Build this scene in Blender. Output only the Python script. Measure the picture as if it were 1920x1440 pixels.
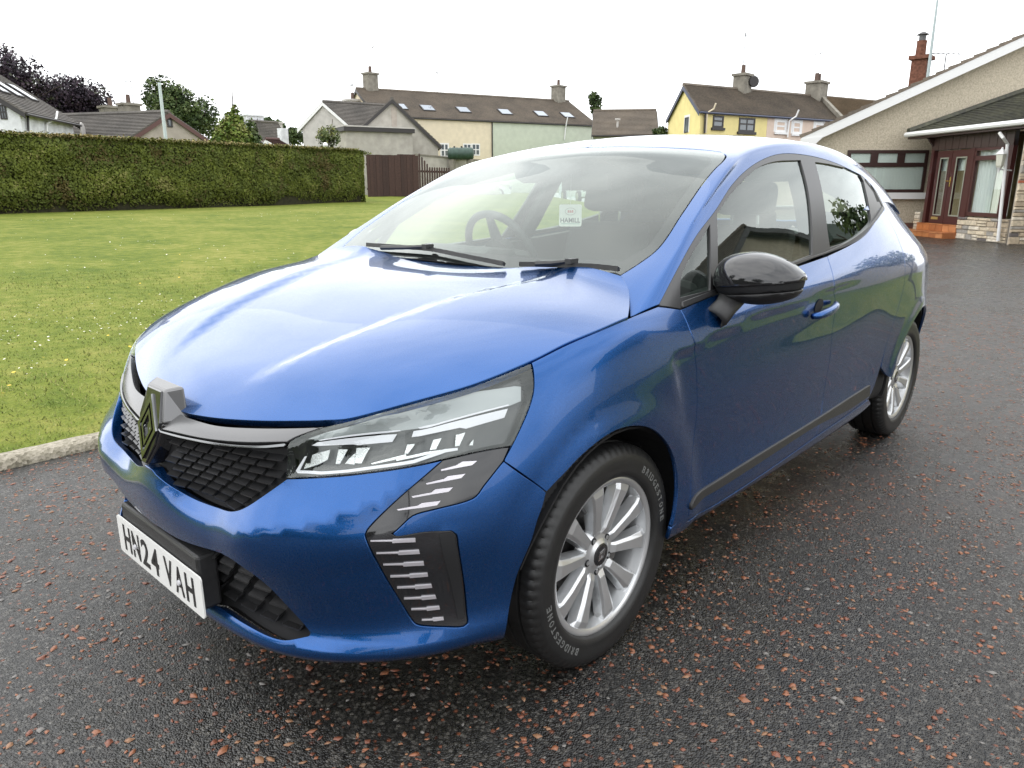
import bpy, bmesh, math, random
import numpy as np
from mathutils import Vector, Matrix
from mathutils.bvhtree import BVHTree
from mathutils.geometry import delaunay_2d_cdt

for _o in list(bpy.data.objects):
    bpy.data.objects.remove(_o)
scene = bpy.context.scene
COL = scene.collection
random.seed(7)
RNG = np.random.default_rng(7)

# ------------------------------------------------------------------ camera
CAM_POS = np.array([1.4714, 1.8527, 1.2625])
CAM_YAW, CAM_PITCH, CAM_F = 3.8889, 0.2639, 1378.27          # focal length in photo pixels (1920 wide)
CAM_FWD = np.array([math.cos(CAM_YAW) * math.cos(CAM_PITCH), math.sin(CAM_YAW) * math.cos(CAM_PITCH), -math.sin(CAM_PITCH)])
CAM_RIGHT = np.cross(CAM_FWD, [0, 0, 1]); CAM_RIGHT /= np.linalg.norm(CAM_RIGHT)
CAM_UP = np.cross(CAM_RIGHT, CAM_FWD)
cam_data = bpy.data.cameras.new('camera')
cam_data.sensor_width = 36.0
cam_data.lens = 36.0 * CAM_F / 1920.0
cam_data.clip_start = 0.05
cam_data.clip_end = 2000
cam = bpy.data.objects.new('camera', cam_data)
COL.objects.link(cam)
cam.matrix_world = Matrix(((CAM_RIGHT[0], CAM_UP[0], -CAM_FWD[0], CAM_POS[0]), (CAM_RIGHT[1], CAM_UP[1], -CAM_FWD[1], CAM_POS[1]), (CAM_RIGHT[2], CAM_UP[2], -CAM_FWD[2], CAM_POS[2]), (0, 0, 0, 1)))
scene.camera = cam

# ------------------------------------------------------------------ sky and light: bright overcast
SUN_EL, SUN_ROT = math.radians(52), math.radians(140)
world = bpy.data.worlds.new('World')
scene.world = world
world.use_nodes = True
_nt = world.node_tree
_nt.nodes.clear()
_out = _nt.nodes.new('ShaderNodeOutputWorld')
_bg = _nt.nodes.new('ShaderNodeBackground')
_sky = _nt.nodes.new('ShaderNodeTexSky')
_sky.sky_type = 'NISHITA'
_sky.sun_disc = False
_sky.sun_elevation = SUN_EL
_sky.sun_rotation = SUN_ROT
_tc = _nt.nodes.new('ShaderNodeTexCoord')
_map = _nt.nodes.new('ShaderNodeMapping')
_map.inputs['Scale'].default_value = (1.6, 1.6, 4.2)
_noise = _nt.nodes.new('ShaderNodeTexNoise')
_noise.inputs['Scale'].default_value = 1.7
_noise.inputs['Detail'].default_value = 6
_noise.inputs['Roughness'].default_value = 0.55
_ramp = _nt.nodes.new('ShaderNodeValToRGB')
_ramp.color_ramp.elements[0].position = 0.30
_ramp.color_ramp.elements[0].color = (11.5, 11.9, 12.3, 1)
_ramp.color_ramp.elements[1].position = 0.70
_ramp.color_ramp.elements[1].color = (20.0, 20.0, 19.9, 1)
_q = _ramp.color_ramp.elements.new(0.47)
_q.color = (15.6, 15.9, 16.2, 1)
_mix = _nt.nodes.new('ShaderNodeMix')
_mix.data_type = 'RGBA'
_mix.inputs[0].default_value = 0.93
_nt.links.new(_tc.outputs['Generated'], _map.inputs['Vector'])
_nt.links.new(_map.outputs['Vector'], _noise.inputs['Vector'])
_nt.links.new(_noise.outputs['Fac'], _ramp.inputs['Fac'])
_nt.links.new(_sky.outputs['Color'], _mix.inputs[6])
_nt.links.new(_ramp.outputs['Color'], _mix.inputs[7])
_nt.links.new(_mix.outputs[2], _bg.inputs['Color'])
_bg.inputs['Strength'].default_value = 0.1
_nt.links.new(_bg.outputs['Background'], _out.inputs['Surface'])
sun_data = bpy.data.lights.new('sun', 'SUN')
sun_data.energy = 0.8
sun_data.angle = math.radians(110)
sun_data.color = (1.0, 0.97, 0.92)
sun = bpy.data.objects.new('sun', sun_data)
COL.objects.link(sun)
_sd = Vector((math.sin(SUN_ROT) * math.cos(SUN_EL), math.cos(SUN_ROT) * math.cos(SUN_EL), math.sin(SUN_EL)))
sun.rotation_euler = _sd.to_track_quat('Z', 'Y').to_euler()
scene.view_settings.view_transform = 'Standard'
scene.view_settings.look = 'None'
scene.view_settings.exposure = 0.56
scene.view_settings.gamma = 1.0
scene.view_settings.use_curve_mapping = False
scene.cycles.max_bounces = 10
scene.cycles.transparent_max_bounces = 16
scene.cycles.transmission_bounces = 8
scene.cycles.caustics_reflective = False
scene.cycles.caustics_refractive = False

# ------------------------------------------------------------------ helpers: photo rays
def ray(px, py):
    d = CAM_FWD + CAM_RIGHT * ((px - 960) / CAM_F) - CAM_UP * ((py - 720) / CAM_F)
    return d / np.linalg.norm(d)

def hit_plane(px, py, n, c):
    """point where the sight line through a photo pixel meets the plane n.p = c"""
    n = np.asarray(n, float)
    d = ray(px, py)
    return CAM_POS + d * ((c - n @ CAM_POS) / (n @ d))

def ground_at(px, py, z=0.0):
    return hit_plane(px, py, (0, 0, 1), z)

# ------------------------------------------------------------------ helpers: objects
def tag(o, label=None, cat=None, group=None, kind=None):
    if label: o['label'] = label
    if cat: o['category'] = cat
    if group: o['group'] = group
    if kind: o['kind'] = kind
    return o

def empty(name, loc=(0, 0, 0), rz=0.0, parent=None):
    o = bpy.data.objects.new(name, None)
    o.empty_display_size = 0.1
    o.location = loc
    o.rotation_euler = (0, 0, rz)
    COL.objects.link(o)
    if parent: o.parent = parent
    return o

def mesh_obj(name, verts, faces, mat=None, parent=None, smooth=False, normals=None, mats=None, fmat=None):
    me = bpy.data.meshes.new(name)
    me.from_pydata([tuple(map(float, v)) for v in verts], [], [tuple(map(int, f)) for f in faces])
    if mats:
        for m in mats: me.materials.append(m)
        if fmat is not None: me.polygons.foreach_set('material_index', np.asarray(fmat, np.int32))
    elif mat: me.materials.append(mat)
    if smooth or normals is not None:
        me.polygons.foreach_set('use_smooth', np.ones(len(me.polygons), bool))
    if normals is not None:
        me.normals_split_custom_set_from_vertices([tuple(map(float, n)) for n in normals])
    me.update()
    o = bpy.data.objects.new(name, me)
    COL.objects.link(o)
    if parent: o.parent = parent
    return o

def link_copy(src, loc=None, rot=None, parent=None, scale=None):
    o = src.copy()
    COL.objects.link(o)
    if loc is not None: o.location = loc
    if rot is not None: o.rotation_euler = rot
    if scale is not None: o.scale = scale
    if parent is not None: o.parent = parent
    return o

def copy_tree(src, loc, rz, label=None):
    o = link_copy(src, loc, (0, 0, rz))
    if label: o['label'] = label
    for ch in list(src.children):
        c = link_copy(ch, parent=o)
        for g in list(ch.children): link_copy(g, parent=c)
    return o

class MB:
    """collects simple solids and links them as one mesh"""
    def __init__(self): self.v, self.f = [], []
    def add(self, vs, fs):
        n = len(self.v)
        self.v += [tuple(p) for p in vs]
        self.f += [tuple(i + n for i in f) for f in fs]
        return self
    def box(self, c, s, R=None):
        x, y, z = s[0] / 2, s[1] / 2, s[2] / 2
        vs = np.array([(-x, -y, -z), (x, -y, -z), (x, y, -z), (-x, y, -z), (-x, -y, z), (x, -y, z), (x, y, z), (-x, y, z)])
        if R is not None: vs = vs @ np.asarray(R).T
        return self.add(vs + np.asarray(c), [(0, 3, 2, 1), (4, 5, 6, 7), (0, 1, 5, 4), (1, 2, 6, 5), (2, 3, 7, 6), (3, 0, 4, 7)])
    def hexa(self, a, b):
        """a: 4 points (loop), b: the 4 opposite points"""
        return self.add(list(a) + list(b), [(3, 2, 1, 0), (4, 5, 6, 7), (0, 1, 5, 4), (1, 2, 6, 5), (2, 3, 7, 6), (3, 0, 4, 7)])
    def prism(self, poly, d):
        """planar polygon extruded by vector d"""
        n = len(poly); P = [np.asarray(p, float) for p in poly]; d = np.asarray(d, float)
        return self.add(P + [p + d for p in P], [tuple(range(n - 1, -1, -1)), tuple(range(n, 2 * n))] + [(i, (i + 1) % n, n + (i + 1) % n, n + i) for i in range(n)])
    def tube(self, pts, r, n=8, caps=True):
        pts = [np.asarray(p, float) for p in pts]
        rr = r if hasattr(r, '__len__') else [r] * len(pts)
        base = len(self.v); up = None
        for i, p in enumerate(pts):
            t = pts[min(i + 1, len(pts) - 1)] - pts[max(i - 1, 0)]
            t = t / (np.linalg.norm(t) + 1e-12)
            if up is None:
                up = np.array([0, 0, 1.]) if abs(t[2]) < .9 else np.array([1., 0, 0])
            a = np.cross(t, up); a /= np.linalg.norm(a) + 1e-12
            up = np.cross(a, t)
            for k in range(n):
                w = 2 * math.pi * k / n
                self.v.append(tuple(p + rr[i] * (math.cos(w) * a + math.sin(w) * up)))
        for i in range(len(pts) - 1):
            for k in range(n):
                q = (k + 1) % n
                self.f.append((base + i * n + k, base + i * n + q, base + (i + 1) * n + q, base + (i + 1) * n + k))
        if caps:
            self.f.append(tuple(base + k for k in range(n - 1, -1, -1)))
            self.f.append(tuple(base + (len(pts) - 1) * n + k for k in range(n)))
        return self
    def build(self, name, mat=None, parent=None, smooth=False, bevel=0.0):
        o = mesh_obj(name, self.v, self.f, mat, parent, smooth)
        if bevel:
            m = o.modifiers.new('bevel', 'BEVEL'); m.width = bevel; m.segments = 2; m.limit_method = 'ANGLE'
        return o

def bezier_smooth(pts, step, closed=False):
    """centripetal Catmull-Rom through pts, resampled at about `step`"""
    P = np.asarray(pts, float)
    if len(P) < 3:
        n = max(1, int(math.ceil(np.linalg.norm(P[1] - P[0]) / step)))
        return np.array([P[0] + (P[1] - P[0]) * i / n for i in range(n + 1)])
    Q = np.vstack([2 * P[0] - P[1], P, 2 * P[-1] - P[-2]])
    out = []
    for i in range(1, len(Q) - 2):
        p0, p1, p2, p3 = Q[i - 1:i + 3]
        t1 = max(np.linalg.norm(p1 - p0), 1e-9) ** .5; t2 = t1 + max(np.linalg.norm(p2 - p1), 1e-9) ** .5; t3 = t2 + max(np.linalg.norm(p3 - p2), 1e-9) ** .5
        n = max(1, int(math.ceil(np.linalg.norm(p2 - p1) / step)))
        for k in range(n):
            t = t1 + (t2 - t1) * k / n
            a1 = (t1 - t) / t1 * p0 + t / t1 * p1
            a2 = (t2 - t) / (t2 - t1) * p1 + (t - t1) / (t2 - t1) * p2
            a3 = (t3 - t) / (t3 - t2) * p2 + (t - t2) / (t3 - t2) * p3
            b1 = (t2 - t) / t2 * a1 + t / t2 * a2
            b2 = (t3 - t) / (t3 - t1) * a2 + (t - t1) / (t3 - t1) * a3
            out.append((t2 - t) / (t2 - t1) * b1 + (t - t1) / (t2 - t1) * b2)
    out.append(P[-1])
    return np.array(out)

# ------------------------------------------------------------------ helpers: materials
def new_mat(name):
    m = bpy.data.materials.new(name)
    m.use_nodes = True
    nt = m.node_tree
    return m, nt, nt.nodes['Principled BSDF']

def N(nt, t, **kw):
    n = nt.nodes.new(t)
    for k, v in kw.items():
        if k in n.inputs: n.inputs[k].default_value = v
        else: setattr(n, k, v)
    return n

def simple(name, col, rough=.5, metal=0., spec=.5, coat=0., noise=0., nscale=20., bump=0., bscale=200.):
    m, nt, b = new_mat(name)
    b.inputs['Base Color'].default_value = (*col, 1)
    b.inputs['Roughness'].default_value = rough
    b.inputs['Metallic'].default_value = metal
    b.inputs['Specular IOR Level'].default_value = spec
    if coat:
        b.inputs['Coat Weight'].default_value = coat
        b.inputs['Coat Roughness'].default_value = .03
    tc = N(nt, 'ShaderNodeTexCoord')
    if noise:
        tn = N(nt, 'ShaderNodeTexNoise', Scale=nscale, Detail=5.)
        nt.links.new(tc.outputs['Object'], tn.inputs['Vector'])
        mr = N(nt, 'ShaderNodeMapRange'); mr.inputs['From Min'].default_value = .3; mr.inputs['From Max'].default_value = .7
        mr.inputs['To Min'].default_value = 1 - noise; mr.inputs['To Max'].default_value = 1 + noise
        nt.links.new(tn.outputs['Fac'], mr.inputs['Value'])
        mx = N(nt, 'ShaderNodeVectorMath', operation='SCALE')
        mx.inputs[0].default_value = col
        nt.links.new(mr.outputs['Result'], mx.inputs['Scale'])
        nt.links.new(mx.outputs['Vector'], b.inputs['Base Color'])
    if bump:
        tb = N(nt, 'ShaderNodeTexNoise', Scale=bscale, Detail=3.)
        nt.links.new(tc.outputs['Object'], tb.inputs['Vector'])
        bp = N(nt, 'ShaderNodeBump', Strength=bump, Distance=.004)
        nt.links.new(tb.outputs['Fac'], bp.inputs['Height'])
        nt.links.new(bp.outputs['Normal'], b.inputs['Normal'])
    return m
# ================================================================== the blue hatchback: master surfaces
# car axes: x forward from the front axle, y to the car's left, z up from the road
WB = 2.583

def bspline_eval(C, k):
    """C: (n,...) control points with one phantom already added at both ends; k samples per span"""
    n = len(C) - 3
    out = []
    for i in range(n):
        for j in range(k + (1 if i == n - 1 else 0)):
            t = j / k
            b = ((1 - t) ** 3 / 6, (3 * t ** 3 - 6 * t ** 2 + 4) / 6, (-3 * t ** 3 + 3 * t ** 2 + 3 * t + 1) / 6, t ** 3 / 6)
            out.append(b[0] * C[i] + b[1] * C[i + 1] + b[2] * C[i + 2] + b[3] * C[i + 3])
    return np.array(out)

MIR = np.array([1, -1, 1.])

def phantom(C, m0, m1):
    a = C[1] * MIR if m0 else 2 * C[0] - C[1]
    b = C[-2] * MIR if m1 else 2 * C[-1] - C[-2]
    return np.concatenate([a[None], C, b[None]])

def surf_eval(D, k, mu0=False, mu1=False, mv0=False, mv1=False, sharp=3):
    """smooth bicubic surface close to the net D[u][v]; m** mirror the tangent at that border"""
    D = np.asarray(D, float)
    C = D.copy()
    def ev(C, k):
        A = bspline_eval(phantom(C, mu0, mu1), k)
        A = np.swapaxes(A, 0, 1)
        A = bspline_eval(phantom(A, mv0, mv1), k)
        return np.swapaxes(A, 0, 1)
    for _ in range(sharp):
        C = C + (D - ev(C, 1)[:D.shape[0], :D.shape[1]]) * .85
    return ev(C, k)

class Surf:
    def __init__(self, G, flip=False):
        """G: (nu,nv,3) sampled grid"""
        self.G = G
        nu, nv = G.shape[:2]
        du = np.gradient(G, axis=0); dv = np.gradient(G, axis=1)
        n = np.cross(du, dv); n /= np.linalg.norm(n, axis=2, keepdims=True) + 1e-12
        if flip: n = -n
        self.V = G.reshape(-1, 3); self.NRM = n.reshape(-1, 3)
        F = []
        for i in range(nu - 1):
            for j in range(nv - 1):
                a = i * nv + j
                F.append((a, a + nv, a + nv + 1)); F.append((a, a + nv + 1, a + 1))
        self.F = np.array(F)
        self.bvh = BVHTree.FromPolygons([tuple(v) for v in self.V], [tuple(map(int, f)) for f in F])
    def _nrm(self, loc, idx):
        a, b, c = self.F[idx]
        A, B, C = self.V[a], self.V[b], self.V[c]
        v0, v1, v2 = B - A, C - A, np.asarray(loc) - A
        d00, d01, d11, d20, d21 = v0 @ v0, v0 @ v1, v1 @ v1, v2 @ v0, v2 @ v1
        den = d00 * d11 - d01 * d01 + 1e-18
        v = (d11 * d20 - d01 * d21) / den; w = (d00 * d21 - d01 * d20) / den
        n = (1 - v - w) * self.NRM[a] + v * self.NRM[b] + w * self.NRM[c]
        return n / (np.linalg.norm(n) + 1e-12)
    def cast(self, o, d, both=False):
        h = self.bvh.ray_cast(Vector(o), Vector(d))
        if h[0] is None and both: h = self.bvh.ray_cast(Vector(o), -Vector(d))
        if h[0] is None: return None
        return np.array(h[0]), self._nrm(h[0], h[2])
    def near(self, p):
        h = self.bvh.find_nearest(Vector(p))
        return np.array(h[0]), self._nrm(h[0], h[2])
    def pix(self, px, py):
        d = ray(px, py)
        h = self.cast(CAM_POS, d)
        if h is None:
            best = min((self.near(CAM_POS + d * t) + (t,) for t in np.linspace(1.0, 6.5, 120)), key=lambda q: np.linalg.norm(q[0] - CAM_POS - d * q[2]))
            return best[0], best[1]
        return h

# ---- flank, nose and tail: stations run from the nose round the corner and along the side to the tail
_SIDE = [
 # R0 lower edge
 [(.745,0,.17),(.742,.18,.17),(.72,.35,.17),(.668,.475,.172),(.578,.585,.175),(.462,.672,.18),(.35,.72,.185),(.25,.74,.18),(.15,.745,.19),(0,.75,.2),(-.25,.775,.215),(-.6,.79,.215),(-1.05,.79,.215),(-1.5,.79,.215),(-1.95,.785,.22),(-2.3,.77,.22),(-2.6,.77,.21),(-2.85,.75,.21),(-3.02,.68,.22),(-3.12,.45,.23),(-3.14,0,.23)],
 [(.812,0,.238),(.810,.18,.238),(.795,.365,.240),(.757,.515,.244),(.682,.635,.248),(.572,.738,.252),(.452,.798,.255),(.33,.832,.258),(.18,.82,.25),(0,.83,.25),(-.25,.845,.262),(-.6,.855,.262),(-1.05,.857,.262),(-1.5,.857,.262),(-1.95,.852,.265),(-2.3,.85,.27),(-2.6,.835,.27),(-2.85,.77,.27),(-3.06,.69,.28),(-3.17,.48,.28),(-3.2,0,.28)],
 [(.785,0,.288),(.784,.18,.288),(.767,.362,.291),(.724,.508,.297),(.655,.628,.306),(.552,.734,.317),(.445,.797,.325),(.33,.836,.335),(.19,.86,.345),(0,.868,.345),(-.25,.866,.345),(-.6,.872,.345),(-1.05,.872,.345),(-1.5,.872,.345),(-1.95,.87,.345),(-2.3,.875,.36),(-2.6,.862,.36),(-2.86,.795,.36),(-3.08,.71,.37),(-3.2,.5,.37),(-3.23,0,.37)],
 [(.824,0,.40),(.816,.18,.40),(.795,.37,.405),(.750,.52,.410),(.676,.632,.418),(.570,.732,.428),(.456,.802,.438),(.335,.850,.445),(.19,.872,.45),(0,.88,.45),(-.25,.864,.45),(-.6,.860,.45),(-1.05,.860,.45),(-1.5,.860,.45),(-1.95,.866,.45),(-2.3,.88,.47),(-2.6,.872,.47),(-2.87,.808,.47),(-3.09,.72,.47),(-3.21,.5,.47),(-3.24,0,.47)],
 [(.838,0,.515),(.823,.18,.498),(.801,.365,.505),(.758,.508,.512),(.692,.622,.52),(.597,.723,.525),(.475,.80,.525),(.335,.857,.54),(.19,.877,.56),(0,.887,.58),(-.25,.872,.58),(-.6,.866,.58),(-1.05,.866,.58),(-1.5,.868,.58),(-1.95,.874,.58),(-2.3,.887,.6),(-2.6,.880,.6),(-2.87,.822,.6),(-3.08,.735,.6),(-3.2,.5,.6),(-3.22,0,.6)],
 [(.828,0,.572),(.790,.18,.540),(.772,.36,.560),(.733,.49,.585),(.675,.60,.58),(.585,.70,.595),(.46,.79,.62),(.325,.853,.64),(.185,.878,.665),(0,.893,.685),(-.25,.882,.70),(-.6,.876,.70),(-1.05,.877,.70),(-1.5,.879,.70),(-1.95,.884,.71),(-2.3,.891,.73),(-2.6,.876,.73),(-2.86,.826,.73),(-3.06,.745,.73),(-3.17,.5,.73),(-3.19,0,.73)],
 [(.824,0,.63),(.790,.18,.615),(.758,.35,.628),(.713,.475,.64),(.65,.59,.655),(.555,.69,.675),(.44,.775,.70),(.315,.84,.725),(.18,.87,.75),(0,.889,.77),(-.25,.889,.79),(-.6,.886,.80),(-1.05,.887,.80),(-1.5,.889,.805),(-1.95,.891,.82),(-2.3,.885,.835),(-2.6,.866,.84),(-2.85,.820,.84),(-3.03,.745,.84),(-3.13,.5,.84),(-3.15,0,.84)],
 [(.803,0,.69),(.79,.18,.693),(.745,.35,.70),(.69,.47,.715),(.62,.585,.735),(.515,.685,.77),(.40,.763,.805),(.285,.82,.835),(.165,.848,.86),(0,.872,.87),(-.25,.878,.87),(-.6,.887,.88),(-1.05,.890,.90),(-1.5,.889,.915),(-1.95,.882,.925),(-2.3,.868,.935),(-2.6,.842,.94),(-2.82,.795,.94),(-2.98,.72,.945),(-3.08,.48,.95),(-3.1,0,.95)],
 [(.74,0,.728),(.735,.18,.728),(.69,.35,.746),(.64,.51,.767),(.575,.62,.795),(.46,.71,.828),(.34,.768,.862),(.22,.803,.897),(.12,.82,.92),(-.02,.835,.943),(-.25,.835,.945),(-.6,.836,.957),(-1.05,.828,.985),(-1.5,.813,1.02),(-1.95,.782,1.07),(-2.3,.755,1.09),(-2.6,.725,1.09),(-2.8,.68,1.08),(-2.93,.61,1.07),(-3.02,.4,1.06),(-3.03,0,1.06)],
 [(.68,0,.745),(.68,.17,.745),(.635,.33,.765),(.585,.48,.785),(.52,.585,.812),(.415,.67,.845),(.30,.72,.878),(.19,.75,.91),(.10,.765,.93),(-.04,.78,.95),(-.25,.785,.985),(-.6,.795,1.01),(-1.05,.785,1.04),(-1.5,.765,1.09),(-1.95,.712,1.19),(-2.3,.680,1.22),(-2.55,.645,1.22),(-2.7,.605,1.2),(-2.8,.54,1.18),(-2.88,.35,1.18),(-2.89,0,1.18)],
]
_SG = surf_eval(np.swapaxes(np.array(_SIDE), 0, 1), 16, mu0=True, mu1=True)
SIDE = Surf(_SG, flip=False)
# pressed detail: the hollow under the shoulder line that starts behind the front wheel, and the flared arch lips
_cr = np.array([SIDE.pix(*q)[0] for q in [(1251,672),(1276,659),(1303,645),(1360,616),(1440,578),(1513,556),(1565,536),(1640,505),(1697,478)]])
_o = np.argsort(_cr[:, 0])
_zc = np.interp(_SG[..., 0], _cr[_o, 0], _cr[_o, 2])
def _ss(a, b, x):
    t = np.clip((x - a) / (b - a), 0, 1)
    return t * t * (3 - 2 * t)
_dz = _zc - _SG[..., 2]
_xs = _cr[0, 0] - .5 * np.maximum(_dz, 0) - .0
_hol = _ss(0, .022, _dz) * (1 - _ss(.06, .26, _dz)) * _ss(.0, .055, _xs - _SG[..., 0]) * (1 - _ss(1.3, 2.0, -_SG[..., 0]))
# crease of the nose: from under the grille out to the lamp; the panel above it leans back
_cn = np.array([SIDE.pix(*q)[0] for q in [(440,1008),(500,1000),(560,987),(630,968),(700,948),(770,912),(832,868)]])
_ang = np.arctan2(_SG[..., 1], _SG[..., 0] + .2); _ca = np.arctan2(_cn[:, 1], _cn[:, 0] + .2)
_zn = np.interp(_ang, _ca, _cn[:, 2]) - _SG[..., 2]
_tent = np.clip(1 - np.where(_zn < 0, -_zn / .10, _zn / .13), 0, 1)
_tent = _tent * _ss(_ca[0] - .10, _ca[0] + .06, _ang) * (1 - _ss(_ca[-1] - .10, _ca[-1] + .12, _ang)) * (_SG[..., 0] > 0)
_rF = np.hypot(_SG[..., 0], _SG[..., 2] - .31); _rR = np.hypot(_SG[..., 0] + WB, _SG[..., 2] - .31)
_flare = (1 - _ss(.37, .455, _rF)) + (1 - _ss(.37, .45, _rR)) * (_SG[..., 0] > -3.2)
_ny = SIDE.NRM.reshape(_SG.shape)
_SG = _SG + _ny * (.019 * _tent - .011 * _hol + .009 * _flare * (_SG[..., 1] > .6))[..., None]
SIDE = Surf(_SG, flip=False)

# ---- bonnet
_bx = [.80,.765,.735,.70,.65,.60,.5,.4,.25,.1,-.05,-.2,-.35]
_by = [0,.12,.25,.40,.55,.70,.85]
_bz = [[.665,.664,.65,.63,.59,.54,.47],[.71,.709,.692,.668,.64,.60,.53],[.742,.741,.716,.70,.67,.63,.57],[.776,.775,.758,.735,.70,.66,.60],[.81,.81,.803,.775,.738,.70,.65],[.836,.835,.829,.815,.785,.742,.69],
       [.876,.876,.872,.861,.842,.803,.75],[.911,.911,.909,.901,.885,.857,.80],[.953,.953,.952,.946,.931,.907,.866],[.984,.984,.985,.981,.968,.945,.915],[1.004,1.005,1.008,1.008,.998,.976,.946],
       [1.013,1.015,1.02,1.022,1.017,1.0,.97],[1.016,1.018,1.024,1.028,1.025,1.01,.985]]
# fair the measured heights with one low-order surface so the panel carries no waves
_fx, _fy, _fz, _fw = [], [], [], []
for _x, _row in zip(_bx, _bz):
    for _y, _z in zip(_by, _row):
        if -.30 < _x < .75: _fx.append(_x); _fy.append(_y); _fz.append(_z); _fw.append(1.)
for _x, _y, _z in [(.731,.213,.731),(.697,.34,.744),(.66,.45,.758),(.607,.58,.78),(.523,.668,.814),(.408,.74,.846),(.267,.795,.884),(.171,.815,.911),(.05,.83,.933),(-.045,.84,.95),(.745,.1,.735),(.75,0,.735)]:
    _fx.append(_x); _fy.append(_y); _fz.append(_z); _fw.append(5.)
_PW = [(i, 0) for i in range(7)] + [(i, 2) for i in range(5)] + [(i, 4) for i in range(4)]
_fx, _fy, _fw = map(np.array, (_fx, _fy, _fw))
_A = np.stack([(_fx - .3) ** i * _fy ** j for i, j in _PW], 1)
_cf = np.linalg.lstsq(_A * _fw[:, None], np.array(_fz) * _fw, rcond=None)[0]
_gx, _gy = np.meshgrid(np.linspace(.78, -.34, 130), np.linspace(0, .86, 76), indexing='ij')
_H = np.stack([_gx, _gy, sum(c * (_gx - .3) ** i * _gy ** j for c, (i, j) in zip(_cf, _PW))], 2)
print('bonnet fit error', np.abs(_A @ _cf - np.array(_fz))[_fw > 2].round(3))
def _ss(a, b, x):
    t = np.clip((x - a) / (b - a), 0, 1)
    return t * t * (3 - 2 * t)
_yr = np.interp(-_H[..., 0], [-.7, -.6, -.4, -.15, .1, .25], [.20, .25, .33, .395, .47, .50])
_H[..., 2] -= .015 * (1 - _ss(-.045, .018, _H[..., 1] - _yr)) * _ss(.70, .50, _H[..., 0]) * (1 - .6 * _ss(0, -.3, _H[..., 0]))
_H = np.concatenate([(_H * MIR)[:, :0:-1], _H], axis=1)
BONNET = Surf(_H, flip=True)

# ---- greenhouse: windscreen, roof, side glass, rear window
_g6 = [(-.07,0,.945),(-.20,0,1.015),(-.34,0,1.095),(-.50,0,1.185),(-.68,0,1.28),(-.83,0,1.352),(-.96,0,1.408),(-1.3,0,1.466),(-1.7,0,1.475),(-2.1,0,1.452),(-2.45,0,1.405),(-2.72,0,1.35),(-2.86,0,1.2),(-3.0,0,1.03)]
_g5 = [(-.085,.37,.94),(-.215,.37,1.012),(-.355,.375,1.09),(-.515,.37,1.18),(-.69,.36,1.272),(-.84,.35,1.344),(-.97,.345,1.397),(-1.3,.34,1.454),(-1.7,.34,1.462),(-2.1,.33,1.438),(-2.45,.32,1.392),(-2.71,.31,1.338),(-2.85,.32,1.2),(-2.98,.35,1.03)]
_g4 = [(-.12,.66,.95),(-.25,.68,1.02),(-.385,.70,1.087),(-.545,.687,1.179),(-.725,.655,1.274),(-.875,.632,1.343),(-1.0,.60,1.378),(-1.3,.575,1.427),(-1.7,.565,1.437),(-2.1,.55,1.414),(-2.42,.53,1.367),(-2.66,.50,1.312),(-2.8,.52,1.18),(-2.92,.56,1.04)]
def _yw(x, z):
    return .832 - .40 * (z - .95) - .12 * (z - .95) ** 2 - .055 * max(0, -x - 1.55) ** 2
_s2 = [None] * 14
for _i, (_px, _py) in {1: (1240, 566), 2: (1273, 500.5), 3: (1310, 437), 4: (1350, 381), 5: (1385, 334), 6: (1425, 302)}.items():
    _y = .78
    for _ in range(12):
        _p = hit_plane(_px, _py, (0, 1, 0), _y); _y = _yw(_p[0], _p[2])
    _s2[_i] = tuple(_p)
_s2[0] = tuple(2 * np.array(_s2[1]) - np.array(_s2[2]))
for _i, (_x, _z) in {7: (-1.42, 1.368), 8: (-1.75, 1.37), 9: (-2.1, 1.335), 10: (-2.4, 1.27), 11: (-2.6, 1.2), 12: (-2.74, 1.12), 13: (-2.86, 1.02)}.items():
    _s2[_i] = (_x, _yw(_x, _z), _z)
_g3 = []
for _i in range(14):
    _a, _b = np.array(_g4[_i]), np.array(_s2[_i])
    _m = .48 * _a + .52 * _b
    _out = np.array([.25 if _i < 6 else 0, .75, .65]); _out /= np.linalg.norm(_out)
    _g3.append(tuple(_m + _out * (.011 if _i < 7 else .012)))
_g1 = [(p[0], _yw(p[0], p[2] - .15), p[2] - .15) for p in _s2]
_g0 = [(p[0], _yw(p[0], p[2] - .36) - .01, p[2] - .36) for p in _s2]
_gh = np.swapaxes(np.array([_g6, _g5, _g4, _g3, _s2, _g1, _g0]), 0, 1)
GREEN = Surf(surf_eval(_gh, 18, mv0=True, sharp=2), flip=True)
_gg = np.concatenate([(GREEN.G * MIR)[:, :0:-1], GREEN.G], axis=1)
GREENW = Surf(_gg, flip=True)
for _s in (SIDE, BONNET, GREEN, GREENW):
    pass

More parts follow.
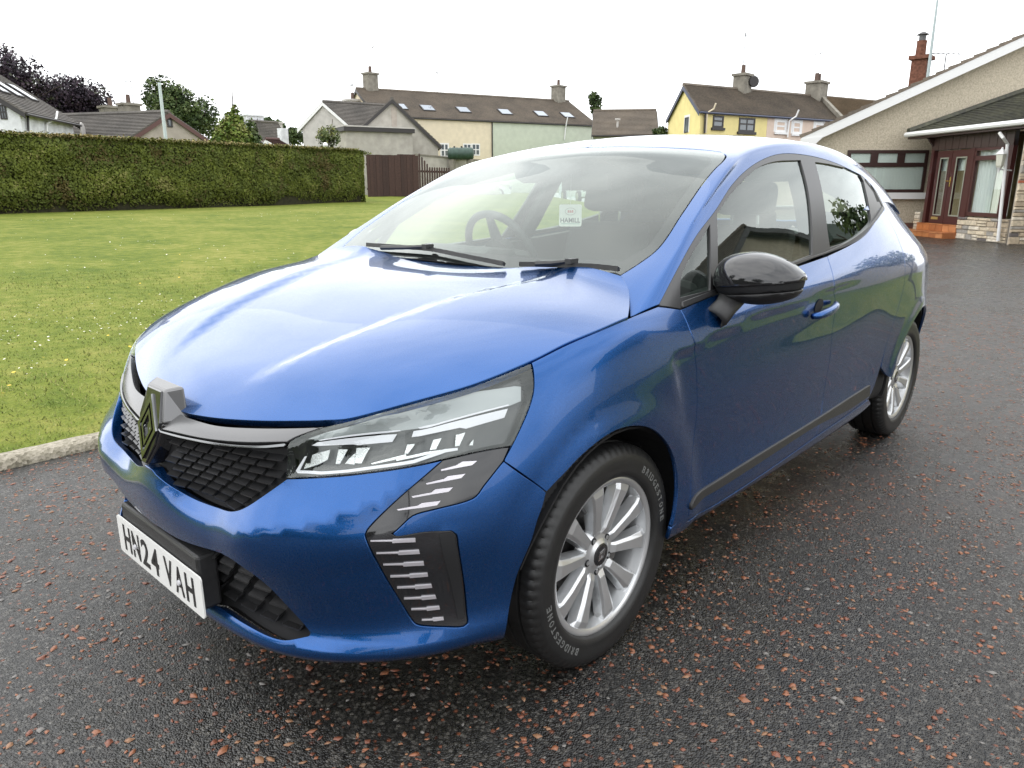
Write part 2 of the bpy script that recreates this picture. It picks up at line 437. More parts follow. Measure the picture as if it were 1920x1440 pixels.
# ------------------------------------------------------------------ trimmed panels
def outline(surf, segs, n, step=.012):
    """segs: list of smooth runs (corners between them). points: (px,py) on the photo's view of the surface, or (x,y,z) near it"""
    out = []
    for s in segs:
        P = []
        for q in s:
            if len(q) == 2: P.append(surf.pix(*q)[0])
            elif abs(q[1]) < 1e-9:                     # on the centre line: stay in the middle plane
                d = np.array([n[0], 0, n[2]], float); d /= np.linalg.norm(d)
                h = surf.cast(np.array(q) + d * .6 + [0, 1e-5, 0], -d)
                p = h[0] if h is not None else surf.near(q)[0]
                P.append(p * [1, 0, 1])
            else:
                h = surf.cast(np.array(q) + np.asarray(n) * .6, -np.asarray(n))
                P.append(h[0] if h is not None else surf.near(q)[0])
        B_ = bezier_smooth(P, step)[:-1]
        for i, p in enumerate(B_):
            if abs(p[1]) < 1e-9:
                d = np.array([n[0], 0, n[2]], float); d /= np.linalg.norm(d)
                h = surf.cast(p + d * .3 + [0, 1e-5, 0], -d)
                if h is not None: B_[i] = h[0] * [1, 0, 1]
        out.append(B_)
    return np.vstack(out)

def inside(poly, pts):
    x, y = pts[:, 0], pts[:, 1]
    r = np.zeros(len(pts), bool)
    for (x1, y1), (x2, y2) in zip(poly, np.roll(poly, -1, axis=0)):
        c = ((y1 > y) != (y2 > y)) & (x < (x2 - x1) * (y - y1) / (y2 - y1 + 1e-15) + x1)
        r ^= c
    return r

def dist_loop(poly, pts):
    d = np.full(len(pts), 9.)
    for a, b in zip(poly, np.roll(poly, -1, axis=0)):
        ab = b - a
        t = np.clip(((pts - a) @ ab) / (ab @ ab + 1e-15), 0, 1)
        d = np.minimum(d, np.linalg.norm(pts - (a + t[:, None] * ab), axis=1))
    return d

def inset_loop(L, w):
    """shrink a closed 2D loop by w"""
    area = .5 * np.sum(L[:, 0] * np.roll(L[:, 1], -1) - np.roll(L[:, 0], -1) * L[:, 1])
    e = np.roll(L, -1, 0) - L; e /= np.linalg.norm(e, axis=1, keepdims=True) + 1e-12
    nrm = np.stack([-e[:, 1], e[:, 0]], 1) * (1 if area > 0 else -1)
    m = nrm + np.roll(nrm, 1, 0)
    m /= np.maximum((m * m).sum(1, keepdims=True) / 2, .35)
    return L + m * w

def panel_geo(surf, loops, n, res=.025, gap=.0020, off=0., depth=.012, side=True, roll=.0022, seam=False):
    """returns verts, faces, normals of a sheet trimmed from surf. loops: list of 3D loops, first the outline, then holes"""
    n = np.asarray(n, float); n /= np.linalg.norm(n)
    a = np.cross([0, 0, 1.] if abs(n[2]) < .9 else [0, 1., 0], n); a /= np.linalg.norm(a)
    b = np.cross(n, a)
    L2 = [np.stack([L @ a, L @ b], 1) for L in loops]
    clean = []
    for i, L in enumerate(L2):
        L0 = L
        L = inset_loop(L, gap if i == 0 else -gap)
        mid = np.abs(loops[i][:, 1]) < (.03 if seam else .003)          # stay put on the car's centre line
        L[mid] = L0[mid]
        keep = np.linalg.norm(L - np.roll(L, 1, 0), axis=1) > 1e-4
        clean.append(L[keep])
    L2 = clean
    lo, hi = L2[0].min(0), L2[0].max(0)
    gx, gy = np.meshgrid(np.arange(lo[0], hi[0], res), np.arange(lo[1], hi[1], res * .9))
    gx[::2] += res / 2
    P = np.stack([gx.ravel(), gy.ravel()], 1)
    ok = inside(L2[0], P) & (dist_loop(L2[0], P) > res * .38)
    for h in L2[1:]: ok &= ~inside(h, P) & (dist_loop(h, P) > res * .38)
    P = P[ok]
    vs = [Vector(q) for q in P]; ed = []; loopsidx = []
    for L in L2:
        s = len(vs); m = len(L)
        vs += [Vector(q) for q in L]
        ed += [(s + i, s + (i + 1) % m) for i in range(m)]
    R = delaunay_2d_cdt(vs, ed, [], 0 if len(L2) > 1 else 1, 1e-6)
    ov, of = R[0], R[2]
    O2 = np.array([(q[0], q[1]) for q in ov])
    cen = np.array([O2[list(f)].mean(0) for f in of])
    okf = inside(L2[0], cen)
    for h in L2[1:]: okf &= ~inside(h, cen)
    if len(L2) > 1: of = [f for f, k in zip(of, okf) if k]
    us = sorted({k for f in of for k in f}); rmap = {k: i for i, k in enumerate(us)}
    ov = [ov[k] for k in us]; of = [[rmap[k] for k in f] for f in of]
    c0 = float(np.mean(loops[0] @ n))
    V, NN = [], []
    for q in ov:
        base = a * q[0] + b * q[1]
        h = surf.cast(base + n * (c0 + .45), -n)
        if h is None: h = surf.near(base + n * c0)
        q3 = h[0] + h[1] * off
        nn = h[1]
        if abs(h[0][1]) < .003:
            q3[1] = 0.
            nn = nn * [1, 0, 1]; nn = nn / np.linalg.norm(nn)
        V.append(q3); NN.append(nn)
    V = np.array(V); NN = np.array(NN)
    F = []
    for f in of:
        p = V[list(f)]
        g = np.cross(p[1] - p[0], p[2] - p[0])
        F.append(tuple(f) if g @ NN[f[0]] > 0 else tuple(f[::-1]))
    if side and depth:
        cnt = {}
        for f in F:
            for i in range(len(f)):
                e = (f[i], f[(i + 1) % len(f)])
                cnt[e] = 1
        bd = [e for e in cnt if (e[1], e[0]) not in cnt and not (abs(V[e[0]][1]) < .0035 and abs(V[e[1]][1]) < .0035 and len(loops[0]) and seam)]
        # outward direction in the sheet for every border vertex
        outd = {}
        for i, j in bd:
            d = np.cross(V[j] - V[i], NN[i] + NN[j]); d /= np.linalg.norm(d) + 1e-12
            for k in (i, j): outd[k] = outd.get(k, np.zeros(3)) + d
        v2, n2 = [], []; idx = {}
        base = len(V)
        for k, d in outd.items():
            d = d / (np.linalg.norm(d) + 1e-12)
            idx[k] = base + len(v2)
            m = NN[k] + d; m /= np.linalg.norm(m)
            v2.append(V[k] + d * roll * .7 - NN[k] * roll); n2.append(d * .9 + NN[k] * .25)
            v2.append(V[k] + d * roll * .7 - NN[k] * depth); n2.append(d)
        for i, j in bd:
            p, q = idx[i], idx[j]
            F.append((j, i, p, q)); F.append((q, p, p + 1, q + 1))
        V = np.vstack([V, v2]); NN = np.vstack([NN, n2])
    return V, F, NN

def mirror_geo(g):
    V, F, NN = g
    return V * MIR, [tuple(f[::-1]) for f in F], NN * MIR

def join_geo(*gs):
    V, F, NN = [], [], []; n = 0
    for v, f, m in gs:
        V.append(v); NN.append(m); F += [tuple(i + n for i in t) for t in f]; n += len(v)
    return np.vstack(V), F, np.vstack(NN)

def geo_obj(name, g, mat, parent):
    return mesh_obj(name, g[0], g[1], mat, parent, normals=g[2])

def panel(name, surf, segs, n, mat, parent, holes=(), mirror=None, **kw):
    """mirror: None, 'join' (one mesh across the middle) or 'pair' (a second object on the far side)"""
    loops = [outline(surf, segs, n)] + [outline(surf, h, n) for h in holes]
    g = panel_geo(surf, loops, n, **kw)
    if mirror == 'join':
        return geo_obj(name, join_geo(g, mirror_geo(g)), mat, parent)
    o = geo_obj(name, g, mat, parent)
    if mirror == 'pair':
        return o, geo_obj(name, mirror_geo(g), mat, parent)
    return o
# ================================================================== car materials
def paint_mat():
    m, nt, b = new_mat('blue_metallic_paint')
    b.inputs['Base Color'].default_value = (.0070, .066, .232, 1)
    b.inputs['Metallic'].default_value = .85
    b.inputs['Roughness'].default_value = .36
    b.inputs['Coat Weight'].default_value = 1.
    b.inputs['Coat Roughness'].default_value = .015
    b.inputs['Coat IOR'].default_value = 1.37
    tc = N(nt, 'ShaderNodeTexCoord')
    v = N(nt, 'ShaderNodeTexVoronoi', Scale=900.)
    nt.links.new(tc.outputs['Object'], v.inputs['Vector'])
    mr = N(nt, 'ShaderNodeMapRange'); mr.inputs['To Min'].default_value = .22; mr.inputs['To Max'].default_value = .33
    sep = N(nt, 'ShaderNodeSeparateColor')
    nt.links.new(v.outputs['Color'], sep.inputs['Color'])
    nt.links.new(sep.outputs['Red'], mr.inputs['Value'])
    nt.links.new(mr.outputs['Result'], b.inputs['Roughness'])
    return m

def glass_mat(name, tint=(.85, .92, .88), ior=1.5, gain=1.9, rough=0.0):
    """a thin pane: what is behind it, tinted, and a mirror image by Fresnel from its two faces"""
    m = bpy.data.materials.new(name); m.use_nodes = True
    nt = m.node_tree; nt.nodes.clear()
    o = N(nt, 'ShaderNodeOutputMaterial'); mix = N(nt, 'ShaderNodeMixShader')
    t = N(nt, 'ShaderNodeBsdfTransparent'); t.inputs['Color'].default_value = (*tint, 1)
    g = N(nt, 'ShaderNodeBsdfGlossy'); g.inputs['Roughness'].default_value = rough
    g.inputs['Color'].default_value = (.95, 1.0, .97, 1)
    # Schlick's law on the unsigned angle, so the pane behaves alike from both sides
    ge = N(nt, 'ShaderNodeNewGeometry'); dt = N(nt, 'ShaderNodeVectorMath', operation='DOT_PRODUCT')
    nt.links.new(ge.outputs['Normal'], dt.inputs[0]); nt.links.new(ge.outputs['Incoming'], dt.inputs[1])
    ab = N(nt, 'ShaderNodeMath', operation='ABSOLUTE'); nt.links.new(dt.outputs['Value'], ab.inputs[0])
    om = N(nt, 'ShaderNodeMath', operation='SUBTRACT', use_clamp=True); om.inputs[0].default_value = 1.; nt.links.new(ab.outputs[0], om.inputs[1])
    pw = N(nt, 'ShaderNodeMath', operation='POWER'); pw.inputs[1].default_value = 5.; nt.links.new(om.outputs[0], pw.inputs[0])
    f0 = ((ior - 1) / (ior + 1)) ** 2
    sc = N(nt, 'ShaderNodeMath', operation='MULTIPLY_ADD'); sc.inputs[1].default_value = 1 - f0; sc.inputs[2].default_value = f0; nt.links.new(pw.outputs[0], sc.inputs[0])
    k = N(nt, 'ShaderNodeMath', operation='MULTIPLY', use_clamp=True); k.inputs[1].default_value = gain
    nt.links.new(sc.outputs[0], k.inputs[0])
    nt.links.new(k.outputs[0], mix.inputs['Fac'])
    nt.links.new(t.outputs[0], mix.inputs[1]); nt.links.new(g.outputs[0], mix.inputs[2])
    nt.links.new(mix.outputs[0], o.inputs['Surface'])
    return m

M = {}
M['paint'] = paint_mat()
M['gloss'] = simple('piano_black', (.012, .012, .014), .08, spec=.5, coat=.6)
M['plastic'] = simple('black_plastic', (.020, .020, .021), .42, noise=.15, nscale=60, bump=.25, bscale=900)
M['grilleplastic'] = simple('grille_black', (.022, .022, .023), .28)
M['trim'] = simple('window_trim_black', (.03, .03, .031), .30)
M['gapblack'] = simple('dark_inside', (.006, .006, .007), .8)
M['satin'] = simple('satin_grey_trim', (.15, .15, .153), .26, metal=.55)
M['chrome'] = simple('chrome', (.75, .75, .77), .10, metal=1.)
M['darkchrome'] = simple('dark_chrome', (.20, .205, .21), .14, metal=1.)
M['insert'] = simple('silver_insert', (.62, .60, .64), .3, metal=.6)
M['wheel'] = simple('silver_wheel_lacquer', (.60, .61, .62), .28, metal=.75, coat=.6)
M['tyre'] = simple('tyre_rubber', (.012, .012, .012), .46, noise=.2, nscale=30, bump=.15, bscale=400)
M['tyretext'] = simple('tyre_lettering', (.12, .122, .118), .6)
M['glass'] = glass_mat('window_glass', (.62, .70, .65), gain=1.6)
M['screen'] = glass_mat('windscreen_glass', (.80, .88, .83), gain=1.6)
M['lens'] = glass_mat('headlamp_lens', (.95, .97, .97), gain=1.7)
M['lampdark'] = simple('headlamp_housing', (.022, .022, .023), .22)
M['lampgrey'] = simple('headlamp_bezel', (.30, .32, .32), .30, metal=.4)
M['lampwhite'] = simple('headlamp_white_light_guide', (.66, .66, .69), .25)
M['reflector'] = simple('headlamp_reflector', (.72, .74, .73), .16, metal=.9, bump=.5, bscale=600)
M['frit'] = simple('glass_border_print', (.022, .020, .022), .9, spec=.05)
M['dash'] = simple('dashboard_plastic', (.022, .023, .024), .6)
M['seat'] = simple('seat_cloth', (.035, .036, .038), .85, noise=.2, nscale=80)
M['headlining'] = simple('pale_headlining', (.30, .31, .30), .9)
M['plate'] = simple('number_plate_white', (.78, .78, .76), .35)
M['black_ink'] = simple('black_print', (.012, .012, .012), .4)
M['redlamp'] = simple('tail_lamp_red', (.35, .02, .02), .12, coat=.5)
M['clearlamp'] = simple('tail_lamp_clear', (.62, .60, .58), .12, coat=.5)

# ================================================================== the car
car = empty('parked_car')
tag(car, 'metallic blue five-door hatchback parked on the wet driveway', 'car')

PS = (0, 1, 0)
# ---- bonnet
def bonnet_loop():
    half = [[(316,709),(330,713),(338,722),(337,745),(336,771)], [(336,771),(360,777),(405,784),(480,789),(555,789.5),(610,788),(657,784),(762,756),(879,723),(996,676),(1060,644),(1129,615),(1178,594)],
            [(1178,594),(1181,570),(1178,540),(1165,517)], [(1165,517),(-.245,.50,1.013),(-.22,.25,1.014),(-.205,0,1.014)]]
    L = outline(BONNET, half, (.2, 0, 1))
    L = L[L[:, 1] > .004]
    end = BONNET.near((-.205, 0, 1.014))[0]
    st = L[0].copy(); st[1] = 0; st[0] -= .004
    full = np.vstack([[st], L, [end * [1, 0, 1]], (L * MIR)[::-1]])
    return full
bonnet = geo_obj('bonnet', panel_geo(BONNET, [bonnet_loop()], (.25, 0, 1), res=.03, depth=.025), M['paint'], car)

# ---- shared edge runs, near side (the car's left), in photo pixels on the surface
E_arch = [(1025,923),(1042,905),(1060,887),(1082,863),(1106,841),(1129,823),(1152,809),(1175,801),(1198,799),(1221,804),(1244,822),(1260,848),(1268,878),(1271,912),(1267,958),(1259,990)]
E_shut = [(1276,580),(1287,602),(1296,625),(1303,665),(1306,697),(1307,757),(1302,813),(1295,913),(1291,962)]
fender = panel('front_wing', SIDE, [
    [(996,679),(1060,647),(1129,618),(1180,596),(1234,574)], [(1234,574),(1276,580)], E_shut, [(1291,966),(1259,990)], E_arch[::-1],
    [(1025,923),(1010,911),(945,865)], [(945,865),(961,835),(978,800),(993,765),(1001,736),(1002,712),(997,679)]], (.25, .95, .1), M['paint'], car, mirror='pair', res=.022)
fdoor = panel('front_door', SIDE, [
    E_shut[:-1] + [(1291,966),(1290,976)], [(1290,976),(1340,946),(1400,908),(1480,853),(1529,818)],
    [(1529,818),(1541,765),(1553,690),(1560,625),(1566,580),(1565,534),(1560,509),(1551,481)], [(1551,480),(1496,499),(1341,553),(1276,580)]], PS, M['paint'], car, mirror='pair')
rdoor = panel('rear_door', SIDE, [
    [(1551,481),(1560,509),(1565,534),(1566,580),(1560,625),(1553,690),(1541,765),(1529,818)], [(1529,818),(1590,776),(1629,747)],
    [(1629,747),(1640,722),(1650,690),(1664,640),(1676,603),(1686,570),(1694,540),(1697,508),(1692,470),(1676,430),(1658,393)], [(1658,393),(1644,412),(1622,441),(1593,460),(1551,480)]], PS, M['paint'], car, mirror='pair')
E_rarch3 = [(-2.583 + .372 * math.cos(a), .89, .31 + .372 * math.sin(a)) for a in np.linspace(math.radians(-12), math.radians(192), 26)]
quarter = panel('rear_quarter', SIDE, [
    [(1658,393),(1676,430),(1692,470),(1697,508),(1694,540),(1686,570),(1676,603),(1664,640),(1652,690)], [(1652,690),E_rarch3[3],E_rarch3[5]] , E_rarch3[5:],
    [E_rarch3[-1],(-2.96,.80,.24)], [(-2.96,.80,.24),(-2.99,.80,.5),(-2.985,.80,.75),(-2.955,.80,.93)], [(-2.955,.80,.93),(-2.86,.78,1.02),(-2.72,.74,1.10),(-2.58,.68,1.19)],[(-2.58,.68,1.19),(-2.3,.71,1.20),(-2.05,.75,1.16),(1658,393)]], PS, M['paint'], car, mirror='pair')
sill = panel('sill', SIDE, [
    [(1259,990),(1291,966),(1290,978)], [(1290,978),(1340,948),(1400,910),(1480,855),(1529,820),(1590,778),(1629,749)], [(1629,749),(1633,757)], [(1633,757),(1590,797),(1500,857),(1400,922),(1250,1013)], [(1250,1013),(1259,990)]], (0,.9,-.4), M['paint'], car, mirror='pair', res=.02)
rear_bumper = panel('rear_bumper', SIDE, [
    [(-2.96,.80,.24),(-2.99,.80,.5),(-2.985,.80,.75)], [(-2.985,.80,.75),(-3.1,.65,.74),(-3.18,.4,.73),(-3.19,0,.73)], [(-3.19,0,.73),(-3.24,0,.45),(-3.2,0,.28)], [(-3.2,0,.28),(-3.17,.48,.28),(-3.06,.735,.26),(-2.96,.80,.24)]], (-.7,.7,0), M['paint'], car, mirror='join', seam=True)
tailgate = panel('tailgate', SIDE, [
    [(-3.07,.70,.745),(-3.02,.70,.93),(-2.93,.66,1.05)], [(-2.93,.66,1.05),(-3.02,.4,1.06),(-3.03,0,1.06)], [(-3.03,0,1.06),(-3.15,0,.84),(-3.19,0,.735)], [(-3.19,0,.735),(-3.17,.5,.735),(-3.07,.70,.745)]], (-.9,.4,0), M['paint'], car, mirror='join', seam=True)
tail_lamp = panel('tail_lamp', SIDE, [
    [(-2.985,.80,.76),(-2.97,.80,.86),(-2.955,.80,.93)], [(-2.955,.80,.93),(-2.92,.72,1.0),(-2.94,.66,1.04)], [(-2.94,.66,1.04),(-3.02,.70,.93),(-3.07,.70,.755)], [(-3.07,.70,.755),(-2.985,.80,.76)]], (-.6,.8,0), M['clearlamp'], car, mirror='pair', off=.004, depth=.03)

# ---- front bumper with its openings
E_lampbot = [(537,898),(588,896),(675,889),(762,877),(830,863)]
E_grillebot = [(287,885),(320,911),(367,936),(417,954),(440,957),(460,950),(500,924),(537,898)]
E_intaketop = [(416,1039),(438,1052),(479,1081),(513,1110),(541,1140),(569,1171),(581,1187)]
E_intakebot = [(578,1192),(536,1199),(513,1195),(458,1168),(416,1141),(405,1135)]
E_panelL = [(830,863),(742,940),(687,995)]
PAN1 = [[(830,863),(742,940),(688,994),(684,1003),(688,1017)], [(688,1017),(726,1090),(772,1163),(780,1171),(792,1174)], [(792,1174),(835,1176),(870,1175),(877,1170),(876,1150)], [(876,1150),(870,1090),(860,1025),(856,1003),(846,996)],
        [(846,996),(791,999),(742,1006),(735,1002),(743,996)], [(743,996),(774,968),(790,962)], [(790,962),(880,939),(894,931),(908,912)], [(908,912),(945,865)]]
bumper = panel('front_bumper', SIDE, [
    [(.836,0,.575),(.832,.03,.575),E_grillebot[0]], E_grillebot[:4] + E_grillebot[4:], E_lampbot] + PAN1 + [[(945,865),(1010,911),(1025,923)],
    [(1025,923),(1018,950),(1009,975),(997,1015),(982,1050),(970,1080),(957,1135),(950,1180),(946,1201)],
    [(946,1201),(920,1215),(870,1228),(800,1240),(700,1246),(600,1243),(540,1232),(480,1210),(430,1185),(.80,.12,.195),(.79,0,.195)],
    [(.79,0,.195),(.805,0,.248)], [(.805,0,.248),(.803,.1,.248),(405,1135)], E_intakebot[::-1], [(578,1192),(581,1187)], E_intaketop[::-1], [(416,1039),(.82,.13,.425),(.826,0,.425)], [(.826,0,.425),(.836,0,.575)]],
    (.78, .62, 0), M['paint'], car, mirror='join', seam=True, res=.02, depth=.03)
# the black corner blade under the lamp, and its silver dashes
lamp_bot2 = [(830,863),(908,846),(957,838)]
blade = panel('corner_blade', SIDE, [lamp_bot2, [(957,838),(945,865)]] + [s[::-1] for s in PAN1[::-1]], (.66, .75, 0), M['gloss'], car, mirror='pair', off=-.004, res=.02, depth=.02)
def zz(x0, y0, sx, sy, ox, oy): return [(ox + x / sx, oy + y / sy) for x, y in zip(x0, y0)]
DASH = []
def P2(pts, s=3.42857, ox=500, oy=660): return [(ox + x / s, oy + y / s) for x, y in pts]
for t in ([(1122,757),(1215,732),(1260,706),(1352,700),(1320,727),(1240,742),(1122,765)], [(1025,845),(1140,818),(1165,800),(1277,783),(1250,810),(1165,827),(1030,852)],
          [(932,928),(1060,905),(1085,885),(1197,870),(1170,898),(1075,913),(940,937)], [(838,1012),(970,990),(1000,973),(1117,957),(1095,985),(995,1001),(845,1019)],
          [(668,1214),(808,1211),(815,1206),(955,1199),(957,1222),(808,1228),(806,1219),(668,1219)], [(706,1294),(850,1289),(852,1283),(978,1275),(985,1298),(848,1305),(845,1297),(706,1299)],
          [(750,1367),(880,1362),(882,1357),(1008,1350),(1012,1372),(880,1379),(877,1371),(750,1372)]):
    DASH.append(P2(t))
for t in ([(268,641),(372,637),(374,632),(470,627),(473,643),(375,651),(372,645),(268,648)], [(305,702),(402,698),(404,693),(490,688),(496,704),(405,712),(402,706),(305,709)],
          [(343,762),(435,758),(438,753),(512,748),(519,764),(440,771),(437,766),(343,768)], [(382,820),(465,817),(468,812),(534,807),(538,822),(468,830),(465,825),(382,826)], [(440,878),(498,876),(500,871),(556,866),(559,880),(503,887),(500,882),(440,884)]):
    DASH.append(P2(t, 2.909, 640, 860))
blades = [o for o in car.children if o.name.startswith('corner_blade')]
for t in DASH:
    L = outline(SIDE, [[t[i], t[(i + 1) % len(t)]] for i in range(len(t))], (.66, .75, 0), .05)
    g = panel_geo(SIDE, [L], (.66, .75, 0), res=.03, gap=0, off=.0005, depth=.006, roll=.0006)
    geo_obj('silver_dash', g, M['insert'], blade[0]); geo_obj('silver_dash', mirror_geo(g), M['insert'], blade[1])
# deep slot behind the blade's outer edge
slot = panel('air_curtain_slot', SIDE, [[(822,1003),(846,999),(853,1004)], [(853,1004),(858,1030),(868,1100),(872,1160)], [(872,1160),(858,1163)], [(858,1163),(843,1090),(830,1040),(822,1003)]], (.66, .75, 0), M['gapblack'], car, mirror='pair', off=-.001, depth=.02, res=.02)

# ---- grille, gloss bar, intake
E_grille = [[(.836,0,.575),(.832,.03,.575),E_grillebot[0]], E_grillebot, [(537,898),(534,836)], [(534,836),(490,840),(430,838),(355,825),(303,812)], [(303,812),(.806,.04,.69),(.806,0,.69)], [(.806,0,.69),(.836,0,.575)]]
grille = panel('grille', SIDE, E_grille, (.9, .35, .1), M['gapblack'], car, mirror='join', seam=True, off=-.036, depth=.01, res=.03)
grille_rim = None
chrome = panel('chrome_strip', SIDE, [[(.806,0,.694),(.806,.04,.692),(302,808)], [(302,808),(355,821),(430,833.5),(490,836),(534,832)], [(534,832),(536,834),(533,836.5)], [(533,837),(490,840),(430,837),(355,825),(302,811)], [(302,811),(.806,.04,.687),(.806,0,.687)], [(.806,0,.687),(.806,0,.694)]],
               (.9, .35, .2), M['darkchrome'], car, mirror='join', seam=True, gap=.0003, off=.002, depth=.012, res=.02, roll=.001)
glossbar = panel('gloss_bar', SIDE, [[(.80,0,.697),(.80,.04,.697),(302,805)], [(302,805),(380,822),(455,829),(537,829)], [(537,829),(550,821),(605,800)], [(605,800),(555,801),(480,801),(405,796),(345,779)], [(345,779),(.755,.05,.722),(.755,0,.722)], [(.755,0,.722),(.80,0,.697)]],
                 (.75, .3, .6), M['satin'], car, mirror='join', seam=True, off=-.002, depth=.03, res=.02)
intake = panel('lower_intake', SIDE, [[(.826,0,.425),(.82,.13,.425),(416,1039)], E_intaketop, [(581,1187),(578,1192)], E_intakebot, [(405,1135),(.803,.1,.248),(.805,0,.248)], [(.805,0,.248),(.826,0,.425)]],
               (.9, .4, 0), M['gapblack'], car, mirror='join', seam=True, off=-.045, depth=.005, res=.03)

def surf_frame(surf, p, n0):
    h = surf.cast(np.asarray(p) + np.asarray(n0) * .4, -np.asarray(n0)) or surf.near(p)
    n = h[1]
    t = np.array([-n[1], n[0], 0]); t /= np.linalg.norm(t)      # runs outboard along the surface
    u = np.cross(n, t)
    return h[0], n, t, u

# scales of the grille, one mesh shared
def scale_mesh():
    w, d = .042, .024
    # a slanting plate whose lower lip stands proud; the row below shows dark under it
    v = [(-w/2 - .003, .0055, -.004), (w/2 - .003, .0055, -.004), (w/2 + .003, -.0045, d - .006), (-w/2 + .003, -.0045, d - .006), (-w/2 - .003, .0025, -.006), (w/2 - .003, .0025, -.006), (w/2 + .003, -.0070, d - .007), (-w/2 + .003, -.0070, d - .007)]
    f = [(3, 2, 1, 0), (4, 5, 6, 7), (0, 1, 5, 4), (1, 2, 6, 5), (2, 3, 7, 6), (3, 0, 4, 7)]
    me = bpy.data.meshes.new('grille_scale'); me.from_pydata(v, [], f); me.materials.append(M['grilleplastic']); me.update()
    return me
_sm = scale_mesh()
_gl = outline(SIDE, E_grille, (.9, .35, .1))
_gp = np.stack([_gl[:, 1], _gl[:, 2]], 1)
for _row, _z in enumerate(np.arange(.540, .70, .0180)):
    for _c in range(11):
        _y = .028 + (_c + .5 * (_row % 2)) * .0535
        q = np.array([[_y, _z]])
        if not inside(_gp, q)[0] or dist_loop(_gp, q)[0] < .004 or _y < .085 - .3 * max(0, .64 - _z): continue
        p, n, t, u = surf_frame(SIDE, (.8, _y, _z), (.95, .3, 0))
        for s in (1, -1):
            o = bpy.data.objects.new('grille_scale', _sm)
            COL.objects.link(o); o.parent = grille
            S = np.diag([1, s, 1.])
            A = np.stack([S @ t * s, S @ u, S @ n], 1)
            if s < 0: A = np.stack([-(S @ t) * -1, S @ u, S @ n], 1) @ np.diag([-1, 1, 1.])
            P = S @ (p - n * .030)
            o.matrix_local = Matrix(((*A[0], P[0]), (*A[1], P[1]), (*A[2], P[2]), (0, 0, 0, 1)))

# bars of the lower intake
_ip = outline(SIDE, [[(.826,0,.425),(.82,.13,.425),(416,1039)], E_intaketop, [(581,1187),(578,1192)], E_intakebot, [(405,1135),(.803,.1,.248),(.805,0,.248)], [(.805,0,.248),(.826,0,.425)]], (.9, .4, 0))
_ipp = np.stack([_ip[:, 1], _ip[:, 2]], 1)
for _k, _z in enumerate((.392, .356, .320, .287)):
    for _c in range(9):
        _y0 = .03 + (_c - .5 * (_k % 2)) * .078
        Y = np.array([_y0 + .004, _y0 + .058, _y0 + .070]); Z = np.array([_z, _z, _z + .011])
        ins = inside(_ipp, np.stack([Y, Z], 1))
        if _y0 < -.02 or not ins[:2].all(): continue
        if not ins[2]: Y, Z = Y[:2], Z[:2]
        for s in (1, -1):
            mb = MB()
            pr = []
            for y, z in zip(Y, Z):
                p, n, t, u = surf_frame(SIDE, (.8, y, z), (.95, .3, 0))
                pr.append((p, n))
            for (p, n), (p2, n2) in zip(pr[:-1], pr[1:]):
                S = np.diag([1, s, 1.]); h = np.array([0, 0, .0022])
                a = [S @ (p - n * .042 + h * 3), S @ (p - n * .020 + h), S @ (p - n * .020 - h), S @ (p - n * .042 + h)]
                b = [S @ (p2 - n2 * .042 + h * 3), S @ (p2 - n2 * .020 + h), S @ (p2 - n2 * .020 - h), S @ (p2 - n2 * .042 + h)]
                mb.hexa(a, b) if s > 0 else mb.hexa(b, a)
            mb.build('intake_bar', M['plastic'], intake)

# ---- badge housing and lozenge badge
def housing(rings, name, mat, parent, bevel=.004):
    (f, k) = rings; n = len(f) * 2
    f = f + [(x, -y, z) for x, y, z in f[::-1]]; k = k + [(x, -y, z) for x, y, z in k[::-1]]
    m = MB(); m.add(f + k, [tuple(range(n)), tuple(range(2 * n - 1, n - 1, -1))] + [(i, n + i, n + (i + 1) % n, (i + 1) % n) for i in range(n)])
    return m.build(name, mat, parent, bevel=bevel)
tower = housing(([(.778, .050, .778), (.800, .072, .700)], [(.742, .080, .786), (.742, .090, .700)]), 'badge_housing', M['satin'], car, .006)
housing(([(.800, .070, .699), (.812, .050, .640), (.829, .016, .588)], [(.745, .086, .699), (.775, .062, .64), (.79, .022, .585)]), 'badge_foot', M['gloss'], tower)
housing(([(.7835, .040, .774), (.8045, .060, .701), (.8155, .044, .645), (.832, .012, .592)], [(.775, .042, .774), (.795, .062, .701), (.805, .046, .645), (.82, .013, .592)]), 'badge_backing', M['gloss'], tower, .002)
def lozenge(w, h, t, x0, lean, name, mat, depth=.008, c=(0, .682)):
    """flat diamond outline band of width t"""
    def P(y, z, d): return (x0 - (z - c[1]) * lean + d, y, z)
    o = [(0, h), (w, 0), (0, -h), (-w, 0)]
    k = 1 - t / (w * h / math.hypot(w, h))
    mbb = MB()
    for i in range(4):
        a, b = o[i], o[(i + 1) % 4]
        A = [(a[0], c[1] + a[1]), (b[0], c[1] + b[1]), (b[0] * k, c[1] + b[1] * k), (a[0] * k, c[1] + a[1] * k)]
        mbb.hexa([P(*q, 0) for q in A], [P(*q, depth) for q in A])
    return mbb.build(name, mat, tower)
lozenge(.054, .080, .0105, .8055, .265, 'badge_band', M['darkchrome'])
lozenge(.031, .047, .0075, .8055, .265, 'badge_band', M['darkchrome'])

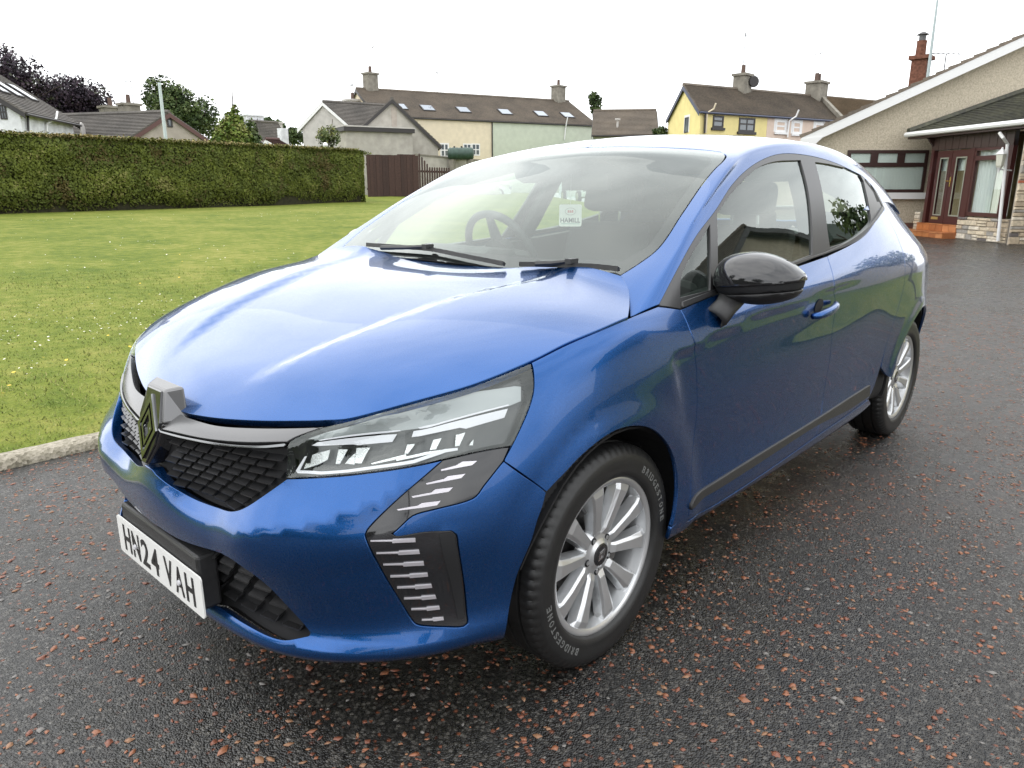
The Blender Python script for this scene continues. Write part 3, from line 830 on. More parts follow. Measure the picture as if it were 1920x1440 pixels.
# ---- number plate
pl = empty('number_plate', parent=car)
def rrect(w, h, r, n=5):
    out = []
    for cx, cy, a0 in ((w/2 - r, h/2 - r, 0), (-w/2 + r, h/2 - r, 90), (-w/2 + r, -h/2 + r, 180), (w/2 - r, -h/2 + r, 270)):
        out += [(cx + r * math.cos(math.radians(a0 + 90 * i / n)), cy + r * math.sin(math.radians(a0 + 90 * i / n))) for i in range(n + 1)]
    return out
pz, px_ = .3135, .829
MB().prism([(px_ + .0, y, pz + z) for y, z in rrect(.52, .111, .010)], (.004, 0, 0)).build('plate_board', M['plate'], pl)
MB().box((.80, 0, .338), (.052, .47, .145)).build('plate_holder', M['plastic'], pl, bevel=.008)

def text_mesh(body, size, ext=.001, sx=1., bold=False):
    """flat letters as a mesh in the xy plane, centred; slightly thick"""
    cu = bpy.data.curves.new('lettering', 'FONT')
    cu.body = body; cu.size = size; cu.extrude = ext; cu.align_x = 'CENTER'; cu.align_y = 'CENTER'
    if bold: cu.offset = size * .018
    cu.resolution_u = 4
    o = bpy.data.objects.new('lettering', cu); COL.objects.link(o)
    dg = bpy.context.evaluated_depsgraph_get()
    me = bpy.data.meshes.new_from_object(o.evaluated_get(dg))
    bpy.data.objects.remove(o); bpy.data.curves.remove(cu)
    v = np.array([tuple(x.co) for x in me.vertices]); v[:, 0] *= sx
    f = [tuple(p.vertices) for p in me.polygons]
    bpy.data.meshes.remove(me)
    return v, f
def place_text(name, body, size, org, ax, ay, mat, parent, ext=.001, sx=1., bold=False, fit=None):
    v, f = text_mesh(body, size, ext, 1., bold)
    v -= (v.max(0) + v.min(0)) / 2
    if fit: v[:, 0] *= fit[0] / np.ptp(v[:, 0]); v[:, 1] *= fit[1] / np.ptp(v[:, 1])
    ax = np.asarray(ax, float); ay = np.asarray(ay, float); az = np.cross(ax, ay)
    w = np.asarray(org) + v[:, :1] * ax + v[:, 1:2] * ay + v[:, 2:] * az
    return mesh_obj(name, w, f, mat, parent)
for _t, _y0, _y1 in (('H', -.233, -.183), ('N', -.172, -.122), ('2', -.111, -.061), ('4', -.050, 0.), ('V', .035, .085), ('A', .096, .146), ('H', .157, .207)):
    place_text('plate_character', _t, .1, (px_ + .0046, (_y0 + _y1) / 2 + .013, pz), (0, 1, 0), (0, 0, 1), M['black_ink'], pl, ext=.0006, bold=True, fit=(.048, .078))
MB().tube([(px_ + .003, .137, pz - .003), (px_ + .010, .137, pz - .003)], .007, 10).build('plate_screw', M['lampwhite'], pl)
MB().tube([(px_ + .003, -.137, pz - .003), (px_ + .010, -.137, pz - .003)], .007, 10).build('plate_screw', M['lampwhite'], pl)

# ---- headlamps
LAMP = [[(537,897),(588,895),(675,888),(762,876),(830,862),(908,845),(957,837)], [(957,837),(961,834),(978,799),(992,765),(1000,736),(1001,712),(996,681)], [(996,681),(879,727),(762,760),(657,789),(607,801),(552,822),(539,833)], [(539,833),(537,897)]]
LN = (.72, .6, .35)
_lampL = outline(SIDE, LAMP, LN)
def lampset(mir):
    tr = (lambda g: mirror_geo(g)) if mir else (lambda g: g)
    def sheet(name, segs, mat, parent, off, depth=.002, res=.02, gap=0., loops=None):
        L = loops or [outline(SIDE, segs, LN, .02)]
        return geo_obj(name, tr(panel_geo(SIDE, L, LN, res=res, gap=gap, off=off, depth=depth, roll=.0008)), mat, parent)
    lamp = sheet('headlamp', None, M['lens'], car, 0., .02, .018, .0015, [_lampL])
    sheet('lamp_housing', None, M['lampdark'], lamp, -.040, .002, .03, .004, [_lampL])
    A = lambda pts: [(530 + x / 8.348, 790 + y / 8.35) for x, y in pts]
    B = lambda pts: [(740 + x / 7.385, 720 + y / 7.3875) for x, y in pts]
    poly = lambda pts: [[pts[i], pts[(i + 1) % len(pts)]] for i in range(len(pts))]
    sheet('lamp_bezel', poly(A([(150,330),(600,150)]) + [(657,798),(762,768),(870,737)] + B([(1700,10),(1790,20),(1795,230),(1620,300),(1500,310),(340,620),(120,650)]) + A([(1840,160),(480,300)])), M['lampgrey'], lamp, -.022, .012)
    sheet('light_guide', poly(A([(500,300),(1820,150),(1835,162),(1500,205),(520,312)])), M['lampwhite'], lamp, -.016)
    sheet('light_guide', poly(A([(400,385),(490,340),(1775,210),(1700,325),(1140,380),(1080,368),(470,393)])), M['lampwhite'], lamp, -.014)
    sheet('light_guide', poly(B([(320,608),(1600,280),(1608,296),(345,622)])), M['lampwhite'], lamp, -.016)
    sheet('light_guide', poly(B([(260,660),(1590,342),(1540,465),(1000,615),(915,600),(225,730)])), M['lampwhite'], lamp, -.014)
    # daytime running light: hooked silver band
    sheet('running_light', poly(A([(160,780),(300,560),(330,550),(215,775),(560,785),(1000,745),(1905,620)]) + B([(0,1085),(250,1045),(700,900),(885,885),(885,915),(720,940),(260,1085),(0,1125)]) + A([(1915,665),(1000,785),(560,820),(190,815)])), M['lampwhite'], lamp, -.011)
    sheet('reflector', poly(A([(320,565),(420,520),(660,460),(620,610),(470,680),(230,760)])), M['reflector'], lamp, -.024)
    sheet('reflector', poly(A([(810,455),(960,450),(830,670),(760,670)])), M['reflector'], lamp, -.022)
    sheet('reflector', poly(A([(1110,430),(1330,420),(1180,640),(1075,645)])), M['reflector'], lamp, -.022)
    sheet('reflector', poly(A([(960,600),(1080,500),(1050,660),(900,665)])), M['reflector'], lamp, -.028)
    sheet('reflector', poly(B([(150,820),(260,810),(160,940),(110,945)])), M['reflector'], lamp, -.022)
    sheet('reflector', poly(B([(530,760),(650,740),(570,890),(480,900)])), M['reflector'], lamp, -.022)
    sheet('reflector', poly(B([(870,700),(1000,670),(920,850),(860,860)])), M['reflector'], lamp, -.022)
    sheet('reflector', poly(B([(1080,820),(1120,770),(1110,850),(1060,850)])), M['reflector'], lamp, -.022)
    sheet('lamp_step', poly(B([(140,680),(250,655),(225,735),(380,720),(380,770),(250,800),(130,810)])), M['gapblack'], lamp, -.018)
    sheet('lower_guide', poly(A([(1350,640),(1905,500),(1915,545),(1370,655)]) + []), M['reflector'], lamp, -.016)
    sheet('lower_guide', poly(B([(0,1020),(440,930),(800,890),(800,900),(450,965),(0,1050)])), M['reflector'], lamp, -.016)
lampset(False); lampset(True)

# ---- glass house
SL = (0, .9, .35)
DLO = [[(1236,571),(1273,500.5),(1305,444),(1341,396),(1373,347),(1405.5,315),(1441,295),(1470,288.5),(1515,292),(1563,305),(1596,320),(1619,333),(1644,361),(1658,389)], [(1658,389),(1644,411),(1622,440),(1593,459),(1551,479),(1496,498),(1341,552),(1276,579)], [(1276,579),(1234,573)]]
W_front = [[(1344,402),(1365,371),(1386,347),(1418,316.5),(1451,303.5),(1500.6,300.5)], [(1500.6,300.5),(1515,357),(1522,421),(1523,477)], [(1523,477),(1486,491),(1345,541)], [(1345,541),(1344,402)]]
W_quart = [[(1331,421),(1278,518),(1275,558)], [(1275,558),(1332,544)], [(1332,544),(1331,421)]]
W_rear = [[(1528,304),(1563.6,310),(1612,328),(1619,340)], [(1619,340),(1631.4,399),(1633,412),(1622,428),(1593,450.5),(1556,464)], [(1556,464),(1552,437.6),(1541,357),(1528,304)]]
W_tri = [[(1629,341),(1640,357.5),(1650,378)], [(1650,378),(1644,378.6)], [(1644,378.6),(1634.6,354.6),(1629,341)]]
surround = panel('window_surround', GREEN, DLO, SL, M['trim'], car, holes=[W_front, W_quart, W_rear, W_tri], mirror='pair', res=.03, gap=.001, off=.001, depth=.012)
for nm, w in (('side_window', W_front), ('quarter_window', W_quart), ('side_window', W_rear), ('quarter_window', W_tri)):
    panel(nm, GREEN, w, SL, M['glass'], car, mirror='pair', off=-.006, gap=-.004, depth=0, side=False, res=.04)
# belt strip standing proud of the doors
belt = panel('belt_trim', GREEN, [[(1276,579),(1341,552),(1496,498),(1551,479),(1593,459),(1622,440),(1644,411),(1657,391)], [(1657,391),(1652,388)], [(1652,388),(1640,408),(1619,431),(1591,451),(1550,471),(1495,489),(1340,543),(1276,566)], [(1276,566),(1276,579)]], SL, M['trim'], car, mirror='pair', off=.008, depth=.012, res=.02)
WS_e = [(1163,517),(1192,499),(1234,467),(1279,402),(1321,341),(1345,313),(1354,305),(1362,297),(1366,291)]
def ws_loop(n):
    L = outline(GREENW, [WS_e[:-2] + [(-.93,.615,1.357),(-.957,.58,1.371),(-.966,.5,1.383)], [(-.966,.5,1.383),(-.963,.3,1.399),(-.958,0,1.407)]], n)
    L = L[L[:, 1] > .003]
    b = outline(GREENW, [[(-.20,0,1.012),(-.205,.2,1.011),(-.225,.45,1.010),(-.26,.66,1.02)]], n)
    half = np.vstack([b[b[:, 1] > .003], L])
    return np.vstack([[GREENW.near((-.20, 0, 1.012))[0] * [1, 0, 1]], half, [GREENW.near((-.958, 0, 1.407))[0] * [1, 0, 1]], (half * MIR)[::-1]])
WN = (.55, 0, .83)
_ws = ws_loop(WN)
windscreen = geo_obj('windscreen', panel_geo(GREENW, [_ws], WN, res=.04, gap=.003, depth=0, side=False), M['screen'], car)
# printed black border of the windscreen, on the inside face
_wn = np.array(WN) / np.linalg.norm(WN)
def shrink_loop(L, dtop, dside, dbot):
    out = []
    for p in L:
        t = _ss(1.04, 1.35, p[2]); s = abs(p[1]) / (.70 - .10 * t)
        q = p.copy()
        q[1] *= 1 - dside * (1. if s > .8 else s / .8 * 1.) / .68
        out.append(q)
    out = np.array(out)
    zc = (1.02, 1.40)
    f = (out[:, 2] - zc[0]) / (zc[1] - zc[0])
    mv = np.where(f > .5, -dtop * _ss(.72, .98, f), dbot * (1 - _ss(.0, .25, f)))
    out[:, 0] -= mv * .88; out[:, 2] += mv * .47
    return out
_hole = shrink_loop(_ws, .045, .045, .075)
_frit = panel_geo(GREENW, [_ws, _hole], WN, res=.04, gap=.004, off=-.004, depth=0, side=False)
geo_obj('windscreen_border', _frit, M['frit'], windscreen)
# dark patch for the camera and mirror foot behind the top of the glass
panel('camera_cover', GREENW, [[(984,326),(1037,328)], [(1037,328),(1080,303),(1128,283)], [(1128,283),(1035,284)], [(1035,284),(1005,305),(984,326)]], WN, M['frit'], windscreen, off=-.0055, gap=0, depth=.03, res=.03)
# painted A-pillar, roof rail and roof
def roof_outline():
    n = (0, .35, 1)
    e = outline(GREENW, [[(1236,571),(1273,500.5),(1305,444),(1341,396),(1373,347),(1405.5,315),(1441,295),(1470,288.5),(1515,292),(1563,305),(1596,320),(1619,333),(1644,361),(1658,389)]], n)
    return e
pillar = panel('a_pillar', GREEN, [[(1236,570),(1273,499.5),(1305,443),(1341,395),(1373,346),(1405.5,314),(1441,294),(1470,287.5),(1515,291),(1563,304),(1596,319),(1619,332),(1644,360),(1658,388)],
      [(1658,388),(-2.30,.725,1.20),(-2.56,.69,1.19),(-2.74,.655,1.09)], [(-2.74,.655,1.09),(-2.78,.56,1.12),(-2.70,.52,1.25),(-2.55,.52,1.335)], [(-2.55,.52,1.335),(-2.1,.55,1.415),(-1.7,.565,1.44),(-1.3,.575,1.43),(-1.0,.585,1.385)], [(-1.0,.585,1.385),(-.957,.58,1.371),(-.93,.615,1.357)] + [(1354,305),(1345,313),(1321,341),(1279,402),(1234,467),(1192,499),(1163,517)], [(1163,517),(1178,545),(1182,594)], [(1182,594),(1236,570)]],
      (.12, .62, .75), M['paint'], car, mirror='pair', res=.0065, gap=.0006, depth=.01)
roof = panel('roof', GREEN, [[(-.963,0,1.408),(-.968,.3,1.399),(-.971,.5,1.384),(-.962,.58,1.372)], [(-.962,.58,1.372),(-1.0,.585,1.385)], [(-1.0,.585,1.385),(-1.3,.575,1.43),(-1.7,.565,1.44),(-2.1,.55,1.415),(-2.55,.52,1.335)], [(-2.55,.52,1.335),(-2.68,.5,1.305)], [(-2.68,.5,1.305),(-2.72,.3,1.34),(-2.73,0,1.35)], [(-2.73,0,1.35),(-2.1,0,1.45),(-1.3,0,1.466),(-.963,0,1.408)]],
             (0, .2, 1), M['paint'], car, mirror='join', seam=True, gap=-.0004, res=.04, depth=.012)
rear_window = panel('rear_window', GREEN, [[(-2.73,0,1.345),(-2.72,.3,1.335),(-2.69,.49,1.30)], [(-2.69,.49,1.30),(-2.80,.53,1.18),(-2.92,.56,1.05)], [(-2.92,.56,1.05),(-2.97,.35,1.05),(-2.99,0,1.05)], [(-2.99,0,1.05),(-2.86,0,1.2),(-2.73,0,1.345)]], (-.9, .1, .4), M['glass'], car, mirror='join', seam=True, depth=0, side=False, res=.05)

# ---- black sill strips
strip = panel('sill_strip', SIDE, [[(1293,946),(1300,932),(1327,910),(1407,860),(1528,786),(1590,746),(1628,722)], [(1628,722),(1627,742)], [(1627,742),(1588,768),(1530,797),(1407,876),(1340,918),(1307,940),(1293,955)], [(1293,955),(1293,946)]], PS, M['plastic'], car, mirror='pair', off=.010, depth=.016, res=.018, roll=.005)
# ================================================================== wheels, mirrors, wipers, cabin
def lathe(prof, n, close=False):
    """prof: list of (y, r); turned round the y axis"""
    V, F = [], []
    m = len(prof)
    for k in range(n):
        a = 2 * math.pi * k / n
        for j, p in enumerate(prof):
            r = p[1]
            if len(p) > 2 and k % 4 == 0: r -= p[2]          # sipe: every fourth step cut back
            V.append((r * math.cos(a), p[0], r * math.sin(a)))
    for k in range(n):
        q = (k + 1) % n
        for j in range(m - 1):
            F.append((k * m + j, k * m + j + 1, q * m + j + 1, q * m + j))
    return V, F
def auto_smooth(o, ang=35):
    me = o.data
    me.polygons.foreach_set('use_smooth', np.ones(len(me.polygons), bool))
    bm = bmesh.new(); bm.from_mesh(me)
    for e in bm.edges:
        if len(e.link_faces) == 2 and e.calc_face_angle(0) > math.radians(ang): e.smooth = False
    bm.to_mesh(me); bm.free()
    return o
TYRE_R = .308
def make_wheel(x, y, rz, spin):
    w = empty('wheel', (x, y, .306), rz, car)
    g = .007
    pr = [(-.076,.205),(-.090,.222),(-.0975,.252),(-.095,.282),(-.086,.299,.004),(-.078,.3045,.005),(-.070,.3070,.004),(-.052,.3078),(-.050,.3078-g),(-.043,.3078-g),(-.041,.308),(-.006,.308),(-.004,.308-g),(.004,.308-g),(.006,.308),(.041,.308),(.043,.308-g),(.050,.308-g),(.052,.3078),
          (.070,.3070,.004),(.078,.3045,.005),(.086,.299,.004),(.0945,.284),(.0962,.281),(.0975,.268),(.0978,.252),(.0965,.240),(.0968,.238),(.0935,.226),(.0895,.221),(.080,.217),(.078,.205)]
    V, F = lathe(pr, 288)
    t = auto_smooth(mesh_obj('tyre', V, F, M['tyre'], w), 50)
    rp = [(.0780,.2010),(.0805,.2050),(.0835,.2115),(.0838,.2165),(.0815,.2200),(.076,.2215),(.070,.214),(.060,.2035)]
    rp = [(-.085,.20),(-.075,.188),(-.02,.186),(.03,.190),(.055,.1965),(.070,.1995)] + rp
    V, F = lathe(rp, 96)
    auto_smooth(mesh_obj('rim', V, F, M['wheel'], w), 40)
    for k in range(10):
        a = math.radians(spin + 72 * (k // 2) + (16 if k % 2 else -16))
        sgn = 1 if k % 2 else -1
        # sections along the spoke: radius, front y, half widths front/back
        S = []
        for r, yf, yb, wf, wb, sk in ((.040,.052,.030,.0150,.018,0), (.072,.066,.036,.0105,.0200,.002), (.140,.0745,.040,.0130,.0250,.004), (.182,.0785,.046,.0175,.0320,.007), (.2035,.075,.052,.0225,.038,.009)):
            cs = []
            for (yy, ww) in ((yb, -wb), (yf - .007, -(wf * .45 + wb * .55)), (yf, -wf), (yf, wf), (yf - .007, wf * .45 + wb * .55), (yb, wb)):
                off = ww + sgn * sk * (1 if yy == yf else .4)
                cs.append((r * math.cos(a) - off * math.sin(a), yy, r * math.sin(a) + off * math.cos(a)))
            S.append(cs)
        V = [p for s in S for p in s]; F = []
        for i in range(len(S) - 1):
            for j in range(5):
                F.append((i * 6 + j, i * 6 + j + 1, (i + 1) * 6 + j + 1, (i + 1) * 6 + j))
        o = mesh_obj('spoke', V, F, M['wheel'], w)
        m = o.modifiers.new('bevel', 'BEVEL'); m.width = .0012; m.segments = 2; m.limit_method = 'ANGLE'
    V, F = lathe([(.030,.075),(.050,.068),(.058,.060),(.060,.046),(.062,.040),(.066,.034),(.067,.0315),(.060,.030),(.060,.0)], 60)
    auto_smooth(mesh_obj('hub', V, F, M['wheel'], w), 30)
    for k in range(5):
        a = math.radians(spin + 36 + 72 * k)
        c = np.array([.050 * math.cos(a), 0, .050 * math.sin(a)])
        mb = MB(); mb.tube([c + [0, .040, 0], c + [0, .0605, 0]], .0105, 14)
        mb.build('lug_recess_shade', M['gapblack'], w, True)  # solid black plug, coloured as the shade inside the bolt hole
        MB().tube([c + [0, .040, 0], c + [0, .062, 0]], .0062, 6).build('wheel_bolt', M['wheel'], w)
    V, F = lathe([(.063,.0310),(.068,.0300),(.0695,.027),(.0695,.0)], 40)
    cap = auto_smooth(mesh_obj('hub_cap', V, F, M['gloss'], w), 30)
    for (W_, H_, T_) in ((.0135, .021, .0032), (.0065, .0105, .0022)):
        k = 1 - T_ / (W_ * H_ / math.hypot(W_, H_)); mb = MB()
        o4 = [(0, H_), (W_, 0), (0, -H_), (-W_, 0)]
        ca, sa = math.cos(math.radians(spin + 20)), math.sin(math.radians(spin + 20))
        rot = lambda q: (q[0] * ca - q[1] * sa, q[0] * sa + q[1] * ca)
        for i in range(4):
            A = [rot(q) for q in (o4[i], o4[(i + 1) % 4], (o4[(i + 1) % 4][0] * k, o4[(i + 1) % 4][1] * k), (o4[i][0] * k, o4[i][1] * k))]
            mb.hexa([(q[0], .0695, q[1]) for q in A], [(q[0], .0706, q[1]) for q in A])
        mb.build('cap_emblem', M['chrome'], w)
    MB().tube([(.188 * math.cos(math.radians(62)), .060, .188 * math.sin(math.radians(62))), (.168 * math.cos(math.radians(62)), .070, .168 * math.sin(math.radians(62)))], .0055, 8).build('tyre_valve', M['plastic'], w)
    # brake disc and caliper behind the spokes
    V, F = lathe([(.000,.0),(.000,.06),(.004,.062),(.004,.128),(-.012,.130)], 48)
    mesh_obj('brake_disc', V, F, M['disc'], w)
    V = []; mb = MB()
    for i in range(7):
        a0, a1 = math.radians(150 + i * 9), math.radians(159 + i * 9)
        P = [(r * math.cos(q), yy, r * math.sin(q)) for q in (a0, a1) for (r, yy) in ((.095, .024), (.145, .024), (.145, -.02), (.095, -.02))]
        mb.hexa(P[:4], P[4:])
    mb.build('brake_caliper', M['caliper'], w)
    return w
M['disc'] = simple('brake_disc_steel', (.16, .155, .15), .4, metal=.8)
M['caliper'] = simple('caliper_iron', (.10, .095, .09), .6)
def tyre_words(w, starts):
    for a0 in starts:
        mbv, mbf = [], []
        word = 'BRIDGESTONE'
        wd = {'I': .45}
        tot = sum(wd.get(c, 1.) for c in word); span = math.radians(54); ang = 0
        for c in word:
            k = wd.get(c, 1.) / tot * span
            a = math.radians(a0) + (ang + k / 2); ang += k
            v, f = text_mesh(c, .03, .0006, 1., True)
            v -= (v.max(0) + v.min(0)) / 2
            hh = np.ptp(v[:, 1]); v[:, 1] *= .0190 / hh
            v[:, 0] *= (.0140 if c != 'I' else .0045) / np.ptp(v[:, 0])
            r = .2545 + v[:, 1]; th = a - v[:, 0] / .2545 * -1
            V = np.stack([r * np.cos(th), .0981 + v[:, 2] - .10 * np.maximum(0, np.abs(v[:, 1]) - .006), r * np.sin(th)], 1)
            n = len(mbv); mbv += list(V); mbf += [tuple(i + n for i in q) for q in f]
        mesh_obj('tyre_lettering', mbv, mbf, M['tyretext'], w)
YW = .7475
fw = make_wheel(0.0, YW, 0, 26)
tyre_words(fw, (-60, 122))
rw = make_wheel(-WB, YW - .006, 0, 40)
tyre_words(rw, (20, 200))
# far side wheels: copies turned round
for src, x in ((fw, 0.0), (rw, -WB)):
    c = link_copy(src, (x, -src.location.y, .306), (0, 0, math.pi), car)
    for ch in src.children: link_copy(ch, parent=c)

# ---- wheel-arch liners and dark inner shell
def arch(x, s):
    mb = MB(); n = 20; r = .352
    ang = [math.radians((16 if x == 0 else -4) + (178 if x == 0 else 172) * i / n) for i in range(n + 1)]
    def yo(q):
        h = SIDE.cast((x + r * math.cos(q), 1.6, .31 + r * math.sin(q)), (0, -1., 0))
        return min(.858, (h[0][1] if h else .80) - .02)
    for i in range(n):
        a, b = ang[i], ang[i + 1]
        P = lambda q, y, rr: (x + rr * math.cos(q), s * y, .31 + rr * math.sin(q))
        mb.hexa([P(a, .50, r), P(b, .50, r), P(b, .50, r + .006), P(a, .50, r + .006)], [P(a, yo(a), r), P(b, yo(b), r), P(b, yo(b), r + .006), P(a, yo(a), r + .006)])
    mb.prism([(x + r * math.cos(q), s * .50, .31 + r * math.sin(q)) for q in ang], (0, s * .01, 0))
    return mb.build('wheel_arch_liner', M['gapblack'], car)
for _x in (0, -WB):
    for _s in (1, -1): arch(_x, _s)
G_ = SIDE.G; Nn = SIDE.NRM.reshape(G_.shape)
off = np.where(G_[..., 0:1] > .30, .085, .035)
SH = G_ - Nn * off
nu, nv = SH.shape[:2]
mb = MB()
sv = SH.reshape(-1, 3)
sf = []
for i in range(nu - 1):
    for j in range(nv - 1):
        a = i * nv + j; q = (a, a + nv, a + nv + 1, a + 1)
        c = sv[list(q)].mean(0); c0 = G_.reshape(-1, 3)[list(q)].mean(0)
        if min(math.hypot(c0[0], c0[2] - .31), math.hypot(c0[0] + WB, c0[2] - .31)) < .365: continue
        if j > nv * .9 or (c0[0] < -.2 and j > nv * .86): continue
        sf.append(q)
used = np.unique(np.array(sf)); rm = {k: i for i, k in enumerate(used)}
sv2 = sv[used]; sf2 = [tuple(rm[k] for k in q) for q in sf]
mesh_obj('inner_shell', np.vstack([sv2, sv2 * MIR]), sf2 + [tuple(k + len(sv2) for k in q[::-1]) for q in sf2], M['gapblack'], car)
mb = MB()
mb.box((-.05, 0, .30), (1.36, .98, .22)); mb.box((-1.30, 0, .24), (1.86, 1.50, .06)); mb.box((-2.75, 0, .33), (.75, .98, .22))
mb.box((.45, 0, .28), (.36, 1.0, .22))
mb.build('underbody', M['gapblack'], car)
# firewall, engine bay lid under the bonnet: keeps light from showing through the gaps
mb = MB()
mb.box((-.30, 0, .62), (.06, 1.5, .62)); mb.box((.22, 0, .70), (.9, 1.0, .05)); 
mb.build('engine_bay', M['gapblack'], car)

def unit3(v): return np.asarray(v, float) / np.linalg.norm(v)
# ---- door mirrors
def make_mirror(s):
    S = np.array([1, s, 1.])
    n = np.array([.955, .295, .02]); n /= np.linalg.norm(n)
    c0 = MIRC
    OUT = [(1340,528),(1344,508),(1354,492),(1370,482),(1392,476.5),(1415,475),(1440,478),(1465,486),(1488,498),(1505,512),(1510.5,520),(1509,532),(1503,545),(1492,555),(1475,561),(1452,566),(1425,568.5),(1398,566),(1372,560),(1352,550),(1343,541)]
    L = np.array([hit_plane(*q, n, n @ c0) for q in OUT])
    L = bezier_smooth(np.vstack([L, L[:1]]), .010)[:-1]
    cz = np.array(hit_plane(1418, 528, n, n @ c0))
    m = len(L)
    rings = []
    for k, d in ((1., 0), (.985, .018), (.95, .034), (.88, .051), (.77, .065), (.60, .077), (.40, .085), (.2, .089)):
        rings.append(cz + (L - cz) * k + n * d)
    V = np.vstack(rings + [[cz + n * .090]]); F = []
    for r in range(len(rings) - 1):
        for i in range(m):
            j = (i + 1) % m
            F.append((r * m + i, r * m + j, (r + 1) * m + j, (r + 1) * m + i))
    b = (len(rings) - 1) * m
    for i in range(m): F.append((b + i, b + (i + 1) % m, len(V) - 1))
    root = empty('door_mirror', parent=car)
    V = np.array(V)
    def cutline(px, dy): return np.array(hit_plane(px, np.interp(px, [1340, 1420, 1510], [533, 537, 524]) + dy, n, n @ c0)) + n * .05
    for nm, lo, hi, mat in (('mirror_cap', None, 0, M['gloss']), ('mirror_band', 0, 15, M['gapblack']), ('mirror_lower_shell', 16.5, None, M['plastic'])):
        bm = bmesh.new()
        bv = [bm.verts.new(v) for v in V]
        for f in F:
            try: bm.faces.new([bv[k] for k in f])
            except ValueError: pass
        bmesh.ops.recalc_face_normals(bm, faces=bm.faces)
        cf = max(bm.faces, key=lambda f: f.calc_center_median().dot(Vector(n)))
        if cf.normal.dot(Vector(n)) < 0: bmesh.ops.reverse_faces(bm, faces=bm.faces)
        for dy, keep_up in ((lo, False), (hi, True)):
            if dy is None: continue
            A, B_ = cutline(1350, dy), cutline(1500, dy)
            e = (B_ - A) / np.linalg.norm(B_ - A); up = np.cross(n, e); up = up if up[2] > 0 else -up
            bmesh.ops.bisect_plane(bm, geom=bm.verts[:] + bm.edges[:] + bm.faces[:], plane_co=A, plane_no=up, clear_inner=keep_up, clear_outer=not keep_up)
        me = bpy.data.meshes.new(nm); bm.to_mesh(me); bm.free()
        if s < 0:
            for v in me.vertices: v.co.y = -v.co.y
            me.flip_normals()
        me.materials.append(mat); me.polygons.foreach_set('use_smooth', np.ones(len(me.polygons), bool))
        o = bpy.data.objects.new(nm, me); COL.objects.link(o); o.parent = root
        so = o.modifiers.new('thick', 'SOLIDIFY'); so.thickness = .005; so.offset = 1 if nm == 'mirror_cap' else .4 if nm == 'mirror_lower_shell' else -1
    mesh_obj('mirror_back', (cz + (L - cz) * .97 - n * .002) * S, [tuple(range(m))], M['plastic'], root)
    mesh_obj('mirror_glass', (cz + (L - cz) * .86 - n * .006) * S, [tuple(range(m))], M['mirrorglass'], root)
    # stalk down to the door
    b0, nb0 = SIDE.pix(1341, 595)
    t0 = hit_plane(1378, 553, n, n @ c0) + n * .012
    pts = [b0 - nb0 * .012, b0 + nb0 * .004, b0 * .55 + t0 * .45 + nb0 * .006, t0 + np.array([0, 0, .004])]
    e1 = unit3(np.cross(t0 - b0, n)); rings = []
    for p, (ra, rb) in zip(pts, ((.038, .026), (.036, .025), (.033, .022), (.040, .030))):
        ax = unit3(t0 - b0); e2 = np.cross(ax, e1)
        rings += [p + e1 * ra * math.cos(q) + e2 * rb * math.sin(q) for q in np.linspace(0, 2 * math.pi, 16, endpoint=False)]
    FF = [(r * 16 + i, r * 16 + (i + 1) % 16, (r + 1) * 16 + (i + 1) % 16, (r + 1) * 16 + i) for r in range(3) for i in range(16)]
    o = mesh_obj('mirror_stalk', [q * S for q in rings], FF if s > 0 else [f[::-1] for f in FF], M['plastic'], root, smooth=True)
    return root
M['mirrorglass'] = simple('mirror_silver', (.8, .8, .8), .02, metal=1.)
def proj_px(P):
    q = np.asarray(P) - CAM_POS
    return 960 + CAM_F * (q @ CAM_RIGHT) / (q @ CAM_FWD), 720 - CAM_F * (q @ CAM_UP) / (q @ CAM_FWD)
MIRC = np.array([-.56, .93, .99])
make_mirror(1); make_mirror(-1)

# ---- door handles (front doors; the rear ones hide in the window trim)
def make_handle(s):
    S = np.array([1, s, 1.])
    a, na = SIDE.pix(1517, 592); b, nb = SIDE.pix(1561, 567)
    mb = MB(); pts = []
    for t in np.linspace(0, 1, 9):
        p = a + (b - a) * t; h = SIDE.near(p)
        pts.append(((h[0] + h[1] * (.012 + .022 * math.sin(math.pi * min(1, max(0, t))) ** .6)) * S))
    o = MB().tube(pts, [.010, .013, .0145, .015, .015, .0145, .014, .0125, .009], 10).build('door_handle', M['paint'], car, True)
    c, n = SIDE.pix(1535, 574)
    d = (b - a) / np.linalg.norm(b - a); u = np.cross(n, d)
    ring = [c + d * .038 * math.cos(t) + u * .026 * math.sin(t) for t in np.linspace(0, 2 * math.pi, 20, endpoint=False)]
    ring = [(SIDE.near(p)[0] + n * .002) * S for p in ring]
    mesh_obj('handle_recess_shade', ring, [tuple(range(20))], M['gapblack'], car)  # flat black disc painted for the shade in the hollow behind the handle
make_handle(1); make_handle(-1)

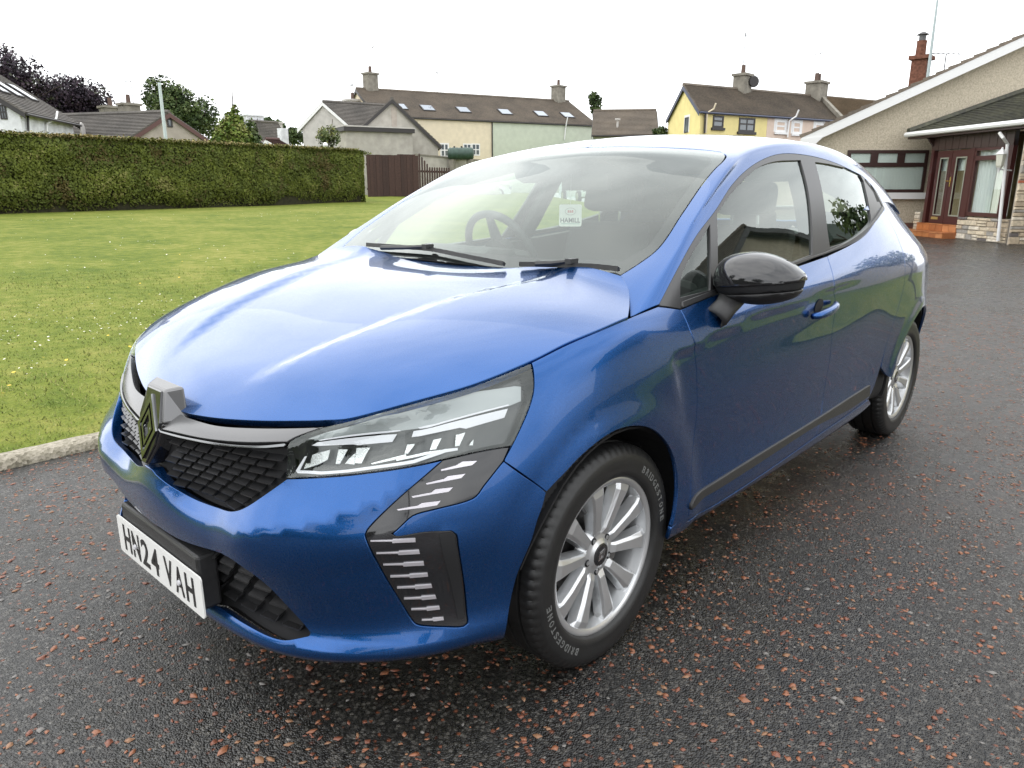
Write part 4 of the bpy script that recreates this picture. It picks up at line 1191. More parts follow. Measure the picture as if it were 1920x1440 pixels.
# ---- wipers
def wiper(pts, arm):
    root = empty('wiper', parent=car)
    P = []
    for q in pts:
        h = GREENW.pix(*q); P.append(h[0] + h[1] * .022)
    P = bezier_smooth(P, .03)
    mb = MB()
    for a, b in zip(P[:-1], P[1:]):
        na, nb = GREENW.near(a)[1], GREENW.near(b)[1]
        d = (b - a) / np.linalg.norm(b - a); u = np.cross(na, d)
        mb.hexa([a + u * .008 - na * .008, a + na * .004, a - u * .008 - na * .008, a - na * .014], [b + u * .008 - na * .008, b + na * .004, b - u * .008 - na * .008, b - na * .014])
    mb.build('wiper_blade', M['plastic'], root)
    Q = [GREENW.pix(*q) for q in arm]
    mb = MB().tube([h[0] + h[1] * .027 for h in Q], [.006, .008, .010][:len(Q)], 6)
    mb.build('wiper_arm', M['plastic'], root)
    k = GREENW.pix(*arm[0])
    MB().box(k[0] + k[1] * .027, (.036, .022, .014)).build('wiper_joint', M['plastic'], root)
wiper([(692,466),(750,470),(810,475),(870,487),(948,503)], [(808,474),(770,476),(722,476)])
wiper([(978,504),(1020,505),(1080,507),(1130,510),(1162,514)], [(1076,504),(1040,508),(1010,509)])
# scuttle panel between bonnet and glass
g = panel_geo(GREENW, [np.vstack([ [GREENW.near((-.13, y, .975))[0] for y in np.linspace(-.68, .68, 15)], [GREENW.near((-.26 if abs(y) > .6 else -.235, y, 1.03))[0] for y in np.linspace(.69, -.69, 15)]])], WN, res=.05, gap=0, off=-.012, depth=.0, side=False)
geo_obj('scuttle', g, M['plastic'], car)

# ---- cabin
def prism_y(poly, y0, y1, name, mat, bevel=.02):
    return MB().prism([(x, y0, z) for x, z in poly], (0, y1 - y0, 0)).build(name, mat, car, bevel=bevel)
prism_y([(-.20,.99),(-.32,1.0),(-.60,.985),(-.72,.955),(-.78,.90),(-.74,.78),(-.60,.62),(-.20,.60)], -.66, .66, 'dashboard', M['dash'], .03)
prism_y([(-.52,.985),(-.60,1.03),(-.74,1.015),(-.78,.97),(-.70,.95)], -.58, -.18, 'instrument_hood', M['dash'], .02)
mb = MB(); mb.box((-1.7, 0, .30), (2.3, 1.46, .06)); mb.build('cabin_floor', M['dash'], car)
def seat(y):
    st = empty('front_seat', parent=car)
    MB().prism([(x, y - .25, z) for x, z in [(-.95,.42),(-.90,.56),(-1.10,.585),(-1.42,.55),(-1.46,.42)]], (0, .50, 0)).build('seat_cushion', M['seat'], st, bevel=.05)
    MB().prism([(x, y - .235, z) for x, z in [(-1.36,.52),(-1.50,.80),(-1.60,1.09),(-1.69,1.09),(-1.62,.80),(-1.50,.50)]], (0, .47, 0)).build('seat_back', M['seat'], st, bevel=.05)
    MB().prism([(x, y - .13, z) for x, z in [(-1.57,1.15),(-1.60,1.27),(-1.66,1.285),(-1.69,1.24),(-1.67,1.13)]], (0, .26, 0)).build('head_restraint', M['seat'], st, bevel=.035)
    mb = MB()
    for s in (-.06, .06): mb.tube([(-1.64, y + s, 1.07), (-1.635, y + s, 1.16)], .007, 6)
    mb.build('restraint_post', M['chrome'], st)
seat(.36); seat(-.36)
rs = empty('rear_seat', parent=car)
MB().prism([(x, -.62, z) for x, z in [(-1.95,.42),(-1.92,.58),(-2.30,.56),(-2.36,.42)]], (0, 1.24, 0)).build('seat_cushion', M['seat'], rs, bevel=.04)
MB().prism([(x, -.62, z) for x, z in [(-2.28,.52),(-2.46,.98),(-2.55,.98),(-2.42,.5)]], (0, 1.24, 0)).build('seat_back', M['seat'], rs, bevel=.04)
for y in (-.42, 0, .42):
    MB().prism([(x, y - .12, z) for x, z in [(-2.44,1.0),(-2.47,1.13),(-2.55,1.13),(-2.55,1.0)]], (0, .24, 0)).build('head_restraint', M['seat'], rs, bevel=.03)
# steering wheel on the car's right (British)
sw = empty('steering_wheel', parent=car)
c = np.array([-.86, -.37, .98]); nx = np.array([-.90, 0, .43]); nx /= np.linalg.norm(nx)
e1 = np.array([0, 1., 0]); e2 = np.cross(nx, e1)
ring = [c + .185 * (math.cos(t) * e1 + math.sin(t) * e2) for t in np.linspace(0, 2 * math.pi, 41)]
MB().tube(ring, .0165, 10, caps=False).build('wheel_ring', M['dash'], sw, True)
mb = MB().tube([c - nx * .02, c + nx * .03], [.075, .06], 16)
for t in (0, math.pi, -math.pi / 2): mb.tube([c, c + .18 * (math.cos(t) * e1 + math.sin(t) * e2)], [.03, .014], 8)
mb.build('wheel_hub', M['dash'], sw)
MB().tube([c - nx * .02, c - nx * .25], .035, 10).build('steering_column', M['dash'], sw)
# inner pillar trims and roof lining
g = panel_geo(GREEN, [outline(GREEN, [[(-1.0,0,1.41),(-1.02,.3,1.40),(-1.04,.56,1.38)], [(-1.04,.56,1.38),(-1.7,.56,1.43),(-2.5,.52,1.35)], [(-2.5,.52,1.35),(-2.66,.3,1.35),(-2.68,0,1.36)], [(-2.68,0,1.36),(-1.7,0,1.47),(-1.0,0,1.41)]], (0, .2, 1))], (0, .2, 1), res=.08, off=-.03, depth=0, side=False, gap=0)
geo_obj('headlining', join_geo(g, mirror_geo(g)), M['headlining'], car)
for s in (1, -1):
    mb = MB()
    def pil(pts, w, dp=.045):
        P = []
        for q in pts:
            h = GREEN.pix(*q) if len(q) == 2 else GREEN.near(q)
            P.append((h[0] - h[1] * dp) * np.array([1, s, 1.]))
        mb.tube(P, w, 8)
    pil([(1215,540),(1250,500),(1295,430),(1345,360),(1390,312),(1440,283)], .022, .062)
    pil([(1512,298),(1528,360),(1540,430),(1540,480)], .042)
    pil([(1622,340),(1645,372),(1655,392)], .05)
    pil([(1440,283),(1515,288),(1563,300),(1620,335)], .065, .085)
    pil([(-2.50,.53,1.35),(-2.66,.52,1.29),(-2.80,.54,1.18),(-2.92,.57,1.04)], .075, .07)
    pil([(-2.42,.66,1.22),(-2.62,.63,1.17),(-2.80,.62,1.09)], .08, .085)
    mb.build('pillar_trim', M['dash'], car)
    MB().prism([(x, s * .70, z) for x, z in [(-.45,.45),(-.45,.93),(-1.48,1.0),(-2.05,1.04),(-2.1,.45)]], (0, s * .05, 0)).build('door_lining', M['dash'], car)
MB().box((-2.72, 0, 1.0), (.5, 1.16, .03)).build('parcel_shelf', M['dash'], car)
# rear-view mirror and the dealer's card hanging from it
mb = MB(); mb.box((-.965, 0, 1.275), (.03, .23, .065)); mb.tube([(-.93, 0, 1.36), (-.96, 0, 1.29)], .009, 8)
mb.build('interior_mirror', M['dash'], car, bevel=.01)
# ================================================================== ground: tarmac, lawn, kerb
def fast_mesh(name, V, F, mats, parent=None, fmat=None, smooth=False):
    V = np.asarray(V, np.float32); F = np.asarray(F, np.int32)
    me = bpy.data.meshes.new(name)
    k = F.shape[1]
    me.vertices.add(len(V)); me.vertices.foreach_set('co', V.ravel())
    me.loops.add(F.size); me.loops.foreach_set('vertex_index', F.ravel())
    me.polygons.add(len(F)); me.polygons.foreach_set('loop_start', np.arange(0, F.size, k, dtype=np.int32))
    if fmat is not None: me.polygons.foreach_set('material_index', np.asarray(fmat, np.int32))
    if smooth: me.polygons.foreach_set('use_smooth', np.ones(len(F), bool))
    for m in (mats if isinstance(mats, (list, tuple)) else [mats]): me.materials.append(m)
    me.update(calc_edges=True); me.validate()
    o = bpy.data.objects.new(name, me); COL.objects.link(o)
    if parent: o.parent = parent
    return o

def vnoise(p, seed=0):
    """cheap smooth value noise on (n,2) or (n,3) points"""
    p = np.asarray(p, float); d = p.shape[1]
    i = np.floor(p).astype(np.int64); f = p - i; f = f * f * (3 - 2 * f)
    out = np.zeros(len(p))
    for c in range(2 ** d):
        o = np.array([(c >> k) & 1 for k in range(d)])
        h = ((i + o) * np.array([374761393, 668265263, 2147483647][:d])).sum(1) + seed * 974711
        h = (h ^ (h >> 13)) * 1274126177 & 0x7fffffff
        h = ((h ^ (h >> 16)) & 0xffff) / 65535.
        out += h * np.prod(np.where(o, f, 1 - f), 1)
    return out

KERB_Y = -2.14
def lawn_z(x, y):
    d = KERB_Y - np.asarray(y, float)
    s = lambda a, b: _ss(a, b, d)
    return .035 + .05 * s(0, 1.2) + .46 * s(.5, 16) + .20 * s(21, 27)
def terrain_at(px, py):
    d = ray(px, py); t = 3.
    while t < 400:
        p = CAM_POS + d * t
        if p[2] <= lawn_z(p[0], p[1]): return p
        t += .05
    return p
def at_dist(px, py, r):
    d = ray(px, py)
    return CAM_POS + d * (r / math.hypot(d[0], d[1]))
def at_z(px, py, z): return hit_plane(px, py, (0, 0, 1), z)

# ---- tarmac
def tarmac_mat():
    m, nt, b = new_mat('wet_tarmac')
    L = nt.links.new
    tc = N(nt, 'ShaderNodeTexCoord')
    v1 = N(nt, 'ShaderNodeTexVoronoi', Scale=95.); v2 = N(nt, 'ShaderNodeTexVoronoi', Scale=210.)
    big = N(nt, 'ShaderNodeTexNoise', Scale=.55, Detail=5.); mid = N(nt, 'ShaderNodeTexNoise', Scale=9., Detail=4.)
    for n in (v1, v2, big, mid): L(tc.outputs['Object'], n.inputs['Vector'])
    # stones: random grey per cell
    sc = N(nt, 'ShaderNodeSeparateColor'); L(v1.outputs['Color'], sc.inputs['Color'])
    r1 = N(nt, 'ShaderNodeValToRGB'); e = r1.color_ramp.elements
    e[0].position, e[0].color = 0., (.012, .0118, .0115, 1)
    e[1].position, e[1].color = 1., (.085, .080, .072, 1)
    q = e.new(.6); q.color = (.032, .0305, .028, 1)
    L(sc.outputs['Red'], r1.inputs['Fac'])
    # red stones set in the binder
    red = N(nt, 'ShaderNodeMath', operation='GREATER_THAN'); red.inputs[1].default_value = .955
    L(sc.outputs['Green'], red.inputs[0])
    mr = N(nt, 'ShaderNodeMix', data_type='RGBA'); mr.inputs[7].default_value = (.17, .055, .027, 1)
    dm = N(nt, 'ShaderNodeMath', operation='MULTIPLY'); dm.inputs[1].default_value = .75
    L(red.outputs[0], dm.inputs[0]); L(dm.outputs[0], mr.inputs[0]); L(r1.outputs['Color'], mr.inputs[6])
    # brown silt patches
    rb = N(nt, 'ShaderNodeMapRange'); rb.inputs['From Min'].default_value = .56; rb.inputs['From Max'].default_value = .74; rb.inputs['To Max'].default_value = .55
    L(big.outputs['Fac'], rb.inputs['Value'])
    mb_ = N(nt, 'ShaderNodeMix', data_type='RGBA'); mb_.inputs[7].default_value = (.085, .052, .036, 1)
    L(rb.outputs['Result'], mb_.inputs[0]); L(mr.outputs[2], mb_.inputs[6])
    # black binder between the stones
    ed = N(nt, 'ShaderNodeMapRange'); ed.inputs['From Min'].default_value = .38; ed.inputs['From Max'].default_value = .62; ed.inputs['To Min'].default_value = 0.; ed.inputs['To Max'].default_value = .85
    L(v1.outputs['Distance'], ed.inputs['Value'])
    bd_ = N(nt, 'ShaderNodeMix', data_type='RGBA'); bd_.inputs[7].default_value = (.006, .006, .006, 1)
    L(ed.outputs['Result'], bd_.inputs[0]); L(mb_.outputs[2], bd_.inputs[6])
    L(bd_.outputs[2], b.inputs['Base Color'])
    rr = N(nt, 'ShaderNodeMapRange'); rr.inputs['From Min'].default_value = .3; rr.inputs['From Max'].default_value = .7; rr.inputs['To Min'].default_value = .16; rr.inputs['To Max'].default_value = .42
    L(mid.outputs['Fac'], rr.inputs['Value'])
    # damp and drier areas
    wet = N(nt, 'ShaderNodeTexNoise', Scale=.9, Detail=4.); L(tc.outputs['Object'], wet.inputs['Vector'])
    wr = N(nt, 'ShaderNodeMapRange'); wr.inputs['From Min'].default_value = .35; wr.inputs['From Max'].default_value = .65; wr.inputs['To Min'].default_value = .72; wr.inputs['To Max'].default_value = 1.25
    L(wet.outputs['Fac'], wr.inputs['Value'])
    wm = N(nt, 'ShaderNodeMath', operation='MULTIPLY'); L(rr.outputs['Result'], wm.inputs[0]); L(wr.outputs['Result'], wm.inputs[1]); L(wm.outputs[0], b.inputs['Roughness'])
    add = N(nt, 'ShaderNodeMath', operation='MULTIPLY_ADD'); add.inputs[1].default_value = .6
    L(v1.outputs['Distance'], add.inputs[0]); L(v2.outputs['Distance'], add.inputs[2])
    bp = N(nt, 'ShaderNodeBump', Strength=.55, Distance=.006); bp.invert = True
    L(add.outputs[0], bp.inputs['Height']); L(bp.outputs['Normal'], b.inputs['Normal'])
    b.inputs['Specular IOR Level'].default_value = .5
    return m
xs = np.r_[-400, -200, -100, -60, np.linspace(-40, 14, 55), 30, 80, 200]; ys = np.r_[-200, -100, -60, np.linspace(-40, 30, 71), 60, 200]
V = [(x, y, 0) for x in xs for y in ys]
F = [(i * len(ys) + j, (i + 1) * len(ys) + j, (i + 1) * len(ys) + j + 1, i * len(ys) + j + 1) for i in range(len(xs) - 1) for j in range(len(ys) - 1)]
drive = fast_mesh('driveway', V, F, tarmac_mat()); tag(drive, 'wet dark tarmac driveway scattered with red stone chips', kind='structure')

# ---- loose red chippings, thickest away from where tyres run
def chip_field():
    n = 76000
    P = np.stack([RNG.uniform(-7.5, 3.2, n), RNG.uniform(-2.0, 5.2, n)], 1)
    dens = .30 + .9 * vnoise(P * 1.1, 3) * vnoise(P * 4.2, 5) + .55 * (vnoise(P * 9., 8) > .72)
    keep = RNG.random(n) < dens * np.clip(1.25 - .10 * np.hypot(P[:, 0] - 1., P[:, 1] - 1.5), .35, 1.)
    P = P[keep]; n = len(P)
    base = np.array([(1, 0, 0), (-1, 0, 0), (0, 1, 0), (0, -1, 0), (0, 0, 1), (.6, .6, .55), (-.6, .5, .6), (.5, -.6, .5), (-.5, -.55, .6)], float)
    tri = np.array([(0, 5, 7), (0, 2, 5), (2, 6, 5), (2, 1, 6), (1, 8, 6), (1, 3, 8), (3, 7, 8), (3, 0, 7), (5, 6, 4), (6, 8, 4), (8, 7, 4), (7, 5, 4)])
    s = np.minimum(RNG.lognormal(math.log(.0053), .36, n), .0105)
    sc = np.stack([s * RNG.uniform(.8, 1.6, n), s * RNG.uniform(.6, 1.1, n), s * RNG.uniform(.2, .45, n)], 1)
    a = RNG.uniform(0, 2 * math.pi, n); ca, sa = np.cos(a), np.sin(a)
    B = base[None] * (1 + RNG.uniform(-.28, .28, (n, 9, 3)))
    B = B * sc[:, None]
    X = B[..., 0] * ca[:, None] - B[..., 1] * sa[:, None] + P[:, 0:1]
    Y = B[..., 0] * sa[:, None] + B[..., 1] * ca[:, None] + P[:, 1:2]
    V = np.stack([X, Y, B[..., 2] + .0005], 2).reshape(-1, 3)
    F = (tri[None] + (np.arange(n) * 9)[:, None, None]).reshape(-1, 3)
    fm = np.repeat(RNG.choice(4, n, p=[.42, .30, .2, .08]), len(tri))
    mats = [simple('chip_orange', (.235, .092, .046), .45), simple('chip_red', (.175, .062, .036), .45), simple('chip_tan', (.23, .120, .064), .5), simple('chip_grey', (.16, .15, .14), .5)]
    o = fast_mesh('red_chippings', V, F, mats, fmat=fm)
    tag(o, 'loose orange red stone chips strewn over the driveway', kind='stuff')
chip_field()

# ---- lawn
def lawn_mat():
    m, nt, b = new_mat('mown_lawn'); L = nt.links.new
    tc = N(nt, 'ShaderNodeTexCoord')
    n1 = N(nt, 'ShaderNodeTexNoise', Scale=.9, Detail=6., Roughness=.6); n2 = N(nt, 'ShaderNodeTexNoise', Scale=70., Detail=4.); n3 = N(nt, 'ShaderNodeTexNoise', Scale=7., Detail=5.)
    for n in (n1, n2, n3): L(tc.outputs['Object'], n.inputs['Vector'])
    r = N(nt, 'ShaderNodeValToRGB'); e = r.color_ramp.elements
    e[0].position, e[0].color = .36, (.090, .130, .018, 1)
    e[1].position, e[1].color = .64, (.235, .235, .060, 1)
    q = e.new(.5); q.color = (.150, .182, .030, 1)
    ad = N(nt, 'ShaderNodeMath', operation='ADD'); h1 = N(nt, 'ShaderNodeMath', operation='MULTIPLY'); h1.inputs[1].default_value = .55
    h2 = N(nt, 'ShaderNodeMath', operation='MULTIPLY'); h2.inputs[1].default_value = .45
    L(n1.outputs['Fac'], h1.inputs[0]); L(n3.outputs['Fac'], h2.inputs[0]); L(h1.outputs[0], ad.inputs[0]); L(h2.outputs[0], ad.inputs[1])
    L(ad.outputs[0], r.inputs['Fac'])
    mx = N(nt, 'ShaderNodeMix', data_type='RGBA', blend_type='MULTIPLY'); mx.inputs[0].default_value = .6
    rr = N(nt, 'ShaderNodeValToRGB'); rr.color_ramp.elements[0].position = .3; rr.color_ramp.elements[0].color = (.55, .6, .5, 1); rr.color_ramp.elements[1].position = .7; rr.color_ramp.elements[1].color = (1.25, 1.2, 1.1, 1)
    L(n2.outputs['Fac'], rr.inputs['Fac']); L(r.outputs['Color'], mx.inputs[6]); L(rr.outputs['Color'], mx.inputs[7])
    L(mx.outputs[2], b.inputs['Base Color'])
    b.inputs['Roughness'].default_value = .9; b.inputs['Specular IOR Level'].default_value = .15
    bp = N(nt, 'ShaderNodeBump', Strength=.5, Distance=.03); L(n2.outputs['Fac'], bp.inputs['Height']); L(bp.outputs['Normal'], b.inputs['Normal'])
    return m
# the kerbed edge runs beside the car and then swings away towards the back of the plot
EDGE = bezier_smooth([(12, KERB_Y), (4, KERB_Y), (0, KERB_Y), (-5, KERB_Y), (-9, -2.3), (-13, -3.6), (-17, -6.5), (-21, -10.2), (-26, -15), (-40, -29), (-75, -64)], .35)
rows = []
dv = np.r_[0, .15, .4, .8, 1.3, 2, 3, 4, 5.5, 7, 9, 11, 13, 15, 17, 20, 22, 24, 26, 28, 31, 36, 45, 60, 90]
for p in EDGE:
    rows.append([(p[0] - .0 * d, p[1] - d) for d in dv])
R_ = np.array(rows); nu, nv = R_.shape[:2]
V = np.concatenate([R_.reshape(-1, 2), np.zeros((nu * nv, 1))], 1)
# height follows the distance from the kerb line
V[:, 2] = lawn_z(V[:, 0], np.minimum(V[:, 1], KERB_Y)) * 1.
dd = np.tile(dv, nu); V[:, 2] = np.minimum(V[:, 2], .035 + dd * .12)
F = [(i * nv + j, i * nv + j + 1, (i + 1) * nv + j + 1, (i + 1) * nv + j) for i in range(nu - 1) for j in range(nv - 1)]
LAWN = lawn_mat()
lawn = fast_mesh('lawn', V, F, LAWN, smooth=True); tag(lawn, 'bright green mown lawn dotted with daisies', kind='structure')

def grass_blades():
    n = 260000
    # more blades nearer the camera
    r = 3.6 + 7 * RNG.random(n) ** 1.4; a = RNG.uniform(-math.pi, math.pi, n)
    X = CAM_POS[0] + r * np.cos(a); Y = CAM_POS[1] + r * np.sin(a)
    ok = (Y < KERB_Y - .01) & (X < 3.0) & (X > -15)
    X, Y = X[ok], Y[ok]
    q = CAM_RIGHT[0] * (X - CAM_POS[0]) + CAM_RIGHT[1] * (Y - CAM_POS[1]); f = CAM_FWD[0] * (X - CAM_POS[0]) + CAM_FWD[1] * (Y - CAM_POS[1])
    ok = (q / np.maximum(f, .1) > -.9) & (q / np.maximum(f, .1) < .3); X, Y = X[ok], Y[ok]; n = len(X)
    rr = np.hypot(X - CAM_POS[0], Y - CAM_POS[1])
    pat = vnoise(np.stack([X, Y], 1) * 1.6, 11)
    h = (.008 + .013 * RNG.random(n)) * (.7 + .7 * pat); w = .0018 + .00045 * rr
    a = RNG.uniform(0, 2 * math.pi, n); l = RNG.normal(0, .012, (n, 2))
    z = np.minimum(lawn_z(X, Y), .035 + (KERB_Y - Y) * .12)
    dx, dy = np.cos(a) * w, np.sin(a) * w
    V = np.stack([np.stack([X - dx, Y - dy, z - .003], 1), np.stack([X + dx, Y + dy, z - .003], 1), np.stack([X + l[:, 0], Y + l[:, 1], z + h], 1)], 1).reshape(-1, 3)
    F = np.arange(3 * n).reshape(-1, 3)
    T = V.reshape(-1, 3, 3); gn = np.cross(T[:, 1] - T[:, 0], T[:, 2] - T[:, 0])
    away = ((CAM_POS - T[:, 0]) * gn).sum(1) < 0
    F[away] = F[away][:, ::-1]
    mats = [simple('grass_a', (.150, .200, .035), .7, spec=.2), simple('grass_b', (.205, .232, .055), .7, spec=.2), simple('grass_c', (.29, .275, .10), .8, spec=.2), simple('grass_d', (.125, .170, .030), .7, spec=.2)]
    fm = np.where(RNG.random(n) < .08, 2, np.where(pat + RNG.normal(0, .25, n) > .5, 1, np.where(RNG.random(n) < .4, 3, 0)))
    o = fast_mesh('grass', V, F, mats, fmat=fm, smooth=True)
    nn_ = np.tile(np.array([0, 0, 1.], np.float32), (len(V), 1)) + RNG.normal(0, .22, (len(V), 3)).astype(np.float32)
    nn_ /= np.linalg.norm(nn_, axis=1, keepdims=True)
    o.data.normals_split_custom_set_from_vertices(nn_.tolist()); tag(o, 'short mown grass blades at the near edge of the lawn', kind='stuff')
grass_blades()
def flowers():
    def field(n, name, label, col, eye, rad, sel):
        P = []
        while len(P) < n:
            px, py = RNG.uniform(0, 760), RNG.uniform(385, 800)
            p = terrain_at(px, py)
            c = vnoise(np.array([[p[0] * .55, p[1] * .55]]), sel)[0]
            if RNG.random() < max(0, c - .42) * 2.6: P.append(p)
        V, F, fm = [], [], []
        for p in P:
            k = rad * RNG.uniform(.75, 1.25) * (1 + .03 * np.linalg.norm(p - CAM_POS)); t = RNG.normal(0, .25, 2); b = len(V); z = p[2] + RNG.uniform(.018, .035)
            for i in range(8):
                a = i * math.pi / 4; c, s = math.cos(a) * k, math.sin(a) * k
                V.append((p[0] + c, p[1] + s, z + t[0] * c + t[1] * s))
            for i in range(8):
                a = i * math.pi / 4; c, s = math.cos(a) * k * .4, math.sin(a) * k * .4
                V.append((p[0] + c, p[1] + s, z + t[0] * c + t[1] * s + k * .15))
            for i in range(8): F.append((b + i, b + (i + 1) % 8, b + 8 + (i + 1) % 8, b + 8 + i)); fm.append(0)
            for i in range(0, 6, 2): F.append((b + 8, b + 9 + i, b + 10 + i, b + 11 + i)); fm.append(1)
        o = fast_mesh(name, V, F, [col, eye], fmat=fm); tag(o, label, kind='stuff')
    wh = simple('petal_white', (.80, .80, .78), .6); ye = simple('petal_yellow', (.75, .50, .03), .6)
    field(420, 'daisies', 'small white daisies scattered across the lawn', wh, ye, .0054, 21)
    field(26, 'dandelions', 'small yellow flowers scattered across the lawn', ye, ye, .0085, 25)
flowers()

# ---- kerb: rough concrete edging with a worn round top
def kerb():
    prof = [(-.005, -.05), (-.005, .028), (.012, .045), (.045, .052), (.10, .050), (.128, .038), (.142, .012), (.146, -.05)]
    t = np.gradient(EDGE, axis=0); t /= np.linalg.norm(t, axis=1, keepdims=True)
    out = np.stack([t[:, 1], -t[:, 0]], 1)          # towards the drive
    out *= np.sign(out[:, 1:2] + 1e-9)
    fine = bezier_smooth(EDGE[EDGE[:, 0] > -30], .06)
    t = np.gradient(fine, axis=0); t /= np.linalg.norm(t, axis=1, keepdims=True); out = np.stack([t[:, 1], -t[:, 0]], 1); out *= np.where(out[:, 1:2] >= 0, 1, -1)
    V = []
    for i, p in enumerate(fine):
        for (d, z) in prof:
            j = .004 * (RNG.random() - .5) if z > 0 else 0
            w = .012 * (vnoise(np.array([[i * .13, 3.]]), 2)[0] - .5)
            V.append((p[0] + out[i, 0] * (d + j + w), p[1] + out[i, 1] * (d + j + w), z + j + w * .4))
    m = len(prof)
    F = [(i * m + j, (i + 1) * m + j, (i + 1) * m + j + 1, i * m + j + 1) for i in range(len(fine) - 1) for j in range(m - 1)]
    mt, nt, b = new_mat('rough_kerb_concrete'); L = nt.links.new
    tc = N(nt, 'ShaderNodeTexCoord'); v = N(nt, 'ShaderNodeTexVoronoi', Scale=70.); n1 = N(nt, 'ShaderNodeTexNoise', Scale=5., Detail=5.)
    L(tc.outputs['Object'], v.inputs['Vector']); L(tc.outputs['Object'], n1.inputs['Vector'])
    r = N(nt, 'ShaderNodeValToRGB'); e = r.color_ramp.elements
    e[0].position, e[0].color = .1, (.07, .06, .04, 1); e[1].position, e[1].color = .85, (.36, .325, .26, 1)
    q = e.new(.35); q.color = (.205, .185, .135, 1)
    s = N(nt, 'ShaderNodeSeparateColor'); L(v.outputs['Color'], s.inputs['Color'])
    ad = N(nt, 'ShaderNodeMath', operation='MULTIPLY_ADD'); ad.inputs[1].default_value = .6
    h = N(nt, 'ShaderNodeMath', operation='MULTIPLY'); h.inputs[1].default_value = .55; L(n1.outputs['Fac'], h.inputs[0])
    L(s.outputs['Red'], ad.inputs[0]); L(h.outputs[0], ad.inputs[2]); L(ad.outputs[0], r.inputs['Fac']); L(r.outputs['Color'], b.inputs['Base Color'])
    b.inputs['Roughness'].default_value = .85
    bp = N(nt, 'ShaderNodeBump', Strength=.8, Distance=.006); L(v.outputs['Distance'], bp.inputs['Height']); L(bp.outputs['Normal'], b.inputs['Normal'])
    o = fast_mesh('kerb', V, F, mt, smooth=False); tag(o, 'rough pale concrete kerb along the lawn edge', kind='structure')
kerb()
# ================================================================== houses, hedge, fence, trees
def rough_wall(name, col, dirt=.18, sc=3., bump=.6):
    return simple(name, col, .9, spec=.2, noise=dirt, nscale=sc, bump=bump, bscale=60.)
def tile_mat(name, a, b_, rows=.0):
    m, nt, b = new_mat(name); L = nt.links.new
    tc = N(nt, 'ShaderNodeTexCoord'); n1 = N(nt, 'ShaderNodeTexNoise', Scale=.8, Detail=6.); n2 = N(nt, 'ShaderNodeTexNoise', Scale=9., Detail=3.)
    L(tc.outputs['Object'], n1.inputs['Vector']); L(tc.outputs['Object'], n2.inputs['Vector'])
    mu = N(nt, 'ShaderNodeMath', operation='MULTIPLY_ADD'); mu.inputs[1].default_value = .5
    h = N(nt, 'ShaderNodeMath', operation='MULTIPLY'); h.inputs[1].default_value = .5
    L(n2.outputs['Fac'], h.inputs[0]); L(n1.outputs['Fac'], mu.inputs[0]); L(h.outputs[0], mu.inputs[2])
    r = N(nt, 'ShaderNodeValToRGB'); e = r.color_ramp.elements
    e[0].position, e[0].color = .35, (*a, 1); e[1].position, e[1].color = .65, (*b_, 1)
    L(mu.outputs[0], r.inputs['Fac']); L(r.outputs['Color'], b.inputs['Base Color']); b.inputs['Roughness'].default_value = .8
    return m
B = {}
B['roof_brown'] = tile_mat('brown_concrete_tiles', (.078, .064, .050), (.155, .125, .095))
B['roof_grey'] = tile_mat('grey_tiles', (.070, .064, .058), (.135, .122, .108))
B['roof_tan'] = tile_mat('tan_tiles', (.13, .10, .065), (.22, .165, .11))
B['roof_moss'] = tile_mat('mossy_dark_tiles', (.030, .030, .026), (.085, .085, .055))
B['white'] = rough_wall('white_render', (.62, .63, .66))
B['cream'] = rough_wall('cream_render', (.66, .58, .44), .06)
B['sage'] = rough_wall('pale_sage_render', (.49, .53, .44), .06)
B['grey'] = rough_wall('grey_render', (.38, .36, .32), .14)
B['palegrey'] = rough_wall('pale_grey_dash', (.46, .44, .42), .12)
B['pinkgrey'] = rough_wall('pinkish_grey_dash', (.36, .32, .28), .12)
B['yellow'] = rough_wall('yellow_render', (.72, .62, .29), .06)
B['pink'] = rough_wall('pale_pink_render', (.62, .50, .42), .06)
B['pebble'] = simple('pebble_dash', (.47, .415, .325), .95, spec=.15, noise=.22, nscale=28., bump=.9, bscale=45.)
B['dark'] = simple('dark_fascia', (.025, .022, .022), .5)
B['whitetrim'] = simple('white_trim', (.72, .72, .72), .4)
B['chim'] = rough_wall('chimney_render', (.21, .195, .165), .25)
B['pot'] = simple('clay_pot', (.10, .065, .05), .8)
B['brickred'] = rough_wall('red_brick', (.155, .070, .048), .35, 14.)
B['metal'] = simple('aerial_metal', (.10, .10, .105), .5)
B['pane'] = simple('window_pane', (.10, .12, .14), .06, spec=.8)
B['skylight'] = simple('skylight_glass', (.30, .33, .37), .04, metal=.75)
B['brown'] = simple('brown_upvc', (.055, .022, .018), .35)
B['net'] = simple('net_curtain', (.55, .60, .58), .85)

